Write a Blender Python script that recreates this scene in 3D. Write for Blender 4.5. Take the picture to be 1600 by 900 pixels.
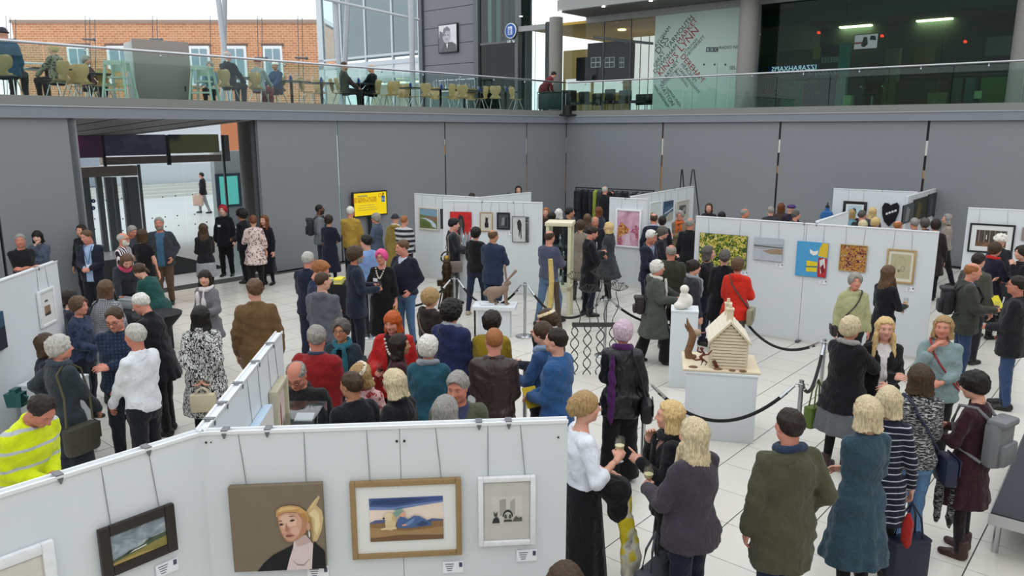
import bpy, bmesh, math, random
import numpy as np
from mathutils import Matrix, Vector
# ------------------------------------------------------------------ clear
for o in list(bpy.data.objects):
 bpy.data.objects.remove(o, do_unlink=True)
SC = bpy.context.scene
COL = SC.collection
rnd = random.Random(7)
# ------------------------------------------------------------------ camera
CAM_H = 3.6
FPX = 1190.0
PITCH = math.atan((450 - 202) / FPX)
cam = bpy.data.cameras.new('camera')
cam.sensor_width = 36.0
cam.lens = FPX / 1600 * 36.0
cam.clip_start = 0.05
cam.clip_end = 400
camo = bpy.data.objects.new('camera', cam)
camo.location = (0, 0, CAM_H)
camo.rotation_euler = (math.pi / 2 - PITCH, 0, 0)
COL.objects.link(camo)
SC.camera = camo
# ------------------------------------------------------------------ world: bright overcast sky
world = bpy.data.worlds.new('overcast_sky')
SC.world = world
world.use_nodes = True
wn = world.node_tree
bg = wn.nodes['Background']
bg.inputs['Color'].default_value = (0.93, 0.965, 1.0, 1)
bg.inputs['Strength'].default_value = 1.6
vs = SC.view_settings
vs.view_transform = 'Standard'
vs.look = 'None'
vs.gamma = 1.0
vs.exposure = 0.0
vs.use_curve_mapping = False
# ------------------------------------------------------------------ photograph ray helpers (real 3-D points on known planes)
CP, SP = math.cos(PITCH), math.sin(PITCH)
def ray(px, py):
 x = (px - 800) / FPX
 y = (450 - py) / FPX
 return Vector((x, CP + y * SP, -SP + y * CP))
def at_z(px, py, z=0.0):
 r = ray(px, py)
 t = (z - CAM_H) / r.z
 return Vector((r.x * t, r.y * t, z))
def at_depth(px, py, Y):
 r = ray(px, py)
 t = Y / r.y
 return Vector((r.x * t, Y, CAM_H + r.z * t))
# building grid: U runs along the left wall (away from camera), V along the right wall (towards camera right)
ANG = math.radians(40.9)
DU = Vector((math.sin(ANG), math.cos(ANG), 0))
DV = Vector((math.cos(ANG), -math.sin(ANG), 0))
CORNER = Vector((1.987, 28.456, 0))
GRID_ROT = -ANG            # z rotation that maps local +Y to DU and local +X to DV
def W(u, v, z=0.0):
 return CORNER + DU * u + DV * v + Vector((0, 0, z))
def on_u(px, py, u):       # ray with the vertical plane U = u -> (v, z)
 r = ray(px, py)
 n = DU
 t = (u + CORNER.dot(n)) / (r.x * n.x + r.y * n.y)
 p = Vector((r.x * t, r.y * t, 0))
 return (p - CORNER).dot(DV), CAM_H + r.z * t
def on_v(px, py, v):
 r = ray(px, py)
 n = DV
 t = (v + CORNER.dot(n)) / (r.x * n.x + r.y * n.y)
 p = Vector((r.x * t, r.y * t, 0))
 return (p - CORNER).dot(DU), CAM_H + r.z * t
# ------------------------------------------------------------------ materials
MATS = {}
def nodes_of(m):
 nt = m.node_tree
 return nt, nt.nodes, nt.links, nt.nodes['Principled BSDF']
def lin(c):
 if isinstance(c, str):
  c = c.lstrip('#')
  c = [int(c[i:i + 2], 16) / 255 for i in (0, 2, 4)]
 return tuple((x / 12.92 if x <= 0.04045 else ((x + 0.055) / 1.055) ** 2.4) for x in c[:3]) + (1.0,)
def mat(name, col, rough=0.6, metal=0.0, var=0.06, scale=8.0, bump=0.0, bscale=60.0, emit=None, spec=0.4, alpha=None):
 key = (name,)
 if key in MATS:
  return MATS[key]
 m = bpy.data.materials.new(name)
 m.use_nodes = True
 nt, N, L, b = nodes_of(m)
 c = lin(col)
 b.inputs['Roughness'].default_value = rough
 b.inputs['Metallic'].default_value = metal
 b.inputs['Specular IOR Level'].default_value = spec
 tc = N.new('ShaderNodeTexCoord')
 nz = N.new('ShaderNodeTexNoise')
 nz.inputs['Scale'].default_value = scale
 nz.inputs['Detail'].default_value = 3
 L.new(tc.outputs['Object'], nz.inputs['Vector'])
 mx = N.new('ShaderNodeMix')
 mx.data_type = 'RGBA'
 mx.inputs[6].default_value = tuple(max(0, x * (1 - var)) for x in c[:3]) + (1,)
 mx.inputs[7].default_value = tuple(min(1, x * (1 + var)) for x in c[:3]) + (1,)
 L.new(nz.outputs['Fac'], mx.inputs[0])
 L.new(mx.outputs[2], b.inputs['Base Color'])
 if bump:
  n2 = N.new('ShaderNodeTexNoise')
  n2.inputs['Scale'].default_value = bscale
  L.new(tc.outputs['Object'], n2.inputs['Vector'])
  bp = N.new('ShaderNodeBump')
  bp.inputs['Strength'].default_value = bump
  bp.inputs['Distance'].default_value = 0.01
  L.new(n2.outputs['Fac'], bp.inputs['Height'])
  L.new(bp.outputs['Normal'], b.inputs['Normal'])
 if emit:
  b.inputs['Emission Color'].default_value = c
  b.inputs['Emission Strength'].default_value = emit
 MATS[key] = m
 return m
def glass(name, tint=(0.8, 0.93, 0.9), refl=0.06, rough=0.0):
 """thin pane: mostly transparent with a mirror-like fresnel share"""
 key = (name,)
 if key in MATS:
  return MATS[key]
 m = bpy.data.materials.new(name)
 m.use_nodes = True
 nt = m.node_tree
 N, L = nt.nodes, nt.links
 N.remove(N['Principled BSDF'])
 out = N['Material Output']
 tr = N.new('ShaderNodeBsdfTransparent')
 tr.inputs['Color'].default_value = tint + (1,)
 gl = N.new('ShaderNodeBsdfGlossy')
 gl.inputs['Roughness'].default_value = rough
 gl.inputs['Color'].default_value = (1, 1, 1, 1)
 lw = N.new('ShaderNodeLayerWeight')
 lw.inputs['Blend'].default_value = .5
 pw = N.new('ShaderNodeMath')
 pw.operation = 'POWER'
 pw.inputs[1].default_value = 5.0
 L.new(lw.outputs['Facing'], pw.inputs[0])
 mul = N.new('ShaderNodeMath')
 mul.operation = 'MULTIPLY_ADD'
 mul.inputs[1].default_value = .5
 mul.inputs[2].default_value = refl
 mul.use_clamp = True
 L.new(pw.outputs[0], mul.inputs[0])
 mx = N.new('ShaderNodeMixShader')
 L.new(mul.outputs[0], mx.inputs['Fac'])
 L.new(tr.outputs[0], mx.inputs[1])
 L.new(gl.outputs[0], mx.inputs[2])
 L.new(mx.outputs[0], out.inputs['Surface'])
 MATS[key] = m
 return m
def ramp_node(N, stops, mode='LINEAR'):
 r = N.new('ShaderNodeValToRGB')
 cr = r.color_ramp
 cr.interpolation = mode
 while len(cr.elements) < len(stops):
  cr.elements.new(0.5)
 for e, (p, c) in zip(cr.elements, stops):
  e.position = p
  e.color = lin(c)
 return r
# ------------------------------------------------------------------ mesh helpers
def mesh_np(name, V, F):
 """V (n,3), F (m,4) quads -> mesh, smooth shaded"""
 me = bpy.data.meshes.new(name)
 V = np.ascontiguousarray(V, np.float32)
 F = np.ascontiguousarray(F, np.int32)
 me.vertices.add(len(V))
 me.vertices.foreach_set('co', V.ravel())
 me.loops.add(F.size)
 me.loops.foreach_set('vertex_index', F.ravel())
 me.polygons.add(len(F))
 me.polygons.foreach_set('loop_start', np.arange(0, F.size, F.shape[1], dtype=np.int32))
 me.polygons.foreach_set('use_smooth', np.ones(len(F), bool))
 me.update(calc_edges=True)
 return me
class MB:
 """collects simple solids into one mesh"""
 def __init__(s):
  s.bm = bmesh.new()
 def box(s, c, size, rot=None, bev=0.0):
  r = bmesh.ops.create_cube(s.bm, size=1.0)
  vs = r['verts']
  M = Matrix.Translation(Vector(c)) @ (rot.to_4x4() if rot is not None else Matrix.Identity(4)) @ Matrix.Diagonal((size[0], size[1], size[2], 1))
  bmesh.ops.transform(s.bm, matrix=M, verts=vs)
  if bev:
   es = list({e for v in vs for e in v.link_edges})
   bmesh.ops.bevel(s.bm, geom=es, offset=bev, segments=2, affect='EDGES', profile=0.5)
  return s
 def box2(s, a, b, bev=0.0):
  a, b = Vector(a), Vector(b)
  return s.box((a + b) / 2, [abs(b[i] - a[i]) for i in range(3)], bev=bev)
 def rod(s, a, b, r, r2=None, n=10):
  a, b = Vector(a), Vector(b)
  d = b - a
  if d.length < 1e-6:
   return s
  q = d.to_track_quat('Z', 'Y')
  M = Matrix.Translation((a + b) / 2) @ q.to_matrix().to_4x4()
  bmesh.ops.create_cone(s.bm, cap_ends=True, segments=n, radius1=r, radius2=r if r2 is None else r2, depth=d.length, matrix=M)
  return s
 def tube(s, pts, r, n=8, closed=False):
  pts = [Vector(p) for p in pts]
  rings = []
  m = len(pts)
  for i, p in enumerate(pts):
   if closed:
    t = pts[(i + 1) % m] - pts[i - 1]
   else:
    t = pts[min(i + 1, m - 1)] - pts[max(i - 1, 0)]
   t.normalize()
   up = Vector((0, 0, 1)) if abs(t.z) < 0.95 else Vector((1, 0, 0))
   x = t.cross(up).normalized()
   y = x.cross(t)
   rr = r[i] if isinstance(r, (list, tuple)) else r
   rings.append([s.bm.verts.new(p + (x * math.cos(k * 2 * math.pi / n) + y * math.sin(k * 2 * math.pi / n)) * rr) for k in range(n)])
  for i in range(m if closed else m - 1):
   A, B = rings[i], rings[(i + 1) % m]
   for k in range(n):
    s.bm.faces.new((A[k], A[(k + 1) % n], B[(k + 1) % n], B[k]))
  if not closed:
   s.bm.faces.new(rings[0][::-1])
   s.bm.faces.new(rings[-1])
  return s
 def lathe(s, prof, c=(0, 0, 0), n=20, caps=True):
  c = Vector(c)
  rings = []
  for r, z in prof:
   rings.append([s.bm.verts.new(c + Vector((r * math.cos(k * 2 * math.pi / n), r * math.sin(k * 2 * math.pi / n), z))) for k in range(n)])
  for A, B in zip(rings[:-1], rings[1:]):
   for k in range(n):
    s.bm.faces.new((A[k], A[(k + 1) % n], B[(k + 1) % n], B[k]))
  if caps:
   s.bm.faces.new(rings[0][::-1])
   s.bm.faces.new(rings[-1])
  return s
 def ball(s, c, r, n=12, rot=None):
  rr = r if isinstance(r, (tuple, list)) else (r, r, r)
  M = Matrix.Translation(Vector(c)) @ (rot.to_4x4() if rot is not None else Matrix.Identity(4)) @ Matrix.Diagonal((rr[0], rr[1], rr[2], 1))
  bmesh.ops.create_uvsphere(s.bm, u_segments=n, v_segments=max(6, n * 2 // 3), radius=1.0, matrix=M)
  return s
 def prism(s, poly, d0, d1, axis='Y'):
  """2-D outline extruded: axis 'Y' takes (x,z), 'X' takes (y,z), 'Z' takes (x,y)"""
  def p3(p, d):
   return {'Y': (p[0], d, p[1]), 'X': (d, p[0], p[1]), 'Z': (p[0], p[1], d)}[axis]
  A = [s.bm.verts.new(p3(p, d0)) for p in poly]
  B = [s.bm.verts.new(p3(p, d1)) for p in poly]
  n = len(poly)
  s.bm.faces.new(A)
  s.bm.faces.new(B[::-1])
  for i in range(n):
   s.bm.faces.new((A[i], B[i], B[(i + 1) % n], A[(i + 1) % n]))
  return s
 def quad(s, *p):
  s.bm.faces.new([s.bm.verts.new(q) for q in p])
  return s
 def mesh(s, name, smooth=True):
  bmesh.ops.recalc_face_normals(s.bm, faces=s.bm.faces[:])
  me = bpy.data.meshes.new(name)
  s.bm.to_mesh(me)
  s.bm.free()
  if smooth:
   me.polygons.foreach_set('use_smooth', np.ones(len(me.polygons), bool))
   try:
    me.set_sharp_from_angle(angle=math.radians(35))
   except Exception:
    pass
  return me
def tag(o, label=None, cat=None, group=None, kind=None):
 if label:
  o['label'] = label
 if cat:
  o['category'] = cat
 if group:
  o['group'] = group
 if kind:
  o['kind'] = kind
 return o
def obj(name, me, m=None, parent=None, loc=None, rz=None):
 if isinstance(me, MB):
  me = me.mesh(name)
 o = bpy.data.objects.new(name, me)
 COL.objects.link(o)
 if m is not None:
  if me.materials:
   o.material_slots[0].link = 'OBJECT'
   o.material_slots[0].material = m
  else:
   me.materials.append(m)
 if parent is not None:
  o.parent = parent
 if loc is not None:
  o.location = loc
 if rz is not None:
  o.rotation_euler = (0, 0, rz)
 return o
def empty(name, loc=(0, 0, 0), rz=0.0):
 o = bpy.data.objects.new(name, None)
 o.empty_display_size = 0.1
 COL.objects.link(o)
 o.location = loc
 o.rotation_euler = (0, 0, rz)
 return o
def inst(name, me, m, parent=None, M=None):
 """object sharing mesh data, material on the object slot"""
 o = bpy.data.objects.new(name, me)
 COL.objects.link(o)
 if not me.materials:
  me.materials.append(m)
 o.material_slots[0].link = 'OBJECT'
 o.material_slots[0].material = m
 if parent is not None:
  o.parent = parent
 if M is not None:
  o.matrix_local = M
 return o
def struct(name, me, m=None, parent=None, loc=None, rz=None):
 o = obj(name, me, m, parent, loc, rz)
 if parent is None:
  o['kind'] = 'structure'
 return o
# ================================================================== people: signed-distance bodies meshed with surface nets
f32 = np.float32
EDGES = [(0, 1), (2, 3), (4, 5), (6, 7), (0, 2), (1, 3), (4, 6), (5, 7), (0, 4), (1, 5), (2, 6), (3, 7)]
OFFS = np.array([[(c >> 0) & 1, (c >> 1) & 1, (c >> 2) & 1] for c in range(8)], f32)
def surfnet(fn, lo, hi, h):
 lo = np.array(lo, f32); hi = np.array(hi, f32)
 n = np.maximum(np.ceil((hi - lo) / h).astype(int) + 1, 4)
 ax = [lo[i] + h * np.arange(n[i], dtype=f32) for i in range(3)]
 G = np.stack(np.meshgrid(*ax, indexing='ij'), -1).reshape(-1, 3)
 d = fn(G).astype(f32).reshape(n)
 d[0] = d[-1] = h; d[:, 0] = d[:, -1] = h; d[:, :, 0] = d[:, :, -1] = h
 s = d < 0
 cnt = np.zeros(n - 1, np.int8)
 for o in OFFS.astype(int):
  cnt += s[o[0]:n[0] - 1 + o[0], o[1]:n[1] - 1 + o[1], o[2]:n[2] - 1 + o[2]]
 act = (cnt > 0) & (cnt < 8)
 ii = np.argwhere(act)
 idx = np.full(n - 1, -1, np.int32)
 idx[act] = np.arange(len(ii), dtype=np.int32)
 D = np.stack([d[ii[:, 0] + o[0], ii[:, 1] + o[1], ii[:, 2] + o[2]] for o in OFFS.astype(int)], 1)
 pos = np.zeros((len(ii), 3), f32); c = np.zeros(len(ii), f32)
 for a, b in EDGES:
  da, db = D[:, a], D[:, b]
  m = (da < 0) != (db < 0)
  t = np.where(m, da / np.where(m, da - db, 1), 0)
  pos += np.where(m[:, None], OFFS[a] + t[:, None] * (OFFS[b] - OFFS[a]), 0)
  c += m
 V = lo + h * (ii + pos / c[:, None])
 Fs = []
 def add(m, q, flip):
  k = np.argwhere(m)
  if not len(k):
   return
  Q = np.stack([idx[k[:, 0] + a, k[:, 1] + b, k[:, 2] + e] for a, b, e in q], 1)
  fl = flip[m]
  Q[~fl] = Q[~fl][:, ::-1]
  Fs.append(Q)
 A = s[:-1, 1:-1, 1:-1]; B = s[1:, 1:-1, 1:-1]
 add(A != B, [(0, 0, 0), (0, 1, 0), (0, 1, 1), (0, 0, 1)], A)
 A = s[1:-1, :-1, 1:-1]; B = s[1:-1, 1:, 1:-1]
 add(A != B, [(0, 0, 0), (0, 0, 1), (1, 0, 1), (1, 0, 0)], A)
 A = s[1:-1, 1:-1, :-1]; B = s[1:-1, 1:-1, 1:]
 add(A != B, [(0, 0, 0), (1, 0, 0), (1, 1, 0), (0, 1, 0)], A)
 F = np.concatenate(Fs) if Fs else np.zeros((0, 4), np.int32)
 return V.astype(f32), F
def cap(P, a, b, ra, rb):
 a = np.asarray(a, f32); b = np.asarray(b, f32)
 ba = b - a
 pa = P - a
 t = np.clip(pa @ ba / max(float(ba @ ba), 1e-9), 0, 1)
 return np.linalg.norm(pa - t[:, None] * ba, axis=1) - (ra + (rb - ra) * t)
def ell(P, c, r):
 p = P - np.asarray(c, f32); r = np.asarray(r, f32)
 k0 = np.linalg.norm(p / r, axis=1); k1 = np.linalg.norm(p / (r * r), axis=1)
 return k0 * (k0 - 1) / np.maximum(k1, 1e-6)
def smin(a, b, k):
 h = np.clip(0.5 + 0.5 * (b - a) / k, 0, 1)
 return b + (a - b) * h - k * h * (1 - h)
def smax(a, b, k):
 return -smin(-a, -b, k)
def torus(P, c, R, r, sy=1.0, tilt=0.0):
 p = P - np.asarray(c, f32)
 z = p[:, 2] + tilt * p[:, 1]
 q = np.hypot(p[:, 0], p[:, 1] / sy) - R
 return np.hypot(q, z) - r
# ---- head template (local: faces +Y, chin -0.115, top +0.12)
def head_sdf(P, sex):
 m = sex == 'm'
 d = ell(P, (0, -.012, .03), (.077, .098, .092))
 d = smin(d, ell(P, (0, .025, -.02), (.066, .072, .085)), .03)
 jw = .040 if m else .034
 d = smin(d, cap(P, (0, .02, -.06), (0, .062, -.086), .05, .026 if m else .022), .03)
 d = smin(d, cap(P, (-jw, .012, -.06), (jw, .012, -.06), .03, .03), .03)
 ax = P.copy(); ax[:, 0] = np.abs(ax[:, 0])
 d = smin(d, cap(ax, (.006, .083, .034), (.045, .068, .034), .011, .010), .015)          # brow
 d = smin(d, ell(ax, (.040, .060, -.022), (.024, .024, .022)), .02)                          # cheek
 d = smax(d, -ell(ax, (.031, .101, .010), (.019, .02, .013)), .012)                          # socket
 d = smin(d, ell(ax, (.031, .074, .010), (.015, .0135, .0125)), .004)                        # eye
 d = smin(d, cap(P, (0, .086, .022), (0, .112, -.020), .008, .0125 if m else .0105), .012)   # nose
 d = smin(d, ell(ax, (.011, .099, -.024), (.010, .010, .008)), .006)
 d = smin(d, cap(ax, (0, .0905, -.046), (.018, .083, -.049), .0065, .004), .006)
 d = smin(d, cap(ax, (0, .0895, -.057), (.015, .083, -.054), .0075, .004), .006)
 d = smin(d, ell(ax, (.077, -.008, .0), (.009, .020, .031)), .008)                           # ear
 d = smin(d, cap(P, (0, -.018, -.06), (0, -.03, -.15), .058 if m else .05, .058 if m else .048), .03)
 return d
def head_feat(V):
 x = np.abs(V[:, 0]); y = V[:, 1]; z = V[:, 2]
 fr = np.clip((y - .045) / .02, 0, 1)
 def soft(v, w=.35):
  return np.clip((1 - v) / w, 0, 1)
 lip = soft(np.hypot(x / .026, (z + .0515) / .012)) * fr
 line = soft(np.hypot(x / .024, (z + .0515) / .0035), .6) * fr
 brow = soft(np.hypot((x - .031) / .023, (z - .036 + .12 * np.abs(x - .03)) / .0065), .5) * fr
 eye = soft(np.hypot((x - .031) / .0125, (z - .010) / .0058), .5) * fr
 iris = soft(np.hypot((x - .031) / .0075, (z - .010) / .0075), .5) * fr
 lash = soft(np.hypot((x - .031) / .0165, (z - .018) / .0035), .6) * fr
 dark = np.clip(np.maximum.reduce([brow * .75, iris, lash * .8, line * .55]), 0, 1)
 red = np.clip(1 - np.hypot(np.hypot((x - .045) / .03, (z + .02) / .03), 0), 0, 1) * fr
 return np.stack([lip, dark, eye, red], 1).astype(f32)
HEADS = {}
def head_mesh(sex, lod):
 k = (sex, lod)
 if k not in HEADS:
  h = (.0062, .0082, .0118)[lod]
  V, F = surfnet(lambda P: head_sdf(P, sex), (-.1, -.13, -.15), (.1, .14, .14), h)
  HEADS[k] = (V, F, head_feat(V))
 return HEADS[k]
# ---- hands (right hand: wrist at origin, fingers +Y, back of hand +Z, thumb -X)
def hand_sdf(P, pose):
 d = smin(cap(P, (0, -.03, 0), (0, .02, 0), .026, .028), ell(P, (0, .05, -.002), (.042, .048, .017)), .02)
 curl = dict(relaxed=(18, 25, 18), grip=(55, 70, 40), flat=(6, 8, 6), point=(65, 80, 45))[pose]
 for i, (x, l) in enumerate([(-.031, .074), (-.0105, .083), (.0105, .077), (.030, .062)]):
  c = (5, 6, 5) if (pose == 'point' and i == 0) else curl
  p = np.array([x, .088 - abs(i - 1.2) * .004, .0])
  a = 0
  for s, (f, g) in enumerate(zip((.45, .31, .24), c)):
   a += math.radians(g)
   q = p + l * f * np.array([x * 1.2, math.cos(a), -math.sin(a)])
   d = smin(d, cap(P, p, q, .0098 - s * .0012, .009 - s * .0012), .004)
   p = q
 tp = dict(relaxed=[(-.028, .015, -.006), (-.055, .045, -.016), (-.060, .078, -.026)],
     grip=[(-.028, .015, -.008), (-.048, .045, -.030), (-.030, .070, -.052)],
     flat=[(-.03, .015, -.004), (-.062, .045, -.008), (-.070, .078, -.010)],
     point=[(-.028, .015, -.008), (-.045, .048, -.030), (-.022, .070, -.045)])[pose]
 d = smin(d, cap(P, tp[0], tp[1], .016, .012), .01)
 d = smin(d, cap(P, tp[1], tp[2], .0115, .0095), .004)
 return d
HANDS = {}
def hand_mesh(pose, lod):
 k = (pose, lod)
 if k not in HANDS:
  h = (.0056, .0072, .0098)[lod]
  HANDS[k] = surfnet(lambda P: hand_sdf(P, pose), (-.095, -.07, -.12), (.065, .2, .045), h)
 return HANDS[k]
# ---- hair templates in head space
def rough(P, amp, f, seed=0):
 r = np.random.RandomState(seed + 11)
 o = 0
 for i in range(3):
  Q, _ = np.linalg.qr(r.normal(size=(3, 3)))
  q = P @ (Q * f * (1 + .8 * i)).astype(f32)
  w = r.rand(3) * 6
  o = o + (np.sin(q[:, 0] + 1.3 * np.sin(q[:, 1] * .7) + w[0]) * np.sin(q[:, 1] + 1.1 * np.sin(q[:, 2] * .8) + w[1]) + .6 * np.sin(q[:, 2] + q[:, 0] * .5 + w[2])) / (1 + .6 * i)
 return amp * o * .55
def strands(P, amp, n):
 th = np.arctan2(P[:, 0], -P[:, 1])
 return amp * .7 * (np.sin(th * n * 1.3 + 3 * np.sin(P[:, 2] * 12)) + .6 * np.sin(th * n * 2.6 + P[:, 2] * 22))
def hair_sdf(P, st):
 x, y, z = P[:, 0], P[:, 1], P[:, 2]
 ax = np.abs(x)
 crown = ell(P, (0, -.014, .032), (.077, .098, .092))
 face = ell(P, (0, .115, -.045), (.071, .10, .118))
 lowcut = lambda zb, zf: (zb + (zf - zb) * np.clip((y + .1) / .16, 0, 1)) - z
 if st in ('short', 'short_side', 'crop', 'receding', 'fringe_ring'):
  t = dict(short=.013, short_side=.018, crop=.006, receding=.011, fringe_ring=.009)[st]
  zl = -.105 + .11 * np.clip((y + .1) / .15, 0, 1)
  tp = np.clip((z - zl) / .075, .12, 1)
  d = crown - t * tp - (rough(P, .0055 if st != 'crop' else .0015, 85, 3) + strands(P, .0018, 26)) * tp
  if st == 'short_side':
   d = d - .016 * np.clip(1 - np.hypot((x - .015) / .075, (z - .105) / .06), 0, 1)
  fc = ell(P, (0, .125, -.016), (.074, .105, .116)) if st not in ('receding', 'fringe_ring') else ell(P, (0, .115, -.005), (.078, .088, .135))
  d = smax(d, -fc, .014)
  d = smax(d, zl - z + .3 * rough(P, .01, 60, 9), .012)
  if st == 'fringe_ring':
   d = smax(d, -ell(P, (0, .02, .125), (.066, .125, .088)), .012)
  return d
 if st in ('short_f', 'spiky', 'curly', 'bighair'):
  t = dict(short_f=.028, spiky=.026, curly=.045, bighair=.036)[st]
  d = ell(P, (0, -.016, .034), (.078 + t, .098 + t, .090 + t))
  d = smin(d, ell(P, (0, -.05, -.03), (.07 + t * .6, .055 + t * .5, .05)), .03)
  if st == 'curly':
   d = d - rough(P, .012, 90, 5)
  else:
   d = d - rough(P, .010 if st == 'spiky' else .006, 75, 4) - strands(P, .0025, 24)
  d = smax(d, -ell(P, (0, .14, -.028), (.071, .115, .128)), .012)
  return smax(d, lowcut(-.095, -.01), .015)
 if st in ('bob', 'bob_fringe', 'long', 'longer', 'shaggy'):
  L = dict(bob=-.125, bob_fringe=-.13, long=-.27, longer=-.36, shaggy=-.15)[st]
  d = ell(P, (0, -.016, .036), (.096, .116, .108))
  w = .098 if L > -.2 else .092
  col = np.hypot(x / (w + np.clip(-z, 0, .4) * .16), (y + .03 + np.clip(-z - .1, 0, 1) * .22) / (.082 - np.clip(-z - .15, 0, .2) * .12)) - 1
  col = col * .08
  col = smax(col, z - .05, .02)
  d = smin(d, col, .03)
  if L < -.2:
   a3 = P.copy(); a3[:, 0] = np.abs(a3[:, 0])
   d = smin(d, cap(a3, (.086, .02, -.06), (.105, .055, L + .06), .028, .022), .02)
  d = d - strands(P, .004, 22) - rough(P, .004, 50, 8)
  fz = .035 if st == 'bob_fringe' else .094
  fc = ell(P, (0, .12, -.085), (.062, .105, .08 + .085 + (fz - .07)))
  fc = np.minimum(fc, np.maximum(np.maximum(ax - .066, .045 - y), z - fz + .02))
  d = smax(d, -fc, .012)
  # neck and front of the chest stay clear
  d = smax(d, -np.maximum(np.maximum(ax - .058, -.02 - y), z + .02), .012)
  lp = L + rough(P, .012, 60, 11)
  return smax(d, lp - z, .01)
 if st in ('updo', 'bun', 'pony'):
  d = crown - .016 - strands(P, .0025, 24) - rough(P, .004, 60, 2)
  d = smax(d, -face, .012)
  d = smax(d, lowcut(-.08, .0), .012)
  if st == 'updo':
   d = smin(d, ell(P, (0, -.105, .01), (.055, .045, .07)) - rough(P, .008, 90, 6), .02)
  elif st == 'bun':
   d = smin(d, ell(P, (0, -.10, .085), (.042, .042, .04)) - rough(P, .006, 90, 6), .012)
  else:
   d = smin(d, cap(P, (0, -.105, .03), (0, -.15, -.12), .03, .018) - rough(P, .005, 70, 6), .015)
  return d
 if st == 'beanie':
  d = ell(P, (0, -.012, .04), (.092, .112, .102))
  d = np.minimum(d - rough(P, .003, 60, 2), torus(P, (0, -.012, .038), .094, .016, 1.18))
  return smax(d, .022 - z, .01)
 if st == 'furhat':
  d = ell(P, (0, -.012, .06), (.125, .135, .105)) - rough(P, .016, 70, 2)
  return smax(d, .01 - z, .02)
 if st == 'fedora':
  d = smax(cap(P * np.array([1, .85, 1], f32), (0, -.01, .05), (0, -.01, .13), .085, .072), z - .155, .02)
  d = smax(d, .035 - z, .005)
  brim = np.maximum(np.hypot(x / .135, (y + .008) / .155) * .14 - .14, np.abs(z - .048 - .2 * ax * ax / .13) - .007)
  return smin(d, brim, .01)
 if st == 'beret':
  return smax(ell(P, (.012, -.02, .072), (.112, .125, .062)) - rough(P, .004, 50, 3), .03 - z, .01)
 raise KeyError(st)
HAIRS = {}
def hair_mesh(st, lod):
 k = (st, lod)
 if k not in HAIRS:
  lo, hi = (-.17, -.23, -.16), (.17, .17, .21)
  if st in ('long', 'longer'):
   lo = (-.18, -.24, -.41)
  elif st == 'shaggy':
   lo = (-.17, -.23, -.2)
  V, F = surfnet(lambda P: hair_sdf(P, st), lo, hi, (.0075, .0095, .0125)[lod])
  HAIRS[k] = mesh_np('hair_' + st, V, F)
 return HAIRS[k]
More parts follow.
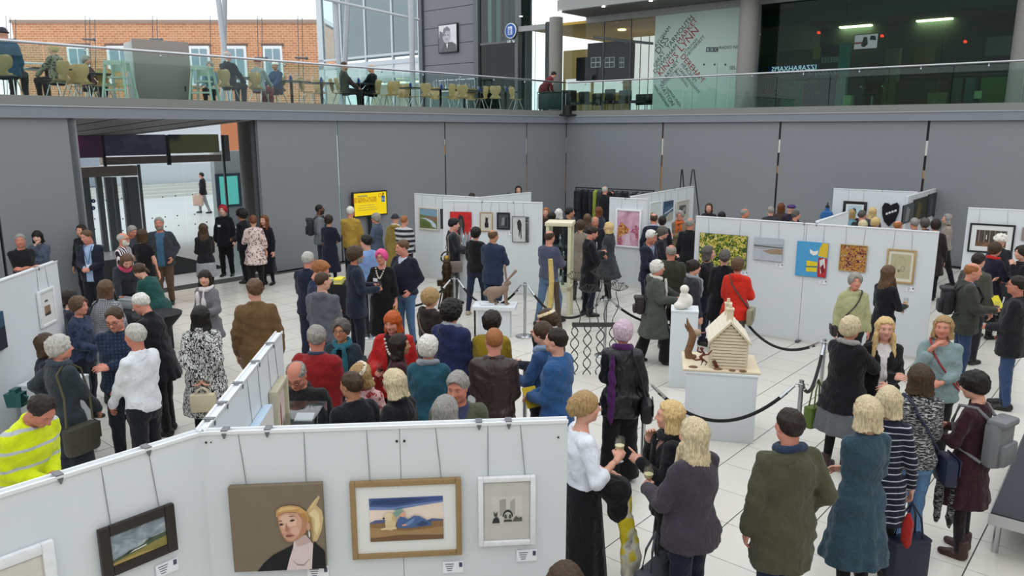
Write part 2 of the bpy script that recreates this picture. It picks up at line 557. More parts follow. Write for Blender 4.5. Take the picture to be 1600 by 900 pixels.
# ---- fabrics, skin, hair materials
def fabric(c1, kind='plain', c2='#dddddd', inner=None, sc=1.0, rough=0.9):
 key = ('fab', c1, kind, c2, inner, sc)
 if key in MATS:
  return MATS[key]
 m = bpy.data.materials.new('fabric_' + kind)
 m.use_nodes = True
 nt, N, L, b = nodes_of(m)
 b.inputs['Roughness'].default_value = {'leather': .38, 'puffer': .5, 'satin': .5}.get(kind, rough)
 b.inputs['Specular IOR Level'].default_value = .5 if kind in ('leather', 'puffer') else .2
 if kind not in ('leather', 'puffer'):
  b.inputs['Sheen Weight'].default_value = .12
 tc = N.new('ShaderNodeTexCoord')
 O = tc.outputs['Object']
 nz = N.new('ShaderNodeTexNoise')
 nz.inputs['Scale'].default_value = 9
 nz.inputs['Detail'].default_value = 4
 L.new(O, nz.inputs['Vector'])
 base = N.new('ShaderNodeMix'); base.data_type = 'RGBA'
 a = lin(c1)
 base.inputs[6].default_value = tuple(v * .82 for v in a[:3]) + (1,)
 base.inputs[7].default_value = tuple(min(1, v * 1.15 + .002) for v in a[:3]) + (1,)
 L.new(nz.outputs['Fac'], base.inputs[0])
 out = base.outputs[2]
 fac = None
 def wave(direction, scale, dist=0.0, profile='SIN'):
  w = N.new('ShaderNodeTexWave')
  w.bands_direction = direction
  w.wave_profile = profile
  w.inputs['Scale'].default_value = scale
  w.inputs['Distortion'].default_value = dist
  w.inputs['Detail'].default_value = 2
  L.new(O, w.inputs['Vector'])
  return w.outputs['Fac']
 def step(v, p0=.45, p1=.55):
  r = N.new('ShaderNodeMapRange')
  r.inputs['From Min'].default_value = p0
  r.inputs['From Max'].default_value = p1
  L.new(v, r.inputs['Value'])
  return r.outputs['Result']
 if kind == 'stripe_h':
  fac = step(wave('Z', 5.0 * sc, .4), .5, .56)
 elif kind == 'stripe_thin':
  fac = step(wave('Z', 5.0 * sc, .3), .90, .97)
 elif kind == 'stripe_v':
  fac = step(wave('X', 7.0 * sc, .4), .55, .62)
 elif kind == 'check':
  ck = N.new('ShaderNodeMath'); ck.operation = 'MULTIPLY'
  L.new(wave('Z', 6 * sc), ck.inputs[0]); L.new(wave('X', 6 * sc), ck.inputs[1])
  fac = step(ck.outputs[0], .2, .6)
 elif kind == 'zebra':
  n2 = N.new('ShaderNodeTexNoise')
  n2.inputs['Scale'].default_value = 30 * sc
  n2.inputs['Detail'].default_value = 2
  n2.inputs['Distortion'].default_value = 1.6
  mp = N.new('ShaderNodeMapping'); mp.inputs['Scale'].default_value = (1.6, 1.6, .8)
  L.new(O, mp.inputs['Vector']); L.new(mp.outputs[0], n2.inputs['Vector'])
  fac = step(n2.outputs['Fac'], .47, .53)
 elif kind == 'fleck':
  n2 = N.new('ShaderNodeTexNoise')
  n2.inputs['Scale'].default_value = 60 * sc
  n2.inputs['Detail'].default_value = 3
  mp = N.new('ShaderNodeMapping'); mp.inputs['Scale'].default_value = (.5, .5, 2.2)
  L.new(O, mp.inputs['Vector']); L.new(mp.outputs[0], n2.inputs['Vector'])
  fac = step(n2.outputs['Fac'], .5, .62)
 elif kind == 'floral':
  v = N.new('ShaderNodeTexVoronoi')
  v.feature = 'SMOOTH_F1'
  v.inputs['Scale'].default_value = 22 * sc
  n3 = N.new('ShaderNodeTexNoise'); n3.inputs['Scale'].default_value = 14 * sc
  L.new(O, n3.inputs['Vector'])
  va = N.new('ShaderNodeMixRGB'); va.inputs['Fac'].default_value = .12
  L.new(O, va.inputs[1]); L.new(n3.outputs['Color'], va.inputs[2]); L.new(va.outputs[0], v.inputs['Vector'])
  fac = step(v.outputs['Distance'], .28, .40)
 elif kind == 'tweed':
  n2 = N.new('ShaderNodeTexNoise'); n2.inputs['Scale'].default_value = 160 * sc
  L.new(O, n2.inputs['Vector'])
  fac = step(n2.outputs['Fac'], .4, .65)
 if fac is not None:
  mx = N.new('ShaderNodeMix'); mx.data_type = 'RGBA'
  L.new(fac, mx.inputs[0]); L.new(out, mx.inputs[6])
  mx.inputs[7].default_value = lin(c2)
  out = mx.outputs[2]
 if inner:
  at = N.new('ShaderNodeAttribute'); at.attribute_name = 'inner'
  mx = N.new('ShaderNodeMix'); mx.data_type = 'RGBA'
  L.new(step(at.outputs['Fac'], .35, .65), mx.inputs[0]); L.new(out, mx.inputs[6])
  mx.inputs[7].default_value = lin(inner)
  out = mx.outputs[2]
 L.new(out, b.inputs['Base Color'])
 bp = N.new('ShaderNodeBump')
 bp.inputs['Distance'].default_value = .01
 if kind == 'puffer':
  bp.inputs['Strength'].default_value = .8
  bp.inputs['Distance'].default_value = .03
  L.new(wave('Z', 3.2, .6), bp.inputs['Height'])
 else:
  n4 = N.new('ShaderNodeTexNoise')
  n4.inputs['Scale'].default_value = 9 if kind == 'leather' else 11
  n4.inputs['Detail'].default_value = 4
  n4.inputs['Distortion'].default_value = 1.2
  mq = N.new('ShaderNodeMapping'); mq.inputs['Scale'].default_value = (1.25, 1.25, .7); mq.inputs['Rotation'].default_value = (.5, .3, 0)
  L.new(O, mq.inputs['Vector']); L.new(mq.outputs[0], n4.inputs['Vector'])
  bp.inputs['Distance'].default_value = .035
  bp.inputs['Strength'].default_value = .75
  L.new(n4.outputs['Fac'], bp.inputs['Height'])
 L.new(bp.outputs['Normal'], b.inputs['Normal'])
 MATS[key] = m
 return m
SKIN = dict(fair='#d3a08a', pink='#cf8f7b', ruddy='#c07f6a', tan='#b98566', pale='#dfb5a2', brown='#6f4a38')
def skin_mat(tone):
 key = ('skin', tone)
 if key in MATS:
  return MATS[key]
 m = bpy.data.materials.new('skin_' + tone)
 m.use_nodes = True
 nt, N, L, b = nodes_of(m)
 b.inputs['Roughness'].default_value = .55
 b.inputs['Specular IOR Level'].default_value = .3
 at = N.new('ShaderNodeAttribute'); at.attribute_name = 'feat'
 sep = N.new('ShaderNodeSeparateColor')
 L.new(at.outputs['Color'], sep.inputs[0])
 c = lin(SKIN[tone])
 tc = N.new('ShaderNodeTexCoord')
 nz = N.new('ShaderNodeTexNoise'); nz.inputs['Scale'].default_value = 30
 L.new(tc.outputs['Object'], nz.inputs['Vector'])
 def mix(fac, a, bcol, k=1.0):
  mx = N.new('ShaderNodeMix'); mx.data_type = 'RGBA'
  mu = N.new('ShaderNodeMath'); mu.operation = 'MULTIPLY'; mu.inputs[1].default_value = k
  L.new(fac, mu.inputs[0]); L.new(mu.outputs[0], mx.inputs[0])
  if isinstance(a, tuple):
   mx.inputs[6].default_value = a
  else:
   L.new(a, mx.inputs[6])
  mx.inputs[7].default_value = bcol
  return mx.outputs[2]
 o = mix(nz.outputs['Fac'], c, (c[0] * .92, c[1] * .78, c[2] * .74, 1), .5)
 o = mix(at.outputs['Alpha'], o, (min(1, c[0] * .95), c[1] * .62, c[2] * .58, 1), .45)
 o = mix(sep.outputs[0], o, (c[0] * .72, c[1] * .38, c[2] * .38, 1), .75)
 o = mix(sep.outputs[2], o, (.50, .47, .45, 1), .8)
 o = mix(sep.outputs[1], o, (.045, .03, .022, 1), .85)
 L.new(o, b.inputs['Base Color'])
 MATS[key] = m
 return m
HAIRC = dict(black='#17130f', dark='#251a13', brown='#43301f', midbrown='#5d4530', auburn='#6b3a1e', ginger='#9a6236', red='#b3521d',
    blonde='#d2b47c', darkblonde='#a5875a', ash='#ccbb98', grey='#8f8b84', darkgrey='#55504b', white='#d8d5cd', silver='#b5b2ab', pink='#e0508a',
    lilac='#c9b0bd', redhat='#a31f27', navyhat='#1c1d2b', brownhat='#3b2a20', purplehat='#4a2c6a', crimson='#b52a35', cream='#e4e0d6')
def hair_mat(c):
 key = ('hairm', c)
 if key in MATS:
  return MATS[key]
 m = bpy.data.materials.new('hair_' + c)
 m.use_nodes = True
 nt, N, L, b = nodes_of(m)
 b.inputs['Roughness'].default_value = .5
 b.inputs['Specular IOR Level'].default_value = .28
 tc = N.new('ShaderNodeTexCoord')
 mp = N.new('ShaderNodeMapping'); mp.inputs['Scale'].default_value = (60, 60, 7)
 L.new(tc.outputs['Object'], mp.inputs['Vector'])
 nz = N.new('ShaderNodeTexNoise'); nz.inputs['Scale'].default_value = 2.2; nz.inputs['Detail'].default_value = 4
 L.new(mp.outputs[0], nz.inputs['Vector'])
 a = lin(HAIRC[c])
 r = N.new('ShaderNodeValToRGB')
 r.color_ramp.elements[0].position = .3
 r.color_ramp.elements[0].color = tuple(v * .55 for v in a[:3]) + (1,)
 r.color_ramp.elements[1].position = .68
 r.color_ramp.elements[1].color = tuple(min(1, v * 1.25 + .004) for v in a[:3]) + (1,)
 L.new(nz.outputs['Fac'], r.inputs[0])
 L.new(r.outputs[0], b.inputs['Base Color'])
 bp = N.new('ShaderNodeBump'); bp.inputs['Strength'].default_value = .35; bp.inputs['Distance'].default_value = .008
 L.new(nz.outputs['Fac'], bp.inputs['Height']); L.new(bp.outputs['Normal'], b.inputs['Normal'])
 MATS[key] = m
 return m
# ---- shoes
def shoe_sdf(P, st):
 q = P * np.array([1, 1, 1.0], f32)
 d = smin(cap(q, (0, -.055, .045), (0, .05, .040), .042, .044), cap(q, (0, .05, .034), (0, .145, .026), .044, .034), .02)
 if st == 'boot':
  d = smin(d, cap(q, (0, -.045, .05), (0, -.04, .19), .05, .054), .02)
  d = smax(d, P[:, 2] - .20, .008)
 elif st == 'shoe':
  d = smin(d, cap(q, (0, -.045, .05), (0, -.04, .085), .046, .044), .02)
  d = smax(d, P[:, 2] - .095, .008)
 sole = np.maximum(np.hypot(P[:, 0] / .046, np.clip(np.abs(P[:, 1] - .045) - .07, 0, 1) / .052) * .045 - .045, np.abs(P[:, 2] - .011) - .011)
 d = np.minimum(d, sole)
 return smax(d, -P[:, 2], .002)
SHOES = {}
def shoe_mesh(st, lod):
 k = (st, min(lod, 1))
 if k not in SHOES:
  V, F = surfnet(lambda P: shoe_sdf(P, st), (-.085, -.14, -.02), (.085, .22, .23), (.011, .016)[k[1]])
  SHOES[k] = mesh_np('shoe_' + st, V, F)
 return SHOES[k]
ARM = dict(down=(.245, .05, .875), pocket=(.20, .10, .96), front=(.045, .25, 1.06), hold=(.14, .30, 1.14), holdhi=(.12, .25, 1.26),
     cross=(-.09, .20, 1.15), chin=(.07, .17, 1.42), mouth=(.03, .19, 1.46), back=(.03, -.17, .95), hip=(.21, .03, 1.02),
     reach=(.18, .50, 1.20), table=(.17, .40, 1.0), strap=(.12, .15, 1.27), lap=(.10, .26, .99), side_out=(.40, .22, 1.05),
     hug=(.10, .42, 1.28), up=(.16, .33, 1.50), far=(.16, .46, 1.08), belly=(.02, .23, 1.10), low=(.14, .30, .86))
TOPS = dict(tshirt=dict(t=.012, hem=.86, sl=.42), jumper=dict(t=.02, hem=.86), shirt=dict(t=.016, hem=.83, collar=.014),
   blouse=dict(t=.016, hem=.985, sl=1.25), jacket=dict(t=.023, hem=.79, collar=.02), blazer=dict(t=.02, hem=.79, collar=.016),
   coat=dict(t=.025, hem=.56, collar=.024, fl=.05), longcoat=dict(t=.025, hem=.36, collar=.024, fl=.08),
   puffer=dict(t=.036, hem=.76, collar=.03), hoodie=dict(t=.022, hem=.84, hood=1), parka=dict(t=.03, hem=.70, collar=.024, hood=1, fl=.02),
   dress=dict(t=.012, hem=.48, fl=.10), tunic=dict(t=.02, hem=.68, fl=.05), cardigan=dict(t=.02, hem=.78), vest=dict(t=.012, hem=.84, sl=.05),
   polo=dict(t=.022, hem=.86, collar=.03))
BOTS = dict(trousers=dict(t=.018, an=.055), jeans=dict(t=.012, an=.048), slim=dict(t=.006, an=.042), wide=dict(t=.03, an=.12), loose=dict(t=.026, an=.07))
M_BADGE = None
PEOPLE = []
def person(label, hx, hy, h=1.68, f=180, sex='f', hair=('bob', 'brown'), skin='fair', top=('jumper', '#222222'), bot=('trousers', '#15161a'),
     shoe=('shoe', '#15130f'), L='down', R='down', lean=0, tilt=0, hyaw=0, hpitch=0, build=0.0, st='stand', base=None, ex=(), hands=('relaxed', 'relaxed'),
     zfloor=0.0, lod=None):
 rs = np.random.RandomState(abs(hash(label)) % 100000 if False else sum(ord(ch) * (i + 3) for i, ch in enumerate(label)) % 99991)
 k = h / 1.75
 dz = .42 if st == 'sit' else 0.0
 la = math.radians(lean)
    # ---- where it stands: the crown of the head lies on the ray through (hx, hy)
 yaw = math.radians(f)
 fw = Vector((math.sin(yaw), math.cos(yaw), 0))
 if base is None:
  zt = (1.755 - dz)
  pz = .95 - dz
  topz = pz + (zt - pz) * math.cos(la)
  fwd = (zt - pz) * math.sin(la)
  p = at_z(hx, hy, zfloor + topz * k)
  base = p - fw * (fwd * k)
  base.z = zfloor
 base = Vector(base)
 dist = base.length
 if lod is None:
  lod = 0 if dist < 7.9 else (1 if dist < 11 else 2)
 vx = (.0185, .0225, .029)[lod]
 m = sex == 'm'
    # ---- tables of the trunk
 zt_ = [.78, .86, .93, 1.0, 1.08, 1.18, 1.28, 1.36, 1.42, 1.46, 1.49, 1.53]
 if m:
  wx = [.155, .172, .176, .170, .162, .168, .182, .180, .150, .105, .070, .062]
  wy = [.105, .118, .120, .114, .108, .112, .120, .110, .092, .075, .064, .060]
 else:
  wx = [.165, .182, .182, .165, .140, .146, .156, .152, .125, .088, .060, .052]
  wy = [.112, .122, .122, .110, .098, .110, .124, .106, .082, .068, .056, .052]
 bl = np.array([1, 1, 1, 1.15, 1.25, 1.1, .8, .5, .2, 0, 0, 0])
 wx = np.array(wx) * (1 + build * bl); wy = np.array(wy) * (1 + 1.7 * build * bl)
 cy = np.array([.0, -.005, -.005, .0, .004, .006, .004, -.006, -.012, -.012, -.010, -.004]) + build * .10 * np.array([0, .2, .5, .8, 1, .8, .4, 0, 0, 0, 0, 0])
 def trunk(P, t):
  z = P[:, 2] + dz
  a = np.interp(z, zt_, wx) + t; b = np.interp(z, zt_, wy) + t; c = np.interp(z, zt_, cy)
  d = (np.hypot(P[:, 0] / a, (P[:, 1] - c) / b) - 1) * np.minimum(a, b) * .9
  return d
 sw = (.166 if m else .144) * (1 + build * .25)
 S = {1: np.array([sw, -.008, 1.405 - dz]), -1: np.array([-sw, -.008, 1.405 - dz])}
 joints = {}
 for sd, spec in ((1, R), (-1, L)):
  pole = None
  if isinstance(spec, str):
   T = np.array(ARM[spec], float)
   if spec == 'hip':
    pole = np.array([1.0, -.5, .1])
   if build and spec in ('front', 'belly', 'cross', 'hold', 'lap'):
    T[1] += build * .15
  else:
   T = np.array(spec, float)
  T = T * np.array([sd, 1, 1]) + np.array([0, 0, -dz])
  if pole is None:
   pole = np.array([.55, -.55, -.75])
  pole = pole * np.array([sd, 1, 1])
  v = T - S[sd]; dd = np.linalg.norm(v); l1, l2 = .285, .262
  if dd > (l1 + l2) * .995:
   v = v / dd * (l1 + l2) * .995; dd = (l1 + l2) * .995; T = S[sd] + v
  n = v / dd
  a = (l1 * l1 - l2 * l2 + dd * dd) / (2 * dd)
  hh = math.sqrt(max(l1 * l1 - a * a, 0))
  pp = pole - n * (pole @ n); pp /= np.linalg.norm(pp)
  E = S[sd] + n * a + pp * hh
  joints[sd] = (S[sd], E, T)
    # ---- legs
 legs = {}
 for sd in (1, -1):
  hip = np.array([.088 * sd, 0, .92 - dz])
  if st == 'sit':
   kn = np.array([.11 * sd, .43, .50]); an = np.array([.11 * sd, .40, .09])
  elif st == 'walk':
   q = .17 * sd
   kn = np.array([.085 * sd, q * .9 + .05, .50]); an = np.array([.08 * sd, q * 1.35 - .03, .09])
  elif st == 'wide':
   kn = np.array([.13 * sd, .02, .50]); an = np.array([.17 * sd, -.02, .09])
  elif st == 'kneel':
   kn = np.array([.11 * sd, .2, .5]); an = np.array([.11 * sd, 0, .09])
  else:
   kn = np.array([.094 * sd, .015 + .02 * sd, .50]); an = np.array([.100 * sd, -.025 + .03 * sd, .09])
  legs[sd] = (hip, kn, an)
 aw = 1 + build * .5
 def arms(P, t, frac=2.0, flare=0.0):
  """frac: 0..1 upper arm, 1..2 forearm"""
  o = None
  for sd in (1, -1):
   s, e, w = joints[sd]
   if frac >= 1:
    d = cap(P, s, e, .054 * aw + t, .045 * aw + t)
    ff = frac - 1
    if ff > .02:
     we = e + (w - e) * min(ff, .96)
     d = smin(d, cap(P, e, we, .044 * aw + t, (.044 * aw + (.029 - .044) * min(ff, 1)) + t + flare), .02)
   else:
    ee = s + (e - s) * max(frac, .05)
    d = cap(P, s, ee, .054 * aw + t, (.054 - .010 * frac) * aw + t + flare)
   d = smin(d, cap(P, (0, -.014, 1.452 - dz), s * np.array([.9, 1, 1]), .044 + t * .6, .048 + t * .8), .03)
   o = d if o is None else smin(o, d, .015)
  return o
 def legsdf(P, t, an_r, zc):
  o = None
  tw = 1 + build * .5
  for sd in (1, -1):
   hp, kn, an = legs[sd]
   d = smin(cap(P, hp, kn, .084 * tw + t, .060 + t), cap(P, kn, an + np.array([0, 0, -.05]), .058 + t, an_r), .03)
   o = d if o is None else np.minimum(o, d)
  return o
 ph = rs.rand(8) * 6.28
 def folds(P, amp):
  a = np.sin(P[:, 0] * 21 + P[:, 2] * 13 + 3 * np.sin(P[:, 2] * 9 + ph[0]) + ph[1]) * np.sin(P[:, 1] * 17 - P[:, 2] * 19 + ph[2])
  b = np.sin(P[:, 2] * 44 + 4 * np.sin(P[:, 0] * 11 + ph[3]) + P[:, 1] * 22 + ph[4])
  c = np.sin(P[:, 2] * 70 + P[:, 0] * 40 * np.sign(P[:, 0] + 1e-6) + 3 * np.sin(P[:, 1] * 15 + ph[6]) + ph[7]) * np.clip(np.abs(P[:, 0]) / .18 - .7, 0, 1)
  return amp * (a + .28 * b + .5 * c)
 def pleats(P, amp, hem, z1):
  th = np.arctan2(P[:, 0], P[:, 1])
  g = np.clip((z1 - P[:, 2]) / max(z1 - hem, .1), 0, 1)
  return amp * g * (np.sin(th * 7 + ph[5] + 2 * np.sin(th * 2 + ph[6])) + .5 * np.sin(th * 13 + ph[7]))
    # ---- bend of the upper body (lean forward / tilt sideways about the hips)
 piv = np.array([0, 0, .95 - dz])
 ti = math.radians(tilt)
 def warp(V):
  if not lean and not tilt:
   return V
  V = V.astype(np.float64).copy()
  w = np.clip((V[:, 2] - (piv[2] - .06)) / .22, 0, 1); w = w * w * (3 - 2 * w)
  a = la * w
  q = V - piv
  y = q[:, 1] * np.cos(a) + q[:, 2] * np.sin(a); z = -q[:, 1] * np.sin(a) + q[:, 2] * np.cos(a)
  q[:, 1], q[:, 2] = y, z
  a = ti * w
  x = q[:, 0] * np.cos(a) + q[:, 2] * np.sin(a); z = -q[:, 0] * np.sin(a) + q[:, 2] * np.cos(a)
  q[:, 0], q[:, 2] = x, z
  return q + piv
 def warpm(p):
  return Vector(warp(np.array([p], float))[0])
 Rw = Matrix.Rotation(-la, 4, 'X')
 Rw = Matrix.Rotation(ti, 4, 'Y') @ Rw
    # ---- body
 lo = [-.5, -.45, 0]; hi = [.5, .62, 1.56]
 P3 = np.array([j for sd in (1, -1) for j in joints[sd]] + [j for sd in (1, -1) for j in legs[sd]])
 lo = np.minimum(P3.min(0) - .14, [-.26, -.24, .02]); hi = np.maximum(P3.max(0) + .14, [.26, .24, 1.56 - dz])
 lo[2] = .02
 nk = .054 if m else .047
 def body(P):
  d = trunk(P, -.012)
  d = np.maximum(d, P[:, 2] + dz - 1.50); d = np.maximum(d, .80 - dz - P[:, 2])
  d = smin(d, arms(P, -.004, 2.0), .03)
  d = smin(d, cap(P, (0, -.014, 1.42 - dz), (0, .004, 1.55 - dz), nk + .004, nk), .03)
  d = smin(d, legsdf(P, -.004, .036, 0), .03)
  return d
 BV, BF = surfnet(body, lo, hi, vx * 1.5)
 BV = warp(BV)
 parts = [(BV, BF, None)]
 # head
 HV, HF, HA = head_mesh(sex, lod)
 hs = 1.0
 Hm = Matrix.Translation(warpm((0, .012, 1.545 - dz))) @ Rw @ Matrix.Rotation(math.radians(-hyaw), 4, 'Z') @ Matrix.Rotation(math.radians(hpitch), 4, 'X') @ Matrix.Translation((0, .012, .088))
 if lean > 25:
  Hm = Matrix.Translation(warpm((0, .012, 1.545 - dz))) @ Matrix.Rotation(-la * .6, 4, 'X') @ Matrix.Rotation(math.radians(-hyaw), 4, 'Z') @ Matrix.Rotation(math.radians(hpitch), 4, 'X') @ Matrix.Translation((0, .012, .088))
 def xf(M, V):
  A = np.array(M)
  return V @ A[:3, :3].T + A[:3, 3]
 parts.append((xf(Hm, HV), HF, HA))
 # hands
 hw = {}
 for sd, hp in ((1, hands[1]), (-1, hands[0])):
  s, e, w = joints[sd]
  V, F = hand_mesh(hp, lod)
  V = V.copy(); F = F.copy()
  if sd < 0:
   V[:, 0] *= -1; F = F[:, ::-1]
  d = w - e; d /= np.linalg.norm(d)
  if w[1] > .1 and hp in ('grip', 'relaxed') and abs(w[0]) < .2:
   d = d + np.array([-.35 * sd, 0, .1]); d /= np.linalg.norm(d)
  n0 = np.array([.8 * sd, .25, .55]) if w[1] > .1 else np.array([1.0 * sd, .2, 0])
  n0 = n0 - d * (n0 @ d); n0 /= np.linalg.norm(n0)
  x0 = np.cross(d, n0)
  A = np.stack([x0, d, n0], 1)
  parts.append((warp(V @ A.T + w), F, None))
  hw[sd] = warp(np.array([w + d * .075 - n0 * .03]))[0]
 off = 0; VV = []; FF = []; AA = []
 for V, F, A in parts:
  VV.append(V); FF.append(F + off); off += len(V)
  AA.append(np.zeros((len(V), 4), f32) if A is None else A)
 me = mesh_np('person', np.concatenate(VV) * k, np.concatenate(FF))
 at = me.attributes.new('feat', 'FLOAT_COLOR', 'POINT')
 at.data.foreach_set('color', np.concatenate(AA).ravel())
 me.materials.append(skin_mat(skin))
 o = bpy.data.objects.new('person', me)
 COL.objects.link(o)
 o.location = base
 o.rotation_euler = (0, 0, -yaw)
 tag(o, label, 'person', 'people in the hall')
    # ---- top
 kind, colr = top[0], top[1]
 tp = dict(t=.02, hem=.86, sl=1.97, collar=0, hood=0, fl=0.0, V=0, fold=.0075, fkind='plain', c2='#cccccc', inner=None, sc=1.0, vd=.30, cuff=0)
 tp.update(TOPS[kind])
 if len(top) > 2:
  tp.update(top[2])
 t = tp['t']; hem = tp['hem'] - dz
 if st == 'sit':
  hem = max(hem, .83 - dz)
 vdep = tp['vd']
 def vmask(P):
  z = P[:, 2] + dz
  wv = np.clip((z - (1.47 - vdep)) / vdep, 0, 1) * .085 + (.012 if tp.get('open') else 0)
  if tp.get('open'):
   wv = np.maximum(wv, tp['open'])
  g = np.clip((wv - np.abs(P[:, 0])) / .015 + .5, 0, 1) * (P[:, 1] > .01)
  if not tp.get('open'):
   g = g * (z > 1.47 - vdep)
  return g * (np.abs(P[:, 0]) < .13)
 def topf(P):
  z = P[:, 2] + dz
  d = trunk(P, t)
  d = np.maximum(d, z - 1.495)
  d = np.maximum(d, .84 - z)
  if tp['hem'] < .84 and st != 'sit':
   hz = tp['hem']
   g = np.clip((.95 - P[:, 2]) / max(.95 - hz, .05), 0, 1)
   a = np.interp(.95, zt_, wx) + t + .012 * g + tp['fl'] * g; b = np.interp(.95, zt_, wy) + t + .02 * g + tp['fl'] * g
   lw = (np.hypot(P[:, 0] / a, P[:, 1] / b) - 1) * np.minimum(a, b) * .9
   lw = np.maximum(lw, P[:, 2] - .97)
   lw = lw + pleats(P, .005 + tp['fl'] * .10, hz, .95)
   d = smin(d, lw, .03)
  d = smin(d, arms(P, t * .75, tp['sl'], .006 if tp['sl'] > 1 else .012), .016)
  if tp['collar']:
   c = tp['collar']
   d = smin(d, torus(P, (0, -.006, 1.487 - dz), .062 + c * .6, c, 1.0, .25), .012)
  if tp['hood']:
   d = smin(d, ell(P, (0, -.095, 1.47 - dz), (.11, .07, .075)), .03)
   d = smax(d, -ell(P, (0, -.07, 1.54 - dz), (.06, .05, .06)), .02)
  d = d + folds(P, tp['fold'])
  if tp['inner']:
   d = d + .010 * vmask(P)
  d = np.maximum(d, hem - P[:, 2])
  d = smax(d, -cap(P, (0, -.004, 1.45 - dz), (0, .02, 1.62 - dz), nk - .002, nk + .02), .008)
  if tp.get('scoop'):
   d = smax(d, -ell(P, (0, .06, 1.50 - dz), (tp['scoop'], .16, tp['scoop'] * .9)), .01)
  return d
 tl = lo - .05; th = hi + .05
 tl[2] = hem - .06; th[2] = 1.60 - dz
 for sd in (1, -1):
  tl[2] = min(tl[2], joints[sd][2][2] - .1)
 tl[0] = min(tl[0], -.26 - tp['fl'] - t - build * .2); th[0] = max(th[0], .26 + tp['fl'] + t + build * .2)
 tl[1] = min(tl[1], -.22 - tp['fl'] - t - build * .2); th[1] = max(th[1], .22 + tp['fl'] + t + build * .3)
 TV, TF = surfnet(topf, tl, th, vx)
 tme = mesh_np(kind, warp(TV) * k, TF)
 if tp['inner']:
  a = tme.attributes.new('inner', 'FLOAT', 'POINT')
  a.data.foreach_set('value', vmask(TV).astype(f32))
 name = dict(parka='coat', longcoat='coat', puffer='jacket', tshirt='t_shirt').get(kind, kind)
 obj(name, tme, fabric(colr, tp['fkind'], tp['c2'], tp['inner'], tp['sc']), o)
    # ---- bottoms
 bk, bc = bot[0], bot[1]
 bo = dict(bot[2]) if len(bot) > 2 else {}
 if bk in BOTS:
  q = dict(BOTS[bk]); q.update(bo)
  def botf(P):
   d = legsdf(P, q['t'], q['an'], 0)
   pl = np.maximum(trunk(P, min(q['t'] * .6, t - .012)), np.maximum(P[:, 2] + dz - (1.02 if tp['hem'] > .9 else .93), .80 - dz - P[:, 2]))
   d = smin(d, pl, .04) + folds(P, .005)
   return np.maximum(d, .045 - P[:, 2])
  bl_ = np.array([min(lo[0], -.27), min(lo[1], -.25), .0]); bh = np.array([max(.27, .25), .30, 1.08 - dz])
  L3 = np.array([j for sd in (1, -1) for j in legs[sd]])
  bl_[:2] = L3.min(0)[:2] - .2 - build * .2; bh[:2] = L3.max(0)[:2] + .2 + build * .2
  V, F = surfnet(botf, bl_, bh, vx * 1.2)
  obj('jeans' if bk == 'jeans' else 'trousers', mesh_np('trousers', warp(V) * k, F), fabric(bc, bo.get('fkind', 'plain'), bo.get('c2', '#888888')), o)
 elif bk in ('skirt', 'tights'):
  if bk == 'skirt':
   hz = bo.get('hem', .5); fl = bo.get('fl', .05)
   def skf(P):
    g = np.clip((1.0 - P[:, 2]) / (1.0 - hz), 0, 1)
    a = np.interp(P[:, 2], [.85, .95, 1.04], [.185, .18, .158]) * (1 + build) + .02 + fl * g; b = np.interp(P[:, 2], [.85, .95, 1.04], [.126, .124, .108]) * (1 + 1.5 * build) + .02 + fl * g
    d = (np.hypot(P[:, 0] / a, P[:, 1] / b) - 1) * b * .9
    d = d + pleats(P, .005 + fl * .10, hz, 1.0)
    return np.maximum(np.maximum(d, P[:, 2] - (1.04 if tp['hem'] > .9 else tp['hem'] + .03)), hz - P[:, 2])
   e = .26 + fl + build * .2
   V, F = surfnet(skf, (-e, -e, hz - .06), (e, e, 1.1), vx)
   obj('skirt', mesh_np('skirt', warp(V) * k, F), fabric(bc, bo.get('fkind', 'plain'), bo.get('c2', '#888888')), o)
  tcol = bo.get('tights', bc if bk == 'tights' else None)
  if tcol:
   def tgf(P):
    return np.maximum(legsdf(P, .003, .042, 0), .045 - P[:, 2])
   V, F = surfnet(tgf, (-.3, -.35, 0), (.3, .4, 1.0), vx * 1.2)
   obj('tights', mesh_np('tights', V * k, F), fabric(tcol), o)
    # ---- shoes
 sme = shoe_mesh(shoe[0], lod)
 for sd in (1, -1):
  an = legs[sd][2]
  M = Matrix.Translation((an[0] * k, (an[1] + .02) * k, 0)) @ Matrix.Rotation(-.15 * sd, 4, 'Z') @ Matrix.Scale(k * (1.0 if m else .93), 4)
  inst('shoe', sme, fabric(shoe[1], 'leather'), o, M)
    # ---- hair / hat
 KH = Matrix.Scale(k, 4) @ Hm
 HS = []
 if hair:
  hl = hair if isinstance(hair, list) else [hair]
  for st_, hc in hl:
   nm = 'hat' if st_ in ('beanie', 'furhat', 'fedora', 'beret') else 'hair'
   inst(nm, hair_mesh(st_, lod), hair_mat(hc), o, KH)
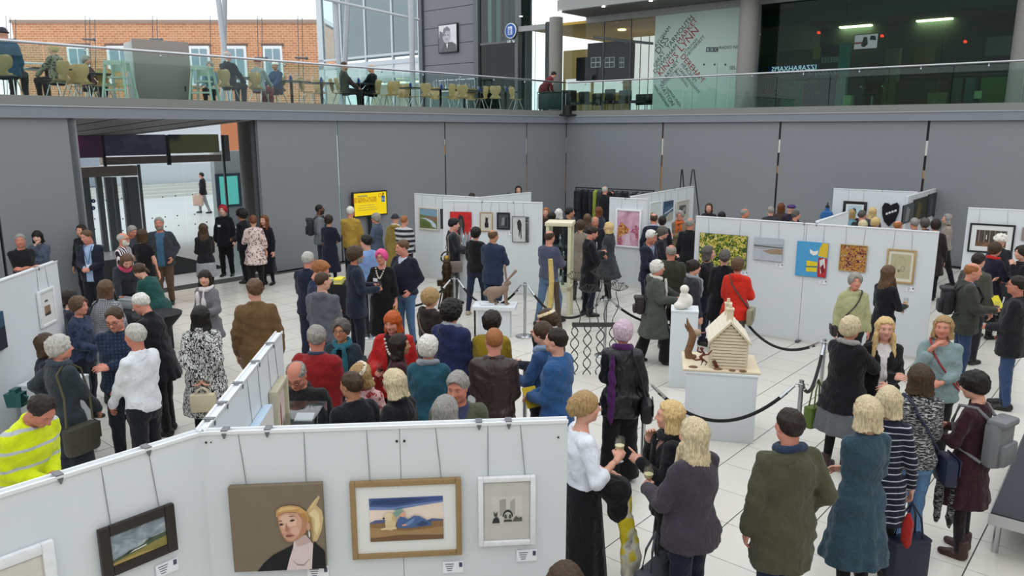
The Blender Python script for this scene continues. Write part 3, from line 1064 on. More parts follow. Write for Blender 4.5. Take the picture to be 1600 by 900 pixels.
    # ---- extras
 for e in ex:
  e, *arg = e if isinstance(e, tuple) else (e,)
  if e == 'glasses':
   b = MB()
   for sx in (-1, 1):
    pts = [(sx * .033 + .0225 * math.cos(a), .104 - .012 * abs(math.cos(a)) * (1 if math.cos(a) * sx > 0 else 0), .010 + .0165 * math.sin(a)) for a in np.linspace(0, 2 * math.pi, 12, endpoint=False)]
    b.tube(pts, .0024, 5, True)
    b.rod((sx * .053, .092, .014), (sx * .079, .0, .014), .002, n=5)
   b.rod((-.011, .106, .014), (.011, .106, .014), .002, n=5)
   g = obj('spectacles', b, mat('spectacle_frame', arg[0] if arg else '#17110e', .3), o)
   g.matrix_local = KH
  elif e == 'headglasses':
   b = MB()
   for sx in (-1, 1):
    b.ball((sx * .034, .075, .125), (.028, .012, .018), 10)
    b.rod((sx * .06, .07, .12), (sx * .09, -.03, .06), .003, n=5)
   g = obj('sunglasses', b, mat('sunglass_lens', '#101012', .15), o)
   g.matrix_local = KH
  elif e == 'beard':
   def bf(P):
    ax_ = np.abs(P[:, 0])
    d = head_sdf(P, sex) - .0055 - rough(P, .003, 90, 2)
    d = smax(d, P[:, 2] + .066 - .055 * np.clip((ax_ - .022) / .04, 0, 1), .006)
    d = np.maximum(d, .005 - P[:, 1])
    d = np.maximum(d, -(P[:, 2] + .118))
    return np.minimum(d, ell(P, (0, .093, -.0405), (.028, .010, .0065)))
   V, F = surfnet(bf, (-.1, -.02, -.14), (.1, .14, .03), .008)
   g = obj('beard', mesh_np('beard', V, F), hair_mat(arg[0] if arg else 'grey'), o)
   g.matrix_local = KH
  elif e == 'headband':
   def hb(P):
    d = np.abs(hair_sdf(P, arg[1] if len(arg) > 1 else 'updo')) - .008
    return np.maximum(d, np.abs(P[:, 2] * .8 - .065 + .35 * P[:, 1]) - .016)
   V, F = surfnet(hb, (-.15, -.2, -.06), (.15, .16, .17), .010)
   g = obj('headband', mesh_np('headband', V, F), fabric(arg[0], 'floral', '#e8d9c0', None, 2.0), o)
   g.matrix_local = KH
  elif e == 'scarf':
   c = arg[0]; drop = arg[1] if len(arg) > 1 else .35
   side = arg[2] if len(arg) > 2 else 0
   def sf(P):
    d = torus(P, (0, .005, 1.485 - dz), .085, .036, .95, .25)
    yb = np.interp(1.2, zt_, wy) + t + .02
    if drop > 0:
     for sx in ((-.06, .05) if not side else (side * .07,)):
      d = smin(d, ell(P, (sx, yb * .92, 1.45 - drop / 2 - dz), (.040, .028, drop / 2 + .03)), .03)
    elif drop < 0:
     d = smin(d, ell(P, (.10 * (side or -1), -yb * .9, 1.44 + drop / 2 - dz), (.045, .03, -drop / 2 + .03)), .03)
    return d + folds(P, .009)
   a = abs(drop)
   V, F = surfnet(sf, (-.2, -.26, 1.42 - a - .1 - dz), (.2, .28, 1.6 - dz), vx * .8)
   obj('scarf', mesh_np('scarf', warp(V) * k, F), fabric(c, *(arg[3] if len(arg) > 3 else ())), o)
  elif e == 'badge':
   yb = np.interp(1.27, zt_, wy) + t + .004
   p = warpm((.075, yb * .93, 1.27 - dz))
   b = MB().box((0, 0, 0), (.085, .004, .055))
   g = obj('name_badge', b, mat('badge_card', '#eef0f2', .5), o)
   g.matrix_local = Matrix.Translation(p * k) @ Matrix.Rotation(-.3, 4, 'Z')
  elif e == 'lanyard':
   yb = np.interp(1.2, zt_, wy) + t + .012
   ps = [warpm(q) * k for q in [(-.06, .0, 1.50 - dz), (-.065, yb * .75, 1.43 - dz), (-.04, yb * 1.02, 1.3 - dz), (0, yb * 1.05, 1.12 - dz), (.04, yb * 1.02, 1.3 - dz), (.065, yb * .75, 1.43 - dz), (.06, .0, 1.50 - dz)]]
   g = obj('lanyard', MB().tube(ps, .006, 5), mat('lanyard_ribbon', arg[0] if arg else '#20242c', .7), o)
   c = warpm((0, yb * 1.06, 1.08 - dz)) * k
   obj('name_badge', MB().box(c, (.07, .006, .09)), mat('badge_card', '#eef0f2', .5), g)
  elif e == 'necklace':
   b = MB()
   for a in np.linspace(-1, 1, 13):
    yy = np.interp(1.3, zt_, wy) + t + .01
    p = warpm((.075 * a, yy * (1 - .35 * a * a), 1.30 + .16 * abs(a) ** 1.6 - dz)) * k
    b.ball(p, .014, 8)
   obj('necklace', b, mat('necklace_beads', arg[0] if arg else '#d8b54a', .35), o)
  elif e == 'tie':
   yb = np.interp(1.25, zt_, wy) + t
   b = MB().prism([(-.018, 1.45), (.018, 1.45), (.03, 1.12), (0, 1.07), (-.03, 1.12)], yb * .93, yb * .93 + .012)
   for v in b.bm.verts:
    v.co.z -= dz
    v.co = Vector(warp(np.array([v.co]))[0]) * k
   obj('tie', b, fabric(arg[0]), o)
  elif e == 'collar_shirt':
   def cf(P):
    return smax(torus(P, (0, -.004, 1.497 - dz), .066, .018, 1.0, .2), -cap(P, (0, -.004, 1.45 - dz), (0, .02, 1.62 - dz), nk - .002, nk + .01), .006)
   V, F = surfnet(cf, (-.12, -.12, 1.43 - dz), (.12, .12, 1.56 - dz), .010)
   obj('shirt_collar', mesh_np('collar', warp(V) * k, F), fabric(arg[0]), o)
  elif e == 'strap':
   # strap of a bag worn across the body: from one shoulder over chest and back to the opposite hip
   sd, c = arg[0], arg[1]
   ps = []
   for a in np.linspace(0, 2 * math.pi, 28, endpoint=False):
    z = 1.20 + .26 * math.cos(a) - dz
    x = sd * .115 * math.cos(a) * 1.0 - sd * .06 * (1 - math.cos(a)) * 1.0
    aa = np.interp(z + dz, zt_, wx) + t + .014; bb = np.interp(z + dz, zt_, wy) + t + .014
    x = max(-aa * .97, min(aa * .97, x))
    y = bb * math.sqrt(max(0, 1 - (x / aa) ** 2)) * (1 if math.sin(a) > 0 else -1)
    y *= min(1, abs(math.sin(a)) * 3)
    if z + dz > 1.40:
     z += .035
    ps.append(warpm((x, y, z)) * k)
   obj('bag_strap', MB().tube(ps, .011, 6, True), fabric(c, 'leather'), o)
 Mw = Matrix.Translation(base) @ Matrix.Rotation(-yaw, 4, 'Z')
 def world(p):
  return Mw @ (warpm(p) * k)
 info = dict(o=o, base=base, yaw=yaw, fw=fw, k=k, R=Mw @ (Vector(hw[1]) * k), L=Mw @ (Vector(hw[-1]) * k), world=world, t=t, depth=lambda z: float(np.interp(z, zt_, wy) + t), width=lambda z: float(np.interp(z, zt_, wx) + t))
 PEOPLE.append(info)
 return info
# ================================================================== the building
ZF, ZL, ZG, ZR = 3.82, 4.04, 4.25, 5.25      # fascia bottom, lip, ledge top, handrail
ZB = 4.18                                     # upper floor
M_wall = mat('grey_wall_panel', '#808387', .45, var=.03, scale=1.2, spec=.45)
M_fascia = mat('grey_fascia', '#7d828a', .45, var=.03, scale=1.5)
M_ledge = mat('warm_grey_ledge', '#7d7e79', .6, var=.05, scale=2)
M_dark = mat('dark_gap', '#1d1f22', .7)
M_chrome = mat('brushed_steel', '#b9bcbf', .25, 1.0, var=.03)
M_tile = mat('white_floor_tile', '#d8d4ca', .22, var=.035, scale=1.3, spec=.5)
M_grout = mat('dark_grout', '#4a4a47', .9)
M_white = mat('white_painted_board', '#d6dbde', .55, var=.015, scale=3)
M_alu = mat('white_aluminium_rail', '#e6e8ea', .3, .15, var=.02)
M_balglass = glass('balustrade_glass', (.80, .90, .87), .018)
M_clear = glass('clear_pane', (.93, .97, .96), .012)
M_bbcglass = glass('green_tinted_pane', (.60, .76, .70), .008)
M_steelgrey = mat('grey_steel_post', '#5b5f63', .4, .3)
# ---- floor: dark bed with single tiles laid on it
TU, TV = .605, .615
cu, cv = CORNER.dot(DU), CORNER.dot(DV)
u_lines0, v_lines0 = 5.026 - cu, -.902 - cv
floor = struct('floor', MB().box2((-1.0 + 0, -32, -.06), (27, .3, -.006)), M_grout, loc=CORNER, rz=GRID_ROT)
tile_me = MB().box((0, 0, -.006), (TV - .011, TU - .007, .012)).mesh('tile')
tile_me.materials.append(M_tile)
cells = []
i0 = int(math.floor((-32 - u_lines0) / TU)); i1 = int(math.ceil((0 - u_lines0) / TU))
j0 = int(math.floor((0 - v_lines0) / TV)); j1 = int(math.ceil((26 - v_lines0) / TV))
rest = MB()
for i in range(i0, i1):
 for j in range(j0, j1):
  u = u_lines0 + (i + .5) * TU
  v = v_lines0 + (j + .5) * TV
  if u > -.02 or v < .02:
   continue
  p = W(u, v)
  d = p.y * CP - (0 - CAM_H) * SP
  vis = False
  if d > .5:
   px = 800 + FPX * p.x / d
   py = 450 - FPX * (p.y * SP + (0 - CAM_H) * CP) / d
   vis = -40 < px < 1640 and py < 940
   # not the ones wholly hidden behind the near display boards
   if px < 880 and py > 700:
    vis = False
  cells.append((0 if vis else 1, p.length, u, v))
cells.sort()
for n, (a, d, u, v) in enumerate(cells):
 if n < 300:
  t = bpy.data.objects.new('tile', tile_me)
  COL.objects.link(t)
  t.parent = floor
  t.location = (v, u, 0)
 else:
  x, y = v, u
  a_, b_ = (TV - .011) / 2, (TU - .007) / 2
  rest.quad((x - a_, y - b_, 0), (x + a_, y - b_, 0), (x + a_, y + b_, 0), (x - a_, y + b_, 0))
tag(obj('floor_tiles', rest, M_tile, floor), kind='stuff')
# ---- left wall (plane V=0) and right wall (plane U=0), grey panels with open joints
JL = [-30, -26.2, -22.2, -18.2, -16.62]
JL2 = [-12.55, -10.17, -6.17, -2.26, 0.0]
JR = [0.0, 4.0, 7.97, 11.97, 15.97, 20, 26]
def band_mat(name, stops):
 m = bpy.data.materials.new(name)
 m.use_nodes = True
 nt, N, L, b = nodes_of(m)
 tc = N.new('ShaderNodeTexCoord')
 sp = N.new('ShaderNodeSeparateXYZ')
 L.new(tc.outputs['Object'], sp.inputs[0])
 mr = N.new('ShaderNodeMapRange')
 mr.inputs['From Max'].default_value = ZF
 L.new(sp.outputs['Z'], mr.inputs['Value'])
 r = ramp_node(N, stops, 'CONSTANT')
 L.new(mr.outputs[0], r.inputs[0])
 L.new(r.outputs[0], b.inputs['Base Color'])
 b.inputs['Roughness'].default_value = .6
 return m
M_gapL = band_mat('joint_backing_pale', [(0, '#2a2c30'), (.25, '#a8c2c4'), (.55, '#d8e6e4'), (.9, '#8fb0b0')])  # pale bands put the outside light seen through the slots into colour
M_gapM = band_mat('joint_backing_mixed', [(0, '#22252a'), (.60, '#1c1d20'), (.74, '#c08a3e'), (.82, '#e9e6dc'), (.86, '#3a3d40')])
M_gapR = band_mat('joint_backing_wood', [(0, '#2a211c'), (.35, '#b98539'), (.62, '#6b4a2c'), (.72, '#e9e2cc'), (.86, '#53251c')])
M_gapD = band_mat('joint_backing_dark', [(0, '#15120f'), (.45, '#2b1d15'), (.60, '#b08a60'), (.66, '#141416'), (.76, '#dfe0dc'), (.86, '#101113')])
wl = struct('wall_left', MB().box2((-.30, -30, 0), (-.20, -16.62, ZF)).box2((-.30, -12.55, 0), (-.20, .3, ZF)), mat('wall_core', '#5c5f63', .6), loc=CORNER, rz=GRID_ROT)
for js in (JL, JL2):
 for a, b in zip(js[:-1], js[1:]):
  g = .028 if b != 0 else .012
  obj('wall_panel', MB().box2((-.12, a + .028, .03), (0, b - g, ZF)), M_wall, wl)
for u, m in ((-10.17, M_gapL), (-6.17, M_gapM), (-2.26, M_gapR)):
 obj('joint_strip', MB().box2((-.10, u - .05, .03), (-.03, u + .05, ZF)), m, wl)
wr = struct('wall_right', MB().box2((-.3, .20, 0), (26, .30, ZF)), M_dark, loc=CORNER, rz=GRID_ROT)
for a, b in zip(JR[:-1], JR[1:]):
 obj('wall_panel', MB().box2((a + (.032 if a else .02), 0, .03), (b - .032, .12, ZF)), M_wall, wr)
for v, m in ((0.0, M_gapR), (4.0, M_gapR), (7.97, M_gapD), (11.97, M_gapD)):
 obj('joint_strip', MB().box2((v - .06, .03, .03), (v + .06, .10, ZF)), m, wr)
# fascia, lip and ledge round the edge of the upper floor
fl = struct('trim_1', MB().box2((-1.2, -30, ZF), (.10, .6, ZL)), M_fascia, loc=CORNER, rz=GRID_ROT)
obj('lip', MB().box2((-.02, -30, ZL), (.125, .12, ZL + .022), bev=.006), mat('pale_lip', '#a4abb1', .35), fl)
obj('ledge', MB().box2((-1.2, -30, ZL), (.02, .6, ZG)), M_ledge, fl)
fr = struct('trim_2', MB().box2((-.10, -.10, ZF), (26, 1.2, ZL)), M_fascia, loc=CORNER, rz=GRID_ROT)
obj('lip', MB().box2((-.12, -.125, ZL), (26, .02, ZL + .022), bev=.006), MATS[('pale_lip',)], fr)
obj('ledge', MB().box2((-.1, -.02, ZL), (26, 1.2, ZG)), M_ledge, fr)
# upper floor slab
struct('upper_floor', MB().box2((-7.2, -30, 3.86), (-1.2, 14, ZB)).box2((-1.2, 1.2, 3.86), (26, 14, ZB)), mat('upper_floor_stone', '#a3a29c', .5), loc=CORNER, rz=GRID_ROT)
# rounded black bracket where the two ledges meet
bk = struct('trim_3', MB().lathe([(.01, 0), (.30, .0), (.36, .02), (.36, .05), (.28, .07), (.16, .08), (.16, .38), (.01, .38)], (0, 0, 0), 24), mat('black_corner_bracket', '#141517', .4), loc=W(-.12, .12, ZL + .03))
# ---- balustrades: glass panes, handrail, clamps
def balustrade(name, along, a, b, label, step=1.55):
 e = empty(name, CORNER, GRID_ROT)
 tag(e, label, 'balustrade')
 def pt(s, off, z):
  return (s, -off, z) if along == 'V' else (off, s, z)
 n = int((b - a) / step)
 pane = None
 for i in range(n):
  s = a + i * step
  if along == 'V':
   bx = MB().box2((s + .012, .045, ZG - .05), (s + step - .012, .057, ZR - .05))
  else:
   bx = MB().box2((-.057, s + .012, ZG - .05), (-.045, s + step - .012, ZR - .05))
  obj('glass_pane', bx, M_balglass, e)
  c = pt(s + step * .5, -.05, ZR - .085)
  obj('clamp', MB().ball(c, (.028, .028, .03), 8).rod(c, (c[0], c[1], ZR), .008, n=6), M_chrome, e)
 obj('handrail', MB().rod(pt(a, -.05, ZR), pt(b, -.05, ZR), .03, n=12), M_chrome, e)
 return e
balustrade('glass_balustrade', 'U', -21.7, 0.0, 'long glass balustrade with steel handrail in front of the upstairs cafe tables')
balustrade('glass_balustrade', 'V', 0.0, 20.2, 'glass balustrade with steel handrail in front of the radio studios')
# ---- entrance recess in the left wall
rec = struct('door_1', MB().prism([(0, ZF), (-7.0, 3.43), (-7.0, 3.49), (0, ZF + .05)], -16.62, -12.55, 'Y'), mat('soffit_panel', '#8d8683', .6), loc=CORNER, rz=GRID_ROT)
# seams on the soffit
for u in (-15.8, -14.8, -13.8, -12.9):
 obj('soffit_seam', MB().prism([(-.02, ZF - .010), (-6.98, 3.422), (-6.98, 3.43), (-.02, ZF)], u - .012, u + .012, 'Y'), M_dark, rec)
obj('side_wall', MB().box2((-7.2, -16.62 - .16, 0), (0, -16.62, ZF)), M_wall, rec)
VD = -7.0
def vz(px, py, v=VD):
 u, z = on_v(px, py, v)
 return u, z
def strip(name, m, px0, px1, py0, py1, v=VD, th=.06, parent=rec, ground=False):
 u0, z1 = vz(px0, py0, v); u1, _ = vz(px1, py0, v); _, z0 = vz(px0, py1, v)
 if ground:
  z0 = 0
 if name == 'banner':
  z1 = 3.44
 return obj(name, MB().box2((v - th, u0, z0), (v, u1, z1)), m, parent)
def banner_mat(name, base, mark, sc=3.0, lo=.52):
 m = bpy.data.materials.new(name)
 m.use_nodes = True
 nt, N, L, b = nodes_of(m)
 tc = N.new('ShaderNodeTexCoord')
 nz = N.new('ShaderNodeTexNoise'); nz.inputs['Scale'].default_value = sc
 L.new(tc.outputs['Object'], nz.inputs['Vector'])
 r = ramp_node(N, [(0, base), (lo, base), (lo + .08, mark)])
 L.new(nz.outputs['Fac'], r.inputs[0]); L.new(r.outputs[0], b.inputs['Base Color'])
 b.inputs['Roughness'].default_value = .5
 return m
strip('banner', banner_mat('plum_banner', '#8a6a88', '#aa649c', 2.0), 121, 160, 212, 247)
strip('banner', banner_mat('navy_banner', '#7c82a0', '#8d94b4', 2.0), 161, 258, 212, 244)
strip('banner', banner_mat('olive_banner', '#b0b184', '#6c707a', .9, .55), 263, 341, 211, 240)
strip('banner_post', M_steelgrey, 158, 162, 211, 262)
strip('banner_post', M_steelgrey, 258, 264, 211, 258)
strip('beam', mat('bronze_beam', '#a59a90', .5, .0), 160, 346, 246, 258, th=.25)
strip('beam', mat('bronze_beam', '#a59a90', .5, .0), 121, 214, 262, 278, v=VD + .1, th=.5)
# dark revolving door frames on the left of the entrance
for a, b in ((127, 139), (150, 159), (164, 174), (176, 182), (191, 196), (197, 215)):
 strip('door_frame', mat('dark_door_frame', '#7c8084', .5, .0), a, b, 277, 400, v=VD + .08, th=.12, ground=True)
strip('door_frame', mat('dark_door_frame', '#7c8084', .5, .0), 215, 219, 257, 400, v=VD + .08, ground=True)
strip('door_pane', M_clear, 139, 197, 277, 400, v=VD - .04, th=.012, ground=True)
strip('door_pane', M_clear, 219, 284, 257, 400, v=VD - .04, th=.012, ground=True)
strip('door_pane', M_clear, 285, 331, 257, 400, v=VD - .04, th=.012, ground=True)
strip('door_frame', M_steelgrey, 346, 349, 211, 400, v=VD + .08, ground=True)
strip('door_frame', mat('dark_door_frame', '#7c8084', .5, .0), 349, 357, 211, 252, v=VD + .1)
M_dot = mat('manifestation_dot', '#23262b', .6)
dots = [(254, 308), (274, 306), (301, 304), (318, 303), (238, 341), (258, 339), (277, 337), (304, 335), (259, 354), (279, 352), (305, 350), (323, 347),
  (161, 310), (166, 313), (175, 310), (185, 312), (190, 310), (148, 342), (161, 343), (178, 342), (185, 345), (192, 342), (148, 358), (162, 360), (178, 359), (186, 358), (192, 360)]
for x, y in dots:
 u, z = vz(x, y, VD + .0)
 obj('door_dot', MB().rod((VD + .0, u, z), (VD + .006, u, z), .022, n=8), M_dot, rec)
for y in (314, 325):
 u, z = vz(145.5, y, VD + .12)
 s = obj('door_sign', MB().rod((VD + .12, u, z), (VD + .135, u, z), .06, n=16), mat('blue_round_sign', '#1f4f94', .4), rec)
 obj('sign_mark', MB().box2((VD + .135, u - .02, z - .03), (VD + .14, u + .02, z + .03)), M_white, s)
# concrete column beside the entrance, seen through the opening
cxu, _ = vz(390, 300, -6.2)
struct('column_1', MB().lathe([(.24, 0), (.24, 3.86)], (0, 0, 0), 20), mat('dark_concrete', '#837f7c', .7), loc=W(cxu, -6.2))
# entrance mat
entr = obj('entrance_mat', MB().box2((-5.2, -16.3, .001), (-1.65, -12.7, .012)), mat('black_coir_mat', '#26272a', .95, var=.2, scale=60), loc=CORNER, rz=GRID_ROT)
tag(entr, 'large black coir mat on the floor inside the entrance', 'mat')
# ---- outside the entrance
pave = struct('pavement', MB().box2((-80, -70, -.08), (-.3, 60, 0)), mat('pale_paving', '#d9dbdc', .30, var=.04, scale=.6), loc=CORNER, rz=GRID_ROT)
for i, v in enumerate((-24.0, -24.6, -25.2, -25.8)):
 struct('outside_step', MB().box2((v - .6, -40, 0), (v, 14, .14 * (i + 1))), mat('pale_step_stone', '#c9c8c4', .7), loc=CORNER, rz=GRID_ROT)
sf = empty('shop_front', W(-14, -26.6), GRID_ROT)
tag(sf, 'pale shop front with orange brick piers seen across the square through the door', 'building')
obj('wall', MB().box2((-1, -16, 0), (0, 16, 4.3)), mat('pale_render', '#c2c8ce', .7), sf)
for a in (-4, 1.0, 6.0):
 obj('brick_pier', MB().box2((0, a, 0), (.25, a + .7, 4.2)), mat('orange_brick_plain', '#b4714a', .8), sf)
 w = obj('shop_window', MB().box2((.0, a + .9, .6), (.06, a + 1.9, 3.6)), mat('shop_glass', '#8d98a6', .2), sf)
# information kiosk just outside with lit screen
k0, kz = vz(333, 236, -9.6); k1, _ = vz(384, 236, -9.6)
ki = empty('information_kiosk', W((k0 + k1) / 2, -9.6), GRID_ROT)
tag(ki, 'grey information kiosk with a lit teal screen outside the entrance door', 'kiosk')
kw = (k1 - k0)
obj('body', MB().box2((-.3, -kw / 2, 0), (0, kw / 2, kz), bev=.02), mat('kiosk_grey', '#8d9493', .5), ki)
s0, sz1 = vz(333, 272, -9.6); s1, sz0 = vz(378, 322, -9.6)
fr_ = obj('screen_frame', MB().box2((0, s0 - (k0 + k1) / 2 + .05, sz0), (.04, s1 - (k0 + k1) / 2, sz1)), mat('kiosk_navy', '#3a4656', .4), ki)
obj('screen', MB().box2((.04, s0 - (k0 + k1) / 2 + .2, sz0 + .1), (.05, s1 - (k0 + k1) / 2 - .13, sz1 - .1)), mat('teal_screen', '#57b3aa', .3, emit=.5), fr_)
# orange brick return seen in the slit beside the column
ob0, ob1 = on_v(397, 250, -11.5)[0], on_v(425, 250, -11.5)[0]
struct('outside_wall', MB().box2((-14, ob0, 0), (-11.5, ob1, 3.9)), mat('orange_brick_plain', '#b4714a', .8), loc=CORNER, rz=GRID_ROT)
# ---- the rest of the hall, behind and beside the viewpoint: solid walls under an open glazed roof
M_back = mat('warm_brick_hall_wall', '#b3aca2', .8, var=.08, scale=.7)
struct('wall_back', MB().box2((-.3, -31.3, 0), (25, -31, 7)), M_back, loc=CORNER, rz=GRID_ROT)
struct('wall_side', MB().box2((24.7, -31, 0), (25, .3, 7)), M_back, loc=CORNER, rz=GRID_ROT)
# ================================================================== upper level
UG = 2.0                                      # glazing line behind the right balustrade
def g(px, py, u=UG):
 return on_u(px, py, u)                    # -> v, z
UP = lambda name: empty(name, CORNER, GRID_ROT)
def ubox(name, m, px0, py0, px1, py1, u=UG, th=.08, parent=None, z0=None, z1=None, front=0.0):
 v0, za = g(px0, py0, u); v1, zb = g(px1, py1, u)
 za = z1 if z1 is not None else za
 zb = z0 if z0 is not None else zb
 o = obj(name, MB().box2((v0, u - front, zb), (v1, u + th, za)), m, parent)
 if parent is None:
  o.location = CORNER; o.rotation_euler = (0, 0, GRID_ROT)
 return o
M_soffit = mat('dark_soffit', '#62605e', .6)
M_beam = mat('pale_beam', '#8f9291', .5)
ZC = 7.75
cl = struct('ceiling', MB().box2((-.6, .35, ZC), (26, 14, ZC + .5)), M_soffit, loc=CORNER, rz=GRID_ROT)
obj('edge_beam', MB().box2((-.6, .15, ZC + .02), (26, .36, ZC + .4)), M_beam, cl)
obj('glazing_head', MB().box2((-.6, UG - .06, ZC - .22), (26, UG + .12, ZC)), M_beam, cl)
for px, py in ((814, 25), (875, 18), (943, 10), (1017, 1)):
 p = at_z(px, py, ZC)
 q = p - CORNER
 l = obj('downlight', MB().rod((q.dot(DV), q.dot(DU), ZC - .02), (q.dot(DV), q.dot(DU), ZC), .06, n=14), mat('lit_downlight', '#fff6e2', .4, emit=6), cl)
for n, (px, u, r) in enumerate(((868, 1.25, .26), (1165, 1.2, .30), (1596, 1.2, .30))):
 v, _ = g(px, 120, u)
 struct('column_%d' % (n + 2), MB().lathe([(r, ZB), (r, ZC)], (0, 0, 0), 28), mat('smooth_concrete', '#86837f', .6, var=.04, scale=3), loc=W(u, v))
# ---- curtain wall block (px 495-655)
cw = struct('window_1', MB().box2((g(497, 60)[0], UG - .05, ZB), (g(505, 60)[0], UG + .1, 14)), mat('pale_mullion', '#b9c2c8', .35, .2), loc=CORNER, rz=GRID_ROT)
M_mul = MATS[('pale_mullion',)]
for px in (533, 571, 613, 655):
 v = g(px, 60)[0]
 obj('mullion', MB().box2((v - .06, UG - .04, ZB), (v + .06, UG + .08, 14)), M_mul, cw)
va, vb = g(497, 60)[0], g(655, 60)[0]
z_a = g(500, 73)[1]
for z0, z1 in ((6.0, 6.12), (6.65, 6.85), (7.05, 7.15), (10.2, 10.35)):
 obj('transom', MB().box2((va, UG - .05, z0), (vb, UG + .07, z1)), M_mul, cw)
obj('spandrel', MB().box2((va, UG, 6.12), (vb, UG + .04, 6.65)), mat('white_spandrel', '#d2d8da', .4), cw)
M_cwg = glass('curtain_wall_glass', (.70, .80, .80), .10)
ms = [497, 533, 571, 613, 655]
for a, b in zip(ms[:-1], ms[1:]):
 obj('pane', MB().box2((g(a, 60)[0] + .06, UG, ZB), (g(b, 60)[0] - .06, UG + .012, 6.0)), M_cwg, cw)
 obj('pane', MB().box2((g(a, 60)[0] + .06, UG, 7.15), (g(b, 60)[0] - .06, UG + .012, 10.2)), M_cwg, cw)
# what lies behind those panes: a warm-lit room below, pale blinds above
struct('wall_curtain_room', MB().box2((va, UG + 3.4, ZB), (vb, UG + 3.5, 6.0)), mat('warm_room_wall', '#b7a06c', .8, var=.3, scale=1.2), loc=CORNER, rz=GRID_ROT)
struct('wall_upper_room', MB().box2((va, UG + 1.0, 7.1), (vb, UG + 1.1, 11)), mat('grey_blind', '#8a949b', .8, var=.25, scale=.8), loc=CORNER, rz=GRID_ROT)
for a in (.3, .52, .75):
 l = obj('strip_light', MB().box2((va + (vb - va) * a, UG + 1.4, 5.9), (va + (vb - va) * a + .9, UG + 1.6, 5.94)), mat('warm_strip_light', '#ffe9b0', .5, emit=4), cw)
struct('wall_curtain_roof', MB().box2((va, UG + .1, 6.1), (vb, UG + 3.5, 6.6)), M_white, loc=CORNER, rz=GRID_ROT)
# ---- grey clad block with the portrait (px 655-750)
v0, v1 = g(657, 60)[0], g(748, 60)[0]
gb = struct('wall_clad', MB().box2((v0, UG + .04, ZB), (v1, UG + 3, 14)), M_dark, loc=CORNER, rz=GRID_ROT)
zs = [ZB, g(705, 100)[1], g(705, 68)[1], g(705, 41)[1], g(705, 12)[1], g(705, -22)[1], g(705, -60)[1], 14]
M_clad = mat('slate_grey_cladding', '#6d6f75', .5, var=.03, scale=2)
for a, b in zip(zs[:-1], zs[1:]):
 obj('cladding_panel', MB().box2((v0 + .25, UG, a + .012), (v1 - .22, UG + .045, b - .012)), M_clad, gb)
obj('pilaster', MB().box2((v0, UG - .12, ZB), (v0 + .22, UG + .04, 14)), M_steelgrey, gb)
obj('pilaster', MB().box2((v1 - .2, UG - .12, ZB), (v1 + .06, UG + .04, 14)), M_steelgrey, gb)
# ---- lift shaft of dark glass (px 750-808)
v2, v3 = g(751, 60)[0], g(807, 60)[0]
ls = struct('window_2', MB().box2((v2, UG + .9, ZB), (v3, UG + 1.0, 14)), mat('lift_shaft_back', '#24302f', .4), loc=CORNER, rz=GRID_ROT)
zt = g(780, 67)[1]
obj('pane', MB().box2((v2, UG - .02, ZB), (v3, UG, zt - .04)), glass('dark_lift_glass', (.30, .36, .36), .03), ls)
obj('pane', MB().box2((v2, UG - .02, zt + .04), (v3, UG, 14)), glass('grey_lift_glass', (.62, .72, .70), .04), ls)
obj('transom', MB().box2((v2, UG - .05, zt - .04), (v3, UG + .03, zt + .04)), M_steelgrey, ls)
for px, c in ((755, '#c7d3cf'), (760, '#3c4a48'), (768, '#8fa29d'), (780, '#465553'), (790, '#2f3b3a'), (797, '#5d6c69')):
 v = g(px, 30)[0]
 obj('guide_rail', MB().box2((v, UG + .3, zt), (v + .2, UG + .4, 14)), mat('lift_rail_' + c[1:], c, .4), ls)
obj('mullion', MB().box2((v3 - .02, UG - .08, ZB), (v3 + .14, UG + .12, 14)), M_steelgrey, ls)
# round lift sign
sv, sz = g(797, 48, 1.8)
sg = empty('lift_sign', W(1.85, sv, sz), GRID_ROT)
tag(sg, 'round blue sign with white figures hanging on the dark glass lift shaft', 'sign')
obj('disc', MB().rod((0, 0, 0), (0, -.03, 0), .30, n=32), mat('sign_white', '#e9eef2', .4), sg)
d2 = obj('blue_disc', MB().rod((0, -.03, 0), (0, -.045, 0), .27, n=32), mat('sign_blue', '#1d4f9c', .4), sg)
b = MB().box((0, -.05, .0), (.22, .012, .32))
ps = obj('symbol_panel', b, MATS[('sign_white',)], sg)
b = MB()
for x in (-.06, .0, .06):
 b.ball((x, -.062, .10), (.02, .006, .022), 8)
 b.box((x, -.06, .0), (.034, .008, .13)).box((x - .009, -.06, -.1), (.013, .008, .09)).box((x + .009, -.06, -.1), (.013, .008, .09))
obj('figures', b, d2.data.materials[0], ps)
def text(s, size, m, parent=None, M=None, ext=.004, name='lettering', align='CENTER'):
 c = bpy.data.curves.new(name, 'FONT')
 c.body = s
 c.size = size
 c.align_x = align
 c.extrude = ext
 c.resolution_u = 2
 o = bpy.data.objects.new(name, c)
 COL.objects.link(o)
 dg = bpy.context.evaluated_depsgraph_get()
 me = bpy.data.meshes.new_from_object(o.evaluated_get(dg))
 bpy.data.objects.remove(o)
 me.materials.clear()
 o = bpy.data.objects.new(name, me)
 COL.objects.link(o)
 me.materials.append(m)
 if parent:
  o.parent = parent
 if M is not None:
  o.matrix_local = M
 return o
UPR = Matrix.Rotation(math.pi / 2, 4, 'X')     # text standing up, reading along +X, facing -Y
text('Lift', .16, MATS[('sign_white',)], sg, Matrix.Translation((-.08, -.03, -.46)) @ UPR)
# arrow beside the word
obj('arrow', MB().rod((.1, -.03, -.38), (.2, -.03, -.46), .014, n=6).box((.2, -.03, -.42), (.014, .012, .09)).box((.165, -.03, -.465), (.09, .012, .014)), MATS[('sign_white',)], sg)
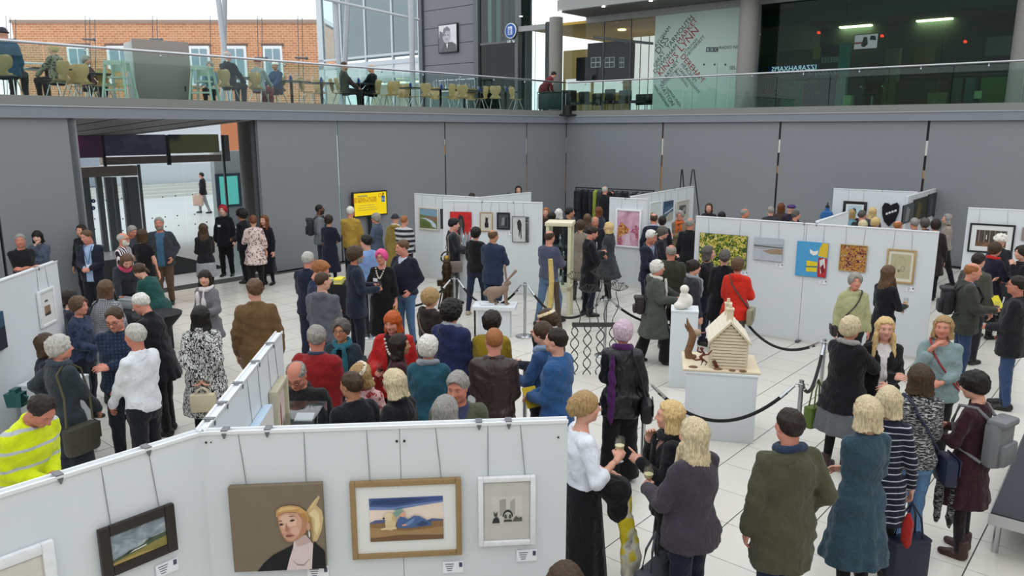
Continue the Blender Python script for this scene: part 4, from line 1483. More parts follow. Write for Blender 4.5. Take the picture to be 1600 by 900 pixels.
# portrait
pv0, pz1 = g(688, 41); pv1, pz0 = g(716, 80)
po = empty('framed_portrait', W(UG, (pv0 + pv1) / 2, (pz0 + pz1) / 2), GRID_ROT)
tag(po, 'black framed grey portrait of a man hung on the slate grey upstairs wall', 'picture')
pw, phh = (pv1 - pv0), (pz1 - pz0)
obj('frame', MB().box((0, -.05, 0), (pw + .1, .1, phh + .1), bev=.01), mat('black_frame', '#17171a', .4), po)
def art(parent, w, h, polys, y=-.104, name='picture'):
 """flat print: coloured outlines in 0..1 picture space (origin lower left), each layer half a millimetre proud"""
 me = bpy.data.meshes.new(name)
 V, F, mi, mats = [], [], [], []
 for n, (c, pts) in enumerate(polys):
  m = c if not isinstance(c, str) else mat('paint_' + c.lstrip('#'), c, .7, var=.10, scale=14)
  if m not in mats:
   mats.append(m)
  b = len(V)
  for px, py in pts:
   V.append(((px - .5) * w, y - .0006 * n, (py - .5) * h))
  F.append(list(range(b, b + len(pts))))
  mi.append(mats.index(m))
 me.from_pydata(V, [], F)
 for m in mats:
  me.materials.append(m)
 me.polygons.foreach_set('material_index', mi)
 o = bpy.data.objects.new(name, me)
 COL.objects.link(o)
 o.parent = parent
 return o
def elp(cx, cy, rx, ry, n=18, a0=0, a1=360, rot=0):
 r = math.radians(rot)
 o = []
 for i in range(n):
  a = math.radians(a0 + (a1 - a0) * i / (n - (1 if a1 - a0 < 360 else 0)))
  x, y = rx * math.cos(a), ry * math.sin(a)
  o.append((cx + x * math.cos(r) - y * math.sin(r), cy + x * math.sin(r) + y * math.cos(r)))
 return o
FULL = [(0, 0), (1, 0), (1, 1), (0, 1)]
art(po, pw, phh, [('#cfd0d2', FULL), ('#6a6b70', [(0, 0), (.28, .0), (.36, .3), (.2, .75), (.05, .8), (0, .5)]), ('#5b5c60', [(.05, 0), (1, 0), (.98, .25), (.75, .36), (.35, .36)]),
      ('#a9aaad', elp(.45, .62, .24, .30)), ('#77787c', [(.2, .6), (.28, .88), (.48, .95), (.66, .84), (.62, .76), (.40, .78), (.30, .6)]),
      ('#e6e6e6', [(.42, .3), (.52, .3), (.47, .12)]), ('#56575b', elp(.38, .63, .04, .02)), ('#56575b', elp(.54, .63, .04, .02)), ('#808185', elp(.46, .47, .07, .02))], -.102)
# ---- bright window at px 810-853, with frames
wv0, wv1 = g(811, 80)[0], g(853, 80)[0]
w3 = struct('window_3', MB().box2((wv1, UG - .05, ZB), (wv1 + .28, UG + .3, ZC)), mat('dark_green_frame', '#26322f', .5), loc=CORNER, rz=GRID_ROT)
obj('glazing_head', MB().box2((wv0, UG - .06, g(830, 48)[1]), (wv1, UG + .08, g(830, 48)[1] + .2)), M_beam, w3)
for px in (820, 830, 835):
 v = g(px, 80)[0]
 obj('cable', MB().rod((v, UG + .05, ZB), (v, UG + .05, ZC), .012, n=6), M_steelgrey, w3)
obj('pane', MB().box2((wv0, UG, ZB), (wv1, UG + .012, g(830, 48)[1])), M_clear, w3)
# ---- reception behind clear glass (px 880-1020)
a0, a1 = g(856, 100)[0] + .3, g(1022, 100)[0]
b1 = g(1152, 100)[0]
c0, c1 = g(1180, 100)[0], 17.0
w4 = struct('window_4', MB().box2((a0, UG - .01, ZB), (a1, UG, ZC - .2)), M_clear, loc=CORNER, rz=GRID_ROT)
for px in (943, 985):
 v = g(px, 100)[0]
 obj('mullion', MB().box2((v - .012, UG - .03, ZB), (v + .012, UG + .02, ZC - .2)), M_steelgrey, w4)
rc = struct('wall_reception', MB().box2((g(880, 100, 11.5)[0], 11.5, ZB), (a1 + 3, 11.7, ZC)), mat('ochre_reception_wall', '#8d7a45', .8, var=.12, scale=.7), loc=CORNER, rz=GRID_ROT)
struct('ceiling_reception', MB().box2((a0 - 2, UG + .5, ZC - .12), (a1 + .2, 11.5, ZC - .02)), mat('ochre_ceiling', '#c9a14d', .7), loc=CORNER, rz=GRID_ROT)
for i, (dv, du) in enumerate(((1.2, 3.0), (2.6, 4.5), (1.4, 6.5), (3.0, 8.0))):
 tag(obj('recessed_light', MB().rod((a0 + dv, UG + du, ZC - .16), (a0 + dv, UG + du, ZC - .12), .16, n=16), mat('warm_lamp', '#ffd98a', .4, emit=9), loc=CORNER, rz=GRID_ROT),
  'round warm recessed lamp in the ochre reception ceiling, %s' % ('nearest the glass', 'second from the glass', 'third from the glass', 'furthest from the glass')[i], 'light', 'recessed lamps in the reception ceiling')
# hanging dark block with three lit window pictures
hv0, hz1 = g(918, 68, 4.5); hv1, hz0 = g(983, 122, 4.5)
hb = empty('hanging_booth', W(4.5, 0, 0), GRID_ROT)
tag(hb, 'dark navy hanging booth with three small lit windows in the upstairs reception', 'booth')
obj('body', MB().box2((hv0, 0, hz0), (hv1, .4, hz1), bev=.02), mat('navy_booth', '#161b26', .6), hb)
obj('step_block', MB().box2((hv0 - .6, .05, hz0), (hv0, .4, hz0 + .95)), mat('navy_booth', '#161b26', .6), hb)
for px in (931.5, 953, 976):
 x0, z1 = g(px - 7.5, 90, 4.5); x1, z0 = g(px + 7.5, 105, 4.5)
 if px > 960:
  x1 -= .25
 w = obj('small_window', MB().box2((x0, -.03, z0), (x1, 0, z1)), mat('window_white', '#d9dde0', .5), hb)
 for k in range(2):
  for j in range(2):
   ww, hh = (x1 - x0), (z1 - z0)
   obj('pane', MB().box2((x0 + ww * (.06 + .48 * k), -.036, z0 + hh * (.06 + .48 * j)), (x0 + ww * (.46 + .48 * k), -.03, z0 + hh * (.46 + .48 * j))), mat('dark_pane', '#3c4048', .3), w)
# white slats right of it, given their own glow for the daylight beyond
for i, px in enumerate((988, 1001, 1014)):
 v = g(px, 100, 6.4)[0]
 tag(obj('white_blind', MB().box2((v, 6.4, ZB), (v + .34, 6.44, ZC - .3)), mat('daylight_glow', '#e4e9ea', .6, emit=.7), loc=CORNER, rz=GRID_ROT),
  'tall bright white window blind beside the hanging booth, %s' % ('nearest the booth', 'in the middle of three', 'nearest the frosted panel')[i], 'blind', 'white blinds in the reception')
for i, (x0, x1) in enumerate(((884, 922), (928, 972))):
 v, z1 = g(x0, 124, 7.0); v2_, z0 = g(x1, 144, 7.0)
 struct('window_%d' % (7 + i), MB().box2((v, 7.0, z0), (v2_, 7.05, z1)), mat('daylight_glow', '#e4e9ea', .6, emit=.7), loc=CORNER, rz=GRID_ROT)  # low windows emit light themselves in place of daylight behind them
# dark reception desks and chair backs along the glass
for i, (x0, x1, y0) in enumerate(((882, 897, 146), (899, 917, 143), (920, 938, 147), (940, 958, 139), (962, 984, 141), (988, 1018, 147))):
 v, z1 = g(x0, y0, 3.0); v2_, _ = g(x1, y0, 3.0)
 e = empty('reception_chair', W(3.0, (v + v2_) / 2, ZB), GRID_ROT)
 tag(e, 'dark high backed chair behind the reception glass, %s from the round column' % ('first', 'second', 'third', 'fourth', 'fifth', 'sixth')[i], 'chair', 'dark chairs behind the reception glass')
 ww = (v2_ - v) * .9
 obj('backrest', MB().box((0, .2, (z1 - ZB) * .72), (ww, .07, (z1 - ZB) * .55), bev=.03), mat('charcoal_upholstery', '#20252b', .8), e)
 obj('seat', MB().box((0, -.05, .45), (ww, .5, .1), bev=.03), mat('charcoal_upholstery', '#20252b', .8), e)
 for sx in (-1, 1):
  for sy in (-.25, .2):
   obj('leg', MB().rod((sx * ww * .42, sy - .02, 0), (sx * ww * .42, sy - .02, .42), .015, n=6), M_steelgrey, e)
bx = empty('loudspeaker', W(.75, g(889, 165, .75)[0], ZB), GRID_ROT)
tag(bx, 'black loudspeaker box standing beside the round column behind the glass', 'speaker')
obj('cabinet', MB().box((0, 0, .42), (.42, .4, .84), bev=.015), mat('black_cabinet', '#131417', .6), bx)
obj('grille', MB().box((0, -.205, .45), (.36, .015, .7)), mat('black_grille', '#1b1d20', .8), bx)
# dark arm of a lamp crossing the reception
tag(obj('lamp_arm', MB().tube([W(3, g(928, 58, 3)[0], g(928, 58, 3)[1]), W(3, g(970, 63, 3)[0], g(970, 63, 3)[1]), W(3, g(1020, 68, 3)[0], g(1020, 68, 3)[1])], .05, 8), M_steelgrey),
 'long dark steel lamp arm crossing above the hanging booth', 'lamp arm')
# ---- frosted panel with town names (px 1022-1152)
M_frost = mat('frosted_mint_glass', '#a9bfb6', .35, var=.05, scale=.8)
w5 = struct('window_5', MB().box2((a1, UG - .02, ZB), (b1 + .5, UG + .02, ZC - .2)), M_frost, loc=CORNER, rz=GRID_ROT)
for px in (1082, 1119):
 v = g(px, 150)[0]
 obj('joint', MB().box2((v - .006, UG - .026, ZB), (v + .006, UG - .02, ZB + 1.6)), mat('panel_joint', '#7f948d', .5), w5)
M_tg, M_tr = mat('grey_lettering', '#3d4548', .6), mat('red_lettering', '#8e2f2c', .6)
def town(s, px0, py0, px1, py1, m):
 """word whose baseline runs from one picture point to the other on the glass plane"""
 va_, za_ = g(px0, py0); vb_, zb_ = g(px1, py1)
 ln = math.hypot(vb_ - va_, zb_ - za_); an = math.atan2(zb_ - za_, vb_ - va_)
 o = text(s, 1.0, m, w5, None, .003, align='LEFT')
 xs = [c[0] for c in o.bound_box]; wd = max(xs)
 sc = ln / wd
 o.matrix_local = Matrix.Translation((va_, UG - .028, za_)) @ Matrix.Rotation(-an, 4, 'Y') @ UPR @ Matrix.Scale(sc, 4)
 return o
for s, x0, y0, x1, y1, m in (('AYLSHAM', 1026, 75, 1049, 44, M_tg), ('DISS', 1030, 86, 1046, 61, M_tg), ('YARMOUTH', 1045, 78, 1084, 28, M_tg), ('GREAT', 1024, 106, 1040, 83, M_tg),
        ('DOWNHAM', 1024, 116, 1060, 73, M_tg), ('MARKET', 1062, 70, 1091, 32, M_tr), ("KING'S", 1032, 120, 1061, 88, M_tr), ('LYNN', 1065, 82, 1093, 49, M_tr),
        ('STALHAM', 1071, 84, 1091, 63, M_tg), ('HETHERSETT', 1075, 89, 1102, 58, M_tg), ('BLAKENEY', 1036, 131, 1062, 96, M_tg), ('GORLESTON', 1038, 134, 1062, 108, M_tg),
        ('DEREHAM', 1063, 89, 1096, 129, M_tr), ('HEACHAM', 1064, 101, 1086, 129, M_tg), ('SANDRINGHAM', 1061, 110, 1091, 146, M_tg), ('MATTISHALL', 1054, 113, 1075, 137, M_tg),
        ('WATTON', 1030, 133, 1050, 166, M_tg), ('WALSINGHAM', 1021, 134, 1043, 168, M_tg), ('HAPPISBURGH', 1040, 137, 1062, 167, M_tg)):
 town(s, x0, y0, x1, y1, m)
# station name with three small lettered blocks
for i, px in enumerate((1104, 1110.5, 1117)):
 v, z = g(px, 74); v2_, z2 = g(px + 5.5, 81)
 bq = obj('letter_block', MB().box2((v, UG - .03, z2), (v2_, UG - .02, z)), M_tg, w5)
 text('BBC'[i], (z - z2) * .95, M_frost, bq, Matrix.Translation(((v + v2_) / 2, UG - .031, z2 + (z - z2) * .15)) @ UPR, .002)
town('RADIO NORFOLK', 1124, 77, 1177, 75, M_tg)
town('SELL', 1140, 109, 1154, 108, M_tg)
for px in (1100.5, 1117, 1134):
 v, z = g(px, 101)
 obj('dot', MB().rod((v, UG - .03, z), (v, UG - .02, z), .035, n=10), M_tg, w5)
# ---- newsroom behind green glass (px 1185-1580)
w6 = struct('window_6', MB().box2((c0, UG - .01, ZB), (c0 + .1, UG + .1, ZC)), M_steelgrey, loc=CORNER, rz=GRID_ROT)
nv = np.linspace(c0 + .1, c1, 5)
for a, b in zip(nv[:-1], nv[1:]):
 obj('pane', MB().box2((a + .006, UG, ZB), (b - .006, UG + .012, ZC - .2)), M_bbcglass, w6)
M_nr = mat('newsroom_dark_wall', '#39443f', .8)
struct('wall_newsroom', MB().box2((c0 - 2, 10.5, ZB), (26, 10.7, ZC)), M_nr, loc=CORNER, rz=GRID_ROT)
struct('wall_newsroom_side', MB().box2((c0 - 1.2, UG + .1, ZB), (c0 - 1.0, 10.6, ZC)), M_nr, loc=CORNER, rz=GRID_ROT)
struct('ceiling_newsroom', MB().box2((c0 - 1, UG + .2, ZC - .10), (26, 10.6, ZC - .02)), mat('newsroom_ceiling', '#5e625a', .8), loc=CORNER, rz=GRID_ROT)
struct('wall_bulkhead', MB().box2((c0 - 1, 4.2, ZC - .62), (26, 4.5, ZC - .1)), mat('green_bulkhead', '#3f574f', .7), loc=CORNER, rz=GRID_ROT)
M_panel = mat('office_light', '#ffedb8', .4, emit=26.0)
for i, (px, py) in enumerate(((1338, 42), (1428, 46), (1461, 32))):
 u = (7.0, 7.5, 6.0)[i]
 p = at_z(px, py, ZC - .13); q = p - CORNER
 z_here = ZC - .13
 e = tag(obj('ceiling_light', MB().box2((q.dot(DV) - .6, q.dot(DU) - .2, ZC - .14), (q.dot(DV) + .6, q.dot(DU) + .2, ZC - .10)), M_panel, loc=CORNER, rz=GRID_ROT),
   'rectangular warm ceiling light in the newsroom, %s' % ('left of the hanging television', 'small one in the middle', 'highest and furthest right')[i], 'light', 'newsroom ceiling lights')
def nbox(name, label, cat, x0, y0, x1, y1, u, c, th=.4, floor_=False, emit=None, parts=None):
 v, z1 = g(x0, y0, u); v2_, z0 = g(x1, y1, u)
 if floor_:
  z0 = ZB
 e = empty(name, W(u, (v + v2_) / 2, z0), GRID_ROT)
 tag(e, label, cat)
 wd, hh = v2_ - v, z1 - z0
 obj('body', MB().box((0, th / 2, hh / 2), (wd, th, hh), bev=min(.02, th * .2)), mat('nr_' + c[1:] + ('e' if emit else ''), c, .6, emit=emit), e)
 return e, wd, hh
e, wd, hh = nbox('hanging_television', 'television hanging from the newsroom ceiling showing a pink and white picture', 'television', 1335, 54, 1371, 76, 5.0, '#202326', .1)
art(e, wd * .94, hh * .9, [(mat('tv_pink', '#d9bccb', .4, emit=.6), FULL), (mat('tv_dark', '#4a4350', .4), [(.3, .2), (.45, .1), (.6, .3), (.55, .8), (.4, .85)]), (mat('tv_red', '#b3455a', .4, emit=.4), [(0, .35), (.35, .35), (.35, .5), (0, .5)]),
  (mat('tv_dark', '#4a4350', .4), [(.65, .6), (.95, .55), (.9, .85), (.7, .9)])], -.004, 'screen').location = (0, 0, hh / 2)
for i, (px, py, u) in enumerate(((1279, 51, 5.0), (1378, 56, 5.2), (1508, 65, 5.0))):
 v, z = g(px, py, u)
 e = tag(obj('signal_lamp', MB().ball((v, u, z), .045, 10).rod((v, u, z), (v, u + .12, z), .03, n=8), mat('red_signal', '#ff2a18', .4, emit=5), loc=CORNER, rz=GRID_ROT),
   'small red signal lamp glowing in the newsroom, %s' % ('left of the television', 'just right of the television', 'near the right column')[i], 'lamp', 'red lamps in the newsroom')
e, wd, hh = nbox('teal_banner', 'tall narrow teal banner standing in the newsroom', 'banner', 1312, 68, 1322, 158, 4.0, '#2f8c86', .06, True)
obj('banner_foot', MB().box((0, .03, .01), (wd * 1.2, .3, .02)), M_steelgrey, e)
e, wd, hh = nbox('lettered_board', 'dark navy board with pale block letters behind the newsroom glass', 'sign', 1283, 72, 1312, 104, 5.0, '#1f2836', .06)
for i in range(3):
 x = (-.30 + .30 * i) * wd
 bq = obj('letter_block', MB().box((x, -.006, hh * .34), (wd * .26, .012, wd * .26)), mat('pale_block', '#b9c8c4', .5), e)
 text('BBC'[i], wd * .26, mat('navy_letter', '#1f2836', .5), bq, Matrix.Translation((x, -.014, hh * .34 - wd * .09)) @ UPR, .002)
e, _, _ = nbox('blue_ticker', 'long blue ticker board with mirrored white lettering on the newsroom glass', 'sign', 1200, 104, 1277, 112, 2.2, '#2b3270', .03)
def mirror_text(s, x0, y0, x1, u, m, e_):
 v, z = g(x0, y0, u); v2_, _ = g(x1, y0, u)
 o = text(s, 1.0, m, None, None, .002, align='LEFT')
 wd_ = max(c[0] for c in o.bound_box)
 sc = (v2_ - v) / wd_
 o.parent = e_
 o.matrix_local = Matrix.Translation((v2_ - e_.location.x, 0, 0)) if False else Matrix.Identity(4)
 inv = (Matrix.Translation(e_.location) @ Matrix.Rotation(GRID_ROT, 4, 'Z')).inverted()
 tgt = Matrix.Translation(W(u - .02, v2_, z)) @ Matrix.Rotation(GRID_ROT, 4, 'Z') @ UPR @ Matrix.Diagonal((-sc, sc, 1, 1))
 o.matrix_local = inv @ tgt
mirror_text('IZZARAHXAPIS', 1206, 112, 1276, 2.2, mat('ticker_white', '#dfe6ff', .5, emit=.8), e)
e2, _, _ = nbox('blue_ticker', 'short dim ticker board with faint mirrored lettering beside the teal banner', 'sign', 1243, 113, 1310, 124, 3.0, '#23304a', .03)
mirror_text('IZZARAHX', 1262, 118, 1310, 3.0, mat('ticker_dim', '#93a5b5', .5), e2)
nbox('green_chair', 'bright green office chair back behind the newsroom glass', 'chair', 1222, 125, 1252, 161, 4.0, '#2f7a3c', .12, True)
nbox('purple_chair', 'dark purple office chair back beside the green one', 'chair', 1254, 130, 1276, 158, 4.2, '#45243f', .12, True)
nbox('navy_chair', 'navy office chair back between purple chair and teal banner', 'chair', 1279, 128, 1304, 158, 4.2, '#1d2842', .12, True)
nbox('green_cabinet', 'wide olive green cabinet at the right end of the newsroom', 'cabinet', 1534, 121, 1570, 156, 3.2, '#5d7a4c', .5, True)
nbox('grey_cabinet', 'tall grey green cabinet in the newsroom left of the olive one', 'cabinet', 1489, 122, 1502, 156, 3.6, '#4a5a55', .5, True)
nbox('teal_cabinet', 'tall teal cabinet in the newsroom beside the grey green one', 'cabinet', 1509, 121, 1522, 156, 3.6, '#3f6a6a', .5, True)
nbox('cream_sign', 'small cream notice standing between teal and olive cabinets', 'sign', 1523, 142, 1533, 154, 3.0, '#d7d9a8', .03)
nbox('ochre_screen', 'ochre partition screen in the back of the newsroom', 'screen', 1430, 72, 1460, 97, 8.0, '#a48a4c', .06)
nbox('cream_pillar', 'narrow cream pillar in the back of the newsroom', 'pillar', 1384, 76, 1399, 150, 8.0, '#a39b78', .3, True)
nbox('wooden_rack', 'small wooden magazine rack low behind the newsroom glass', 'rack', 1450, 145, 1478, 157, 2.8, '#7a7250', .2, True)
nbox('desk', 'brown desk in the newsroom under the ochre partition', 'desk', 1400, 128, 1470, 150, 5.0, '#574a36', .7, True)
nbox('desk', 'dark desk in the newsroom left of the swivel chair', 'desk', 1326, 131, 1352, 158, 4.6, '#2d2c28', .7, True)
nbox('cream_box', 'small cream box on the floor beside the teal banner', 'box', 1318, 149, 1330, 159, 3.0, '#cfc79a', .3, True)
nbox('wall_notice', 'pale lettered notice on the right wall of the newsroom', 'notice', 1542, 58, 1580, 86, 6.0, '#6f7670', .03)
nbox('wall_notice', 'pale yellow notice board at the left end of the newsroom', 'notice', 1218, 80, 1283, 104, 6.0, '#6f6d50', .03)
nbox('yellow_notice', 'bright yellow strip beside the dark lettered board', 'notice', 1271, 76, 1283, 92, 5.5, '#cfc86f', .03)
# swivel chair with mesh back
v, z1 = g(1367, 111, 3.2)
e = empty('swivel_chair', W(3.2, v, ZB), GRID_ROT)
tag(e, 'black swivel chair with round back and chrome star base behind the newsroom glass', 'chair')
obj('backrest', MB().ball((0, .12, .98), (.30, .06, .26), 18), mat('black_mesh', '#1a1f1f', .7), e)
obj('seat', MB().box((0, -.05, .50), (.5, .48, .09), bev=.03), mat('black_mesh', '#1a1f1f', .7), e)
for sx in (-1, 1):
 obj('armrest', MB().tube([(sx * .2, .05, .5), (sx * .31, .03, .55), (sx * .31, 0, .7)], .02, 6).box((sx * .31, -.06, .72), (.06, .26, .03)), M_chrome, e)
obj('column', MB().rod((0, -.05, .12), (0, -.05, .48), .025), M_chrome, e)
for i in range(5):
 a = i * 2 * math.pi / 5 + .3
 l = obj('foot', MB().rod((0, -.05, .12), (.28 * math.cos(a), -.05 + .28 * math.sin(a), .06), .018, n=6), M_chrome, e)
 obj('castor', MB().ball((.28 * math.cos(a), -.05 + .28 * math.sin(a), .03), .03, 8), mat('black_castor', '#101010', .5), l)
# ---- outside behind the cafe: brick building, cables, leaning posts
def brick_mat():
 m = bpy.data.materials.new('orange_brickwork')
 m.use_nodes = True
 nt, N, L, b = nodes_of(m)
 tc = N.new('ShaderNodeTexCoord')
 mp = N.new('ShaderNodeMapping')
 mp.inputs['Rotation'].default_value = (math.pi / 2, 0, 0)
 L.new(tc.outputs['Object'], mp.inputs['Vector'])
 br = N.new('ShaderNodeTexBrick')
 br.inputs['Color1'].default_value = lin('#c98d63')
 br.inputs['Color2'].default_value = lin('#b87a52')
 br.inputs['Mortar'].default_value = lin('#d8c2ab')
 br.inputs['Scale'].default_value = 1.0
 br.inputs['Brick Width'].default_value = .36
 br.inputs['Row Height'].default_value = .14
 br.inputs['Mortar Size'].default_value = .012
 L.new(mp.outputs[0], br.inputs['Vector'])
 L.new(br.outputs['Color'], b.inputs['Base Color'])
 b.inputs['Roughness'].default_value = .85
 return m
M_brick = brick_mat()
YB_ = 50.0
p0, p1 = at_depth(18, 36, YB_), at_depth(500, 42, YB_)
bb = empty('brick_building', (0, YB_, 0))
tag(bb, 'long low orange brick building with white windows outside behind the cafe', 'building')
obj('wall', MB().box2((p0.x, 0, 0), (p1.x, 6, p0.z)), M_brick, bb)
obj('coping', MB().box2((p0.x - .1, -.1, p0.z), (p1.x, 6, p0.z + .18)), mat('stone_coping', '#9c8a7c', .7), bb)
obj('white_upper_wall', MB().box2((at_depth(338, 40, YB_).x, 1.5, p0.z), (p1.x, 5, at_depth(400, 24, YB_).z)), mat('white_upper_wall', '#e2e4e6', .6), bb)
for a, b in ((365, 383), (388, 420), (425, 458), (464, 490)):
 obj('clerestory_pane', MB().box2((at_depth(a, 30, YB_).x, 1.44, at_depth(a, 39, YB_).z), (at_depth(b, 30, YB_).x, 1.5, at_depth(a, 32, YB_).z)), mat('grey_clerestory', '#a9afb6', .3), bb)
for a, b in ((105, 142), (167, 210), (296, 330), (352, 387), (411, 443)):
 q0, q1 = at_depth(a, 72, YB_), at_depth(b, 108, YB_)
 w = obj('window', MB().box2((q0.x, -.12, q1.z - 1), (q1.x, .0, q0.z)), mat('white_window_frame', '#e6ebec', .5), bb)
 hw_ = (q1.x - q0.x)
 for k in range(2):
  obj('pane', MB().box2((q0.x + hw_ * (.12 + .42 * k), -.16, q1.z - .9), (q0.x + hw_ * (.46 + .42 * k), -.12, q0.z - .18)), mat('blue_grey_pane', '#7f99a3', .25), w)
 obj('lintel', MB().box2((q0.x - .1, -.1, q0.z), (q1.x + .1, 0, q0.z + .14)), mat('dark_lintel', '#6b5d55', .7), w)
# glass wall of the hall behind the cafe carried by cables and leaning posts
def upost(name, label, x0, y0, x1, y1, Y, r, m, cat, group=None):
 o = obj(name, MB().rod(at_depth(x0, y0, Y), at_depth(x1, y1, Y), r, n=14), m)
 return tag(o, label, cat, group)
M_post = mat('pale_grey_post', '#a9aeb3', .35, .2)
for i, (x0, x1, xb, Y) in enumerate(((334, 347, 361, 30), (352, 350, 348, 30.6), (520, 527, 533, 29.5), (546, 540, 536, 30.1), (640, 643, 646, 29))):
 upost('leaning_post', 'pale steel post carrying the glass wall behind the cafe, %s from the left' % ('first', 'second', 'third', 'fourth', 'fifth')[i], x0, -60, xb, 165, Y, .10, M_post, 'post', 'leaning steel posts behind the cafe')
upost('sloping_tie', 'slender steel tie sloping down across the glass block behind the cafe', 500, -3, 655, 31, 29.3, .05, M_post, 'tie rod')
for i, (x, n) in enumerate(((9, 3), (133, 3), (238, 2), (328, 1), (402, 2), (465, 2))):
 e = empty('cable_truss', at_depth(x, 160, 27))
 tag(e, 'group of thin steel cables with a clamp, %s from the left behind the cafe' % ('first', 'second', 'third', 'fourth', 'fifth', 'sixth')[i], 'cable', 'steel cables of the glass wall')
 for k in range(n):
  xx = x + (0, 7, 15)[k]
  a, b = at_depth(xx, 24 + 3 * k, 27), at_depth(xx + 3, 178, 27)
  obj('cable', MB().rod(a - e.location, b - e.location, .012, n=6), M_steelgrey, e)
 if n > 1:
  a, b = at_depth(x - 4, 61 if x < 300 else 90, 27), at_depth(x + 14, 62 if x < 300 else 91, 27)
  obj('clamp', MB().rod(a - e.location, b - e.location, .03, n=6).ball(b - e.location, .06, 8), M_steelgrey, e)
ir0, ir1 = at_depth(36, 98, 24), at_depth(130, 102, 24)
tag(obj('inner_rail', MB().rod(ir0, ir1, .03, n=8).rod(ir0, (ir0.x, ir0.y, ZB), .02, n=8).rod(ir1, (ir1.x, ir1.y, ZB), .02, n=8), M_chrome), 'low steel rail behind the seated woman with pale hair in the cafe', 'rail')
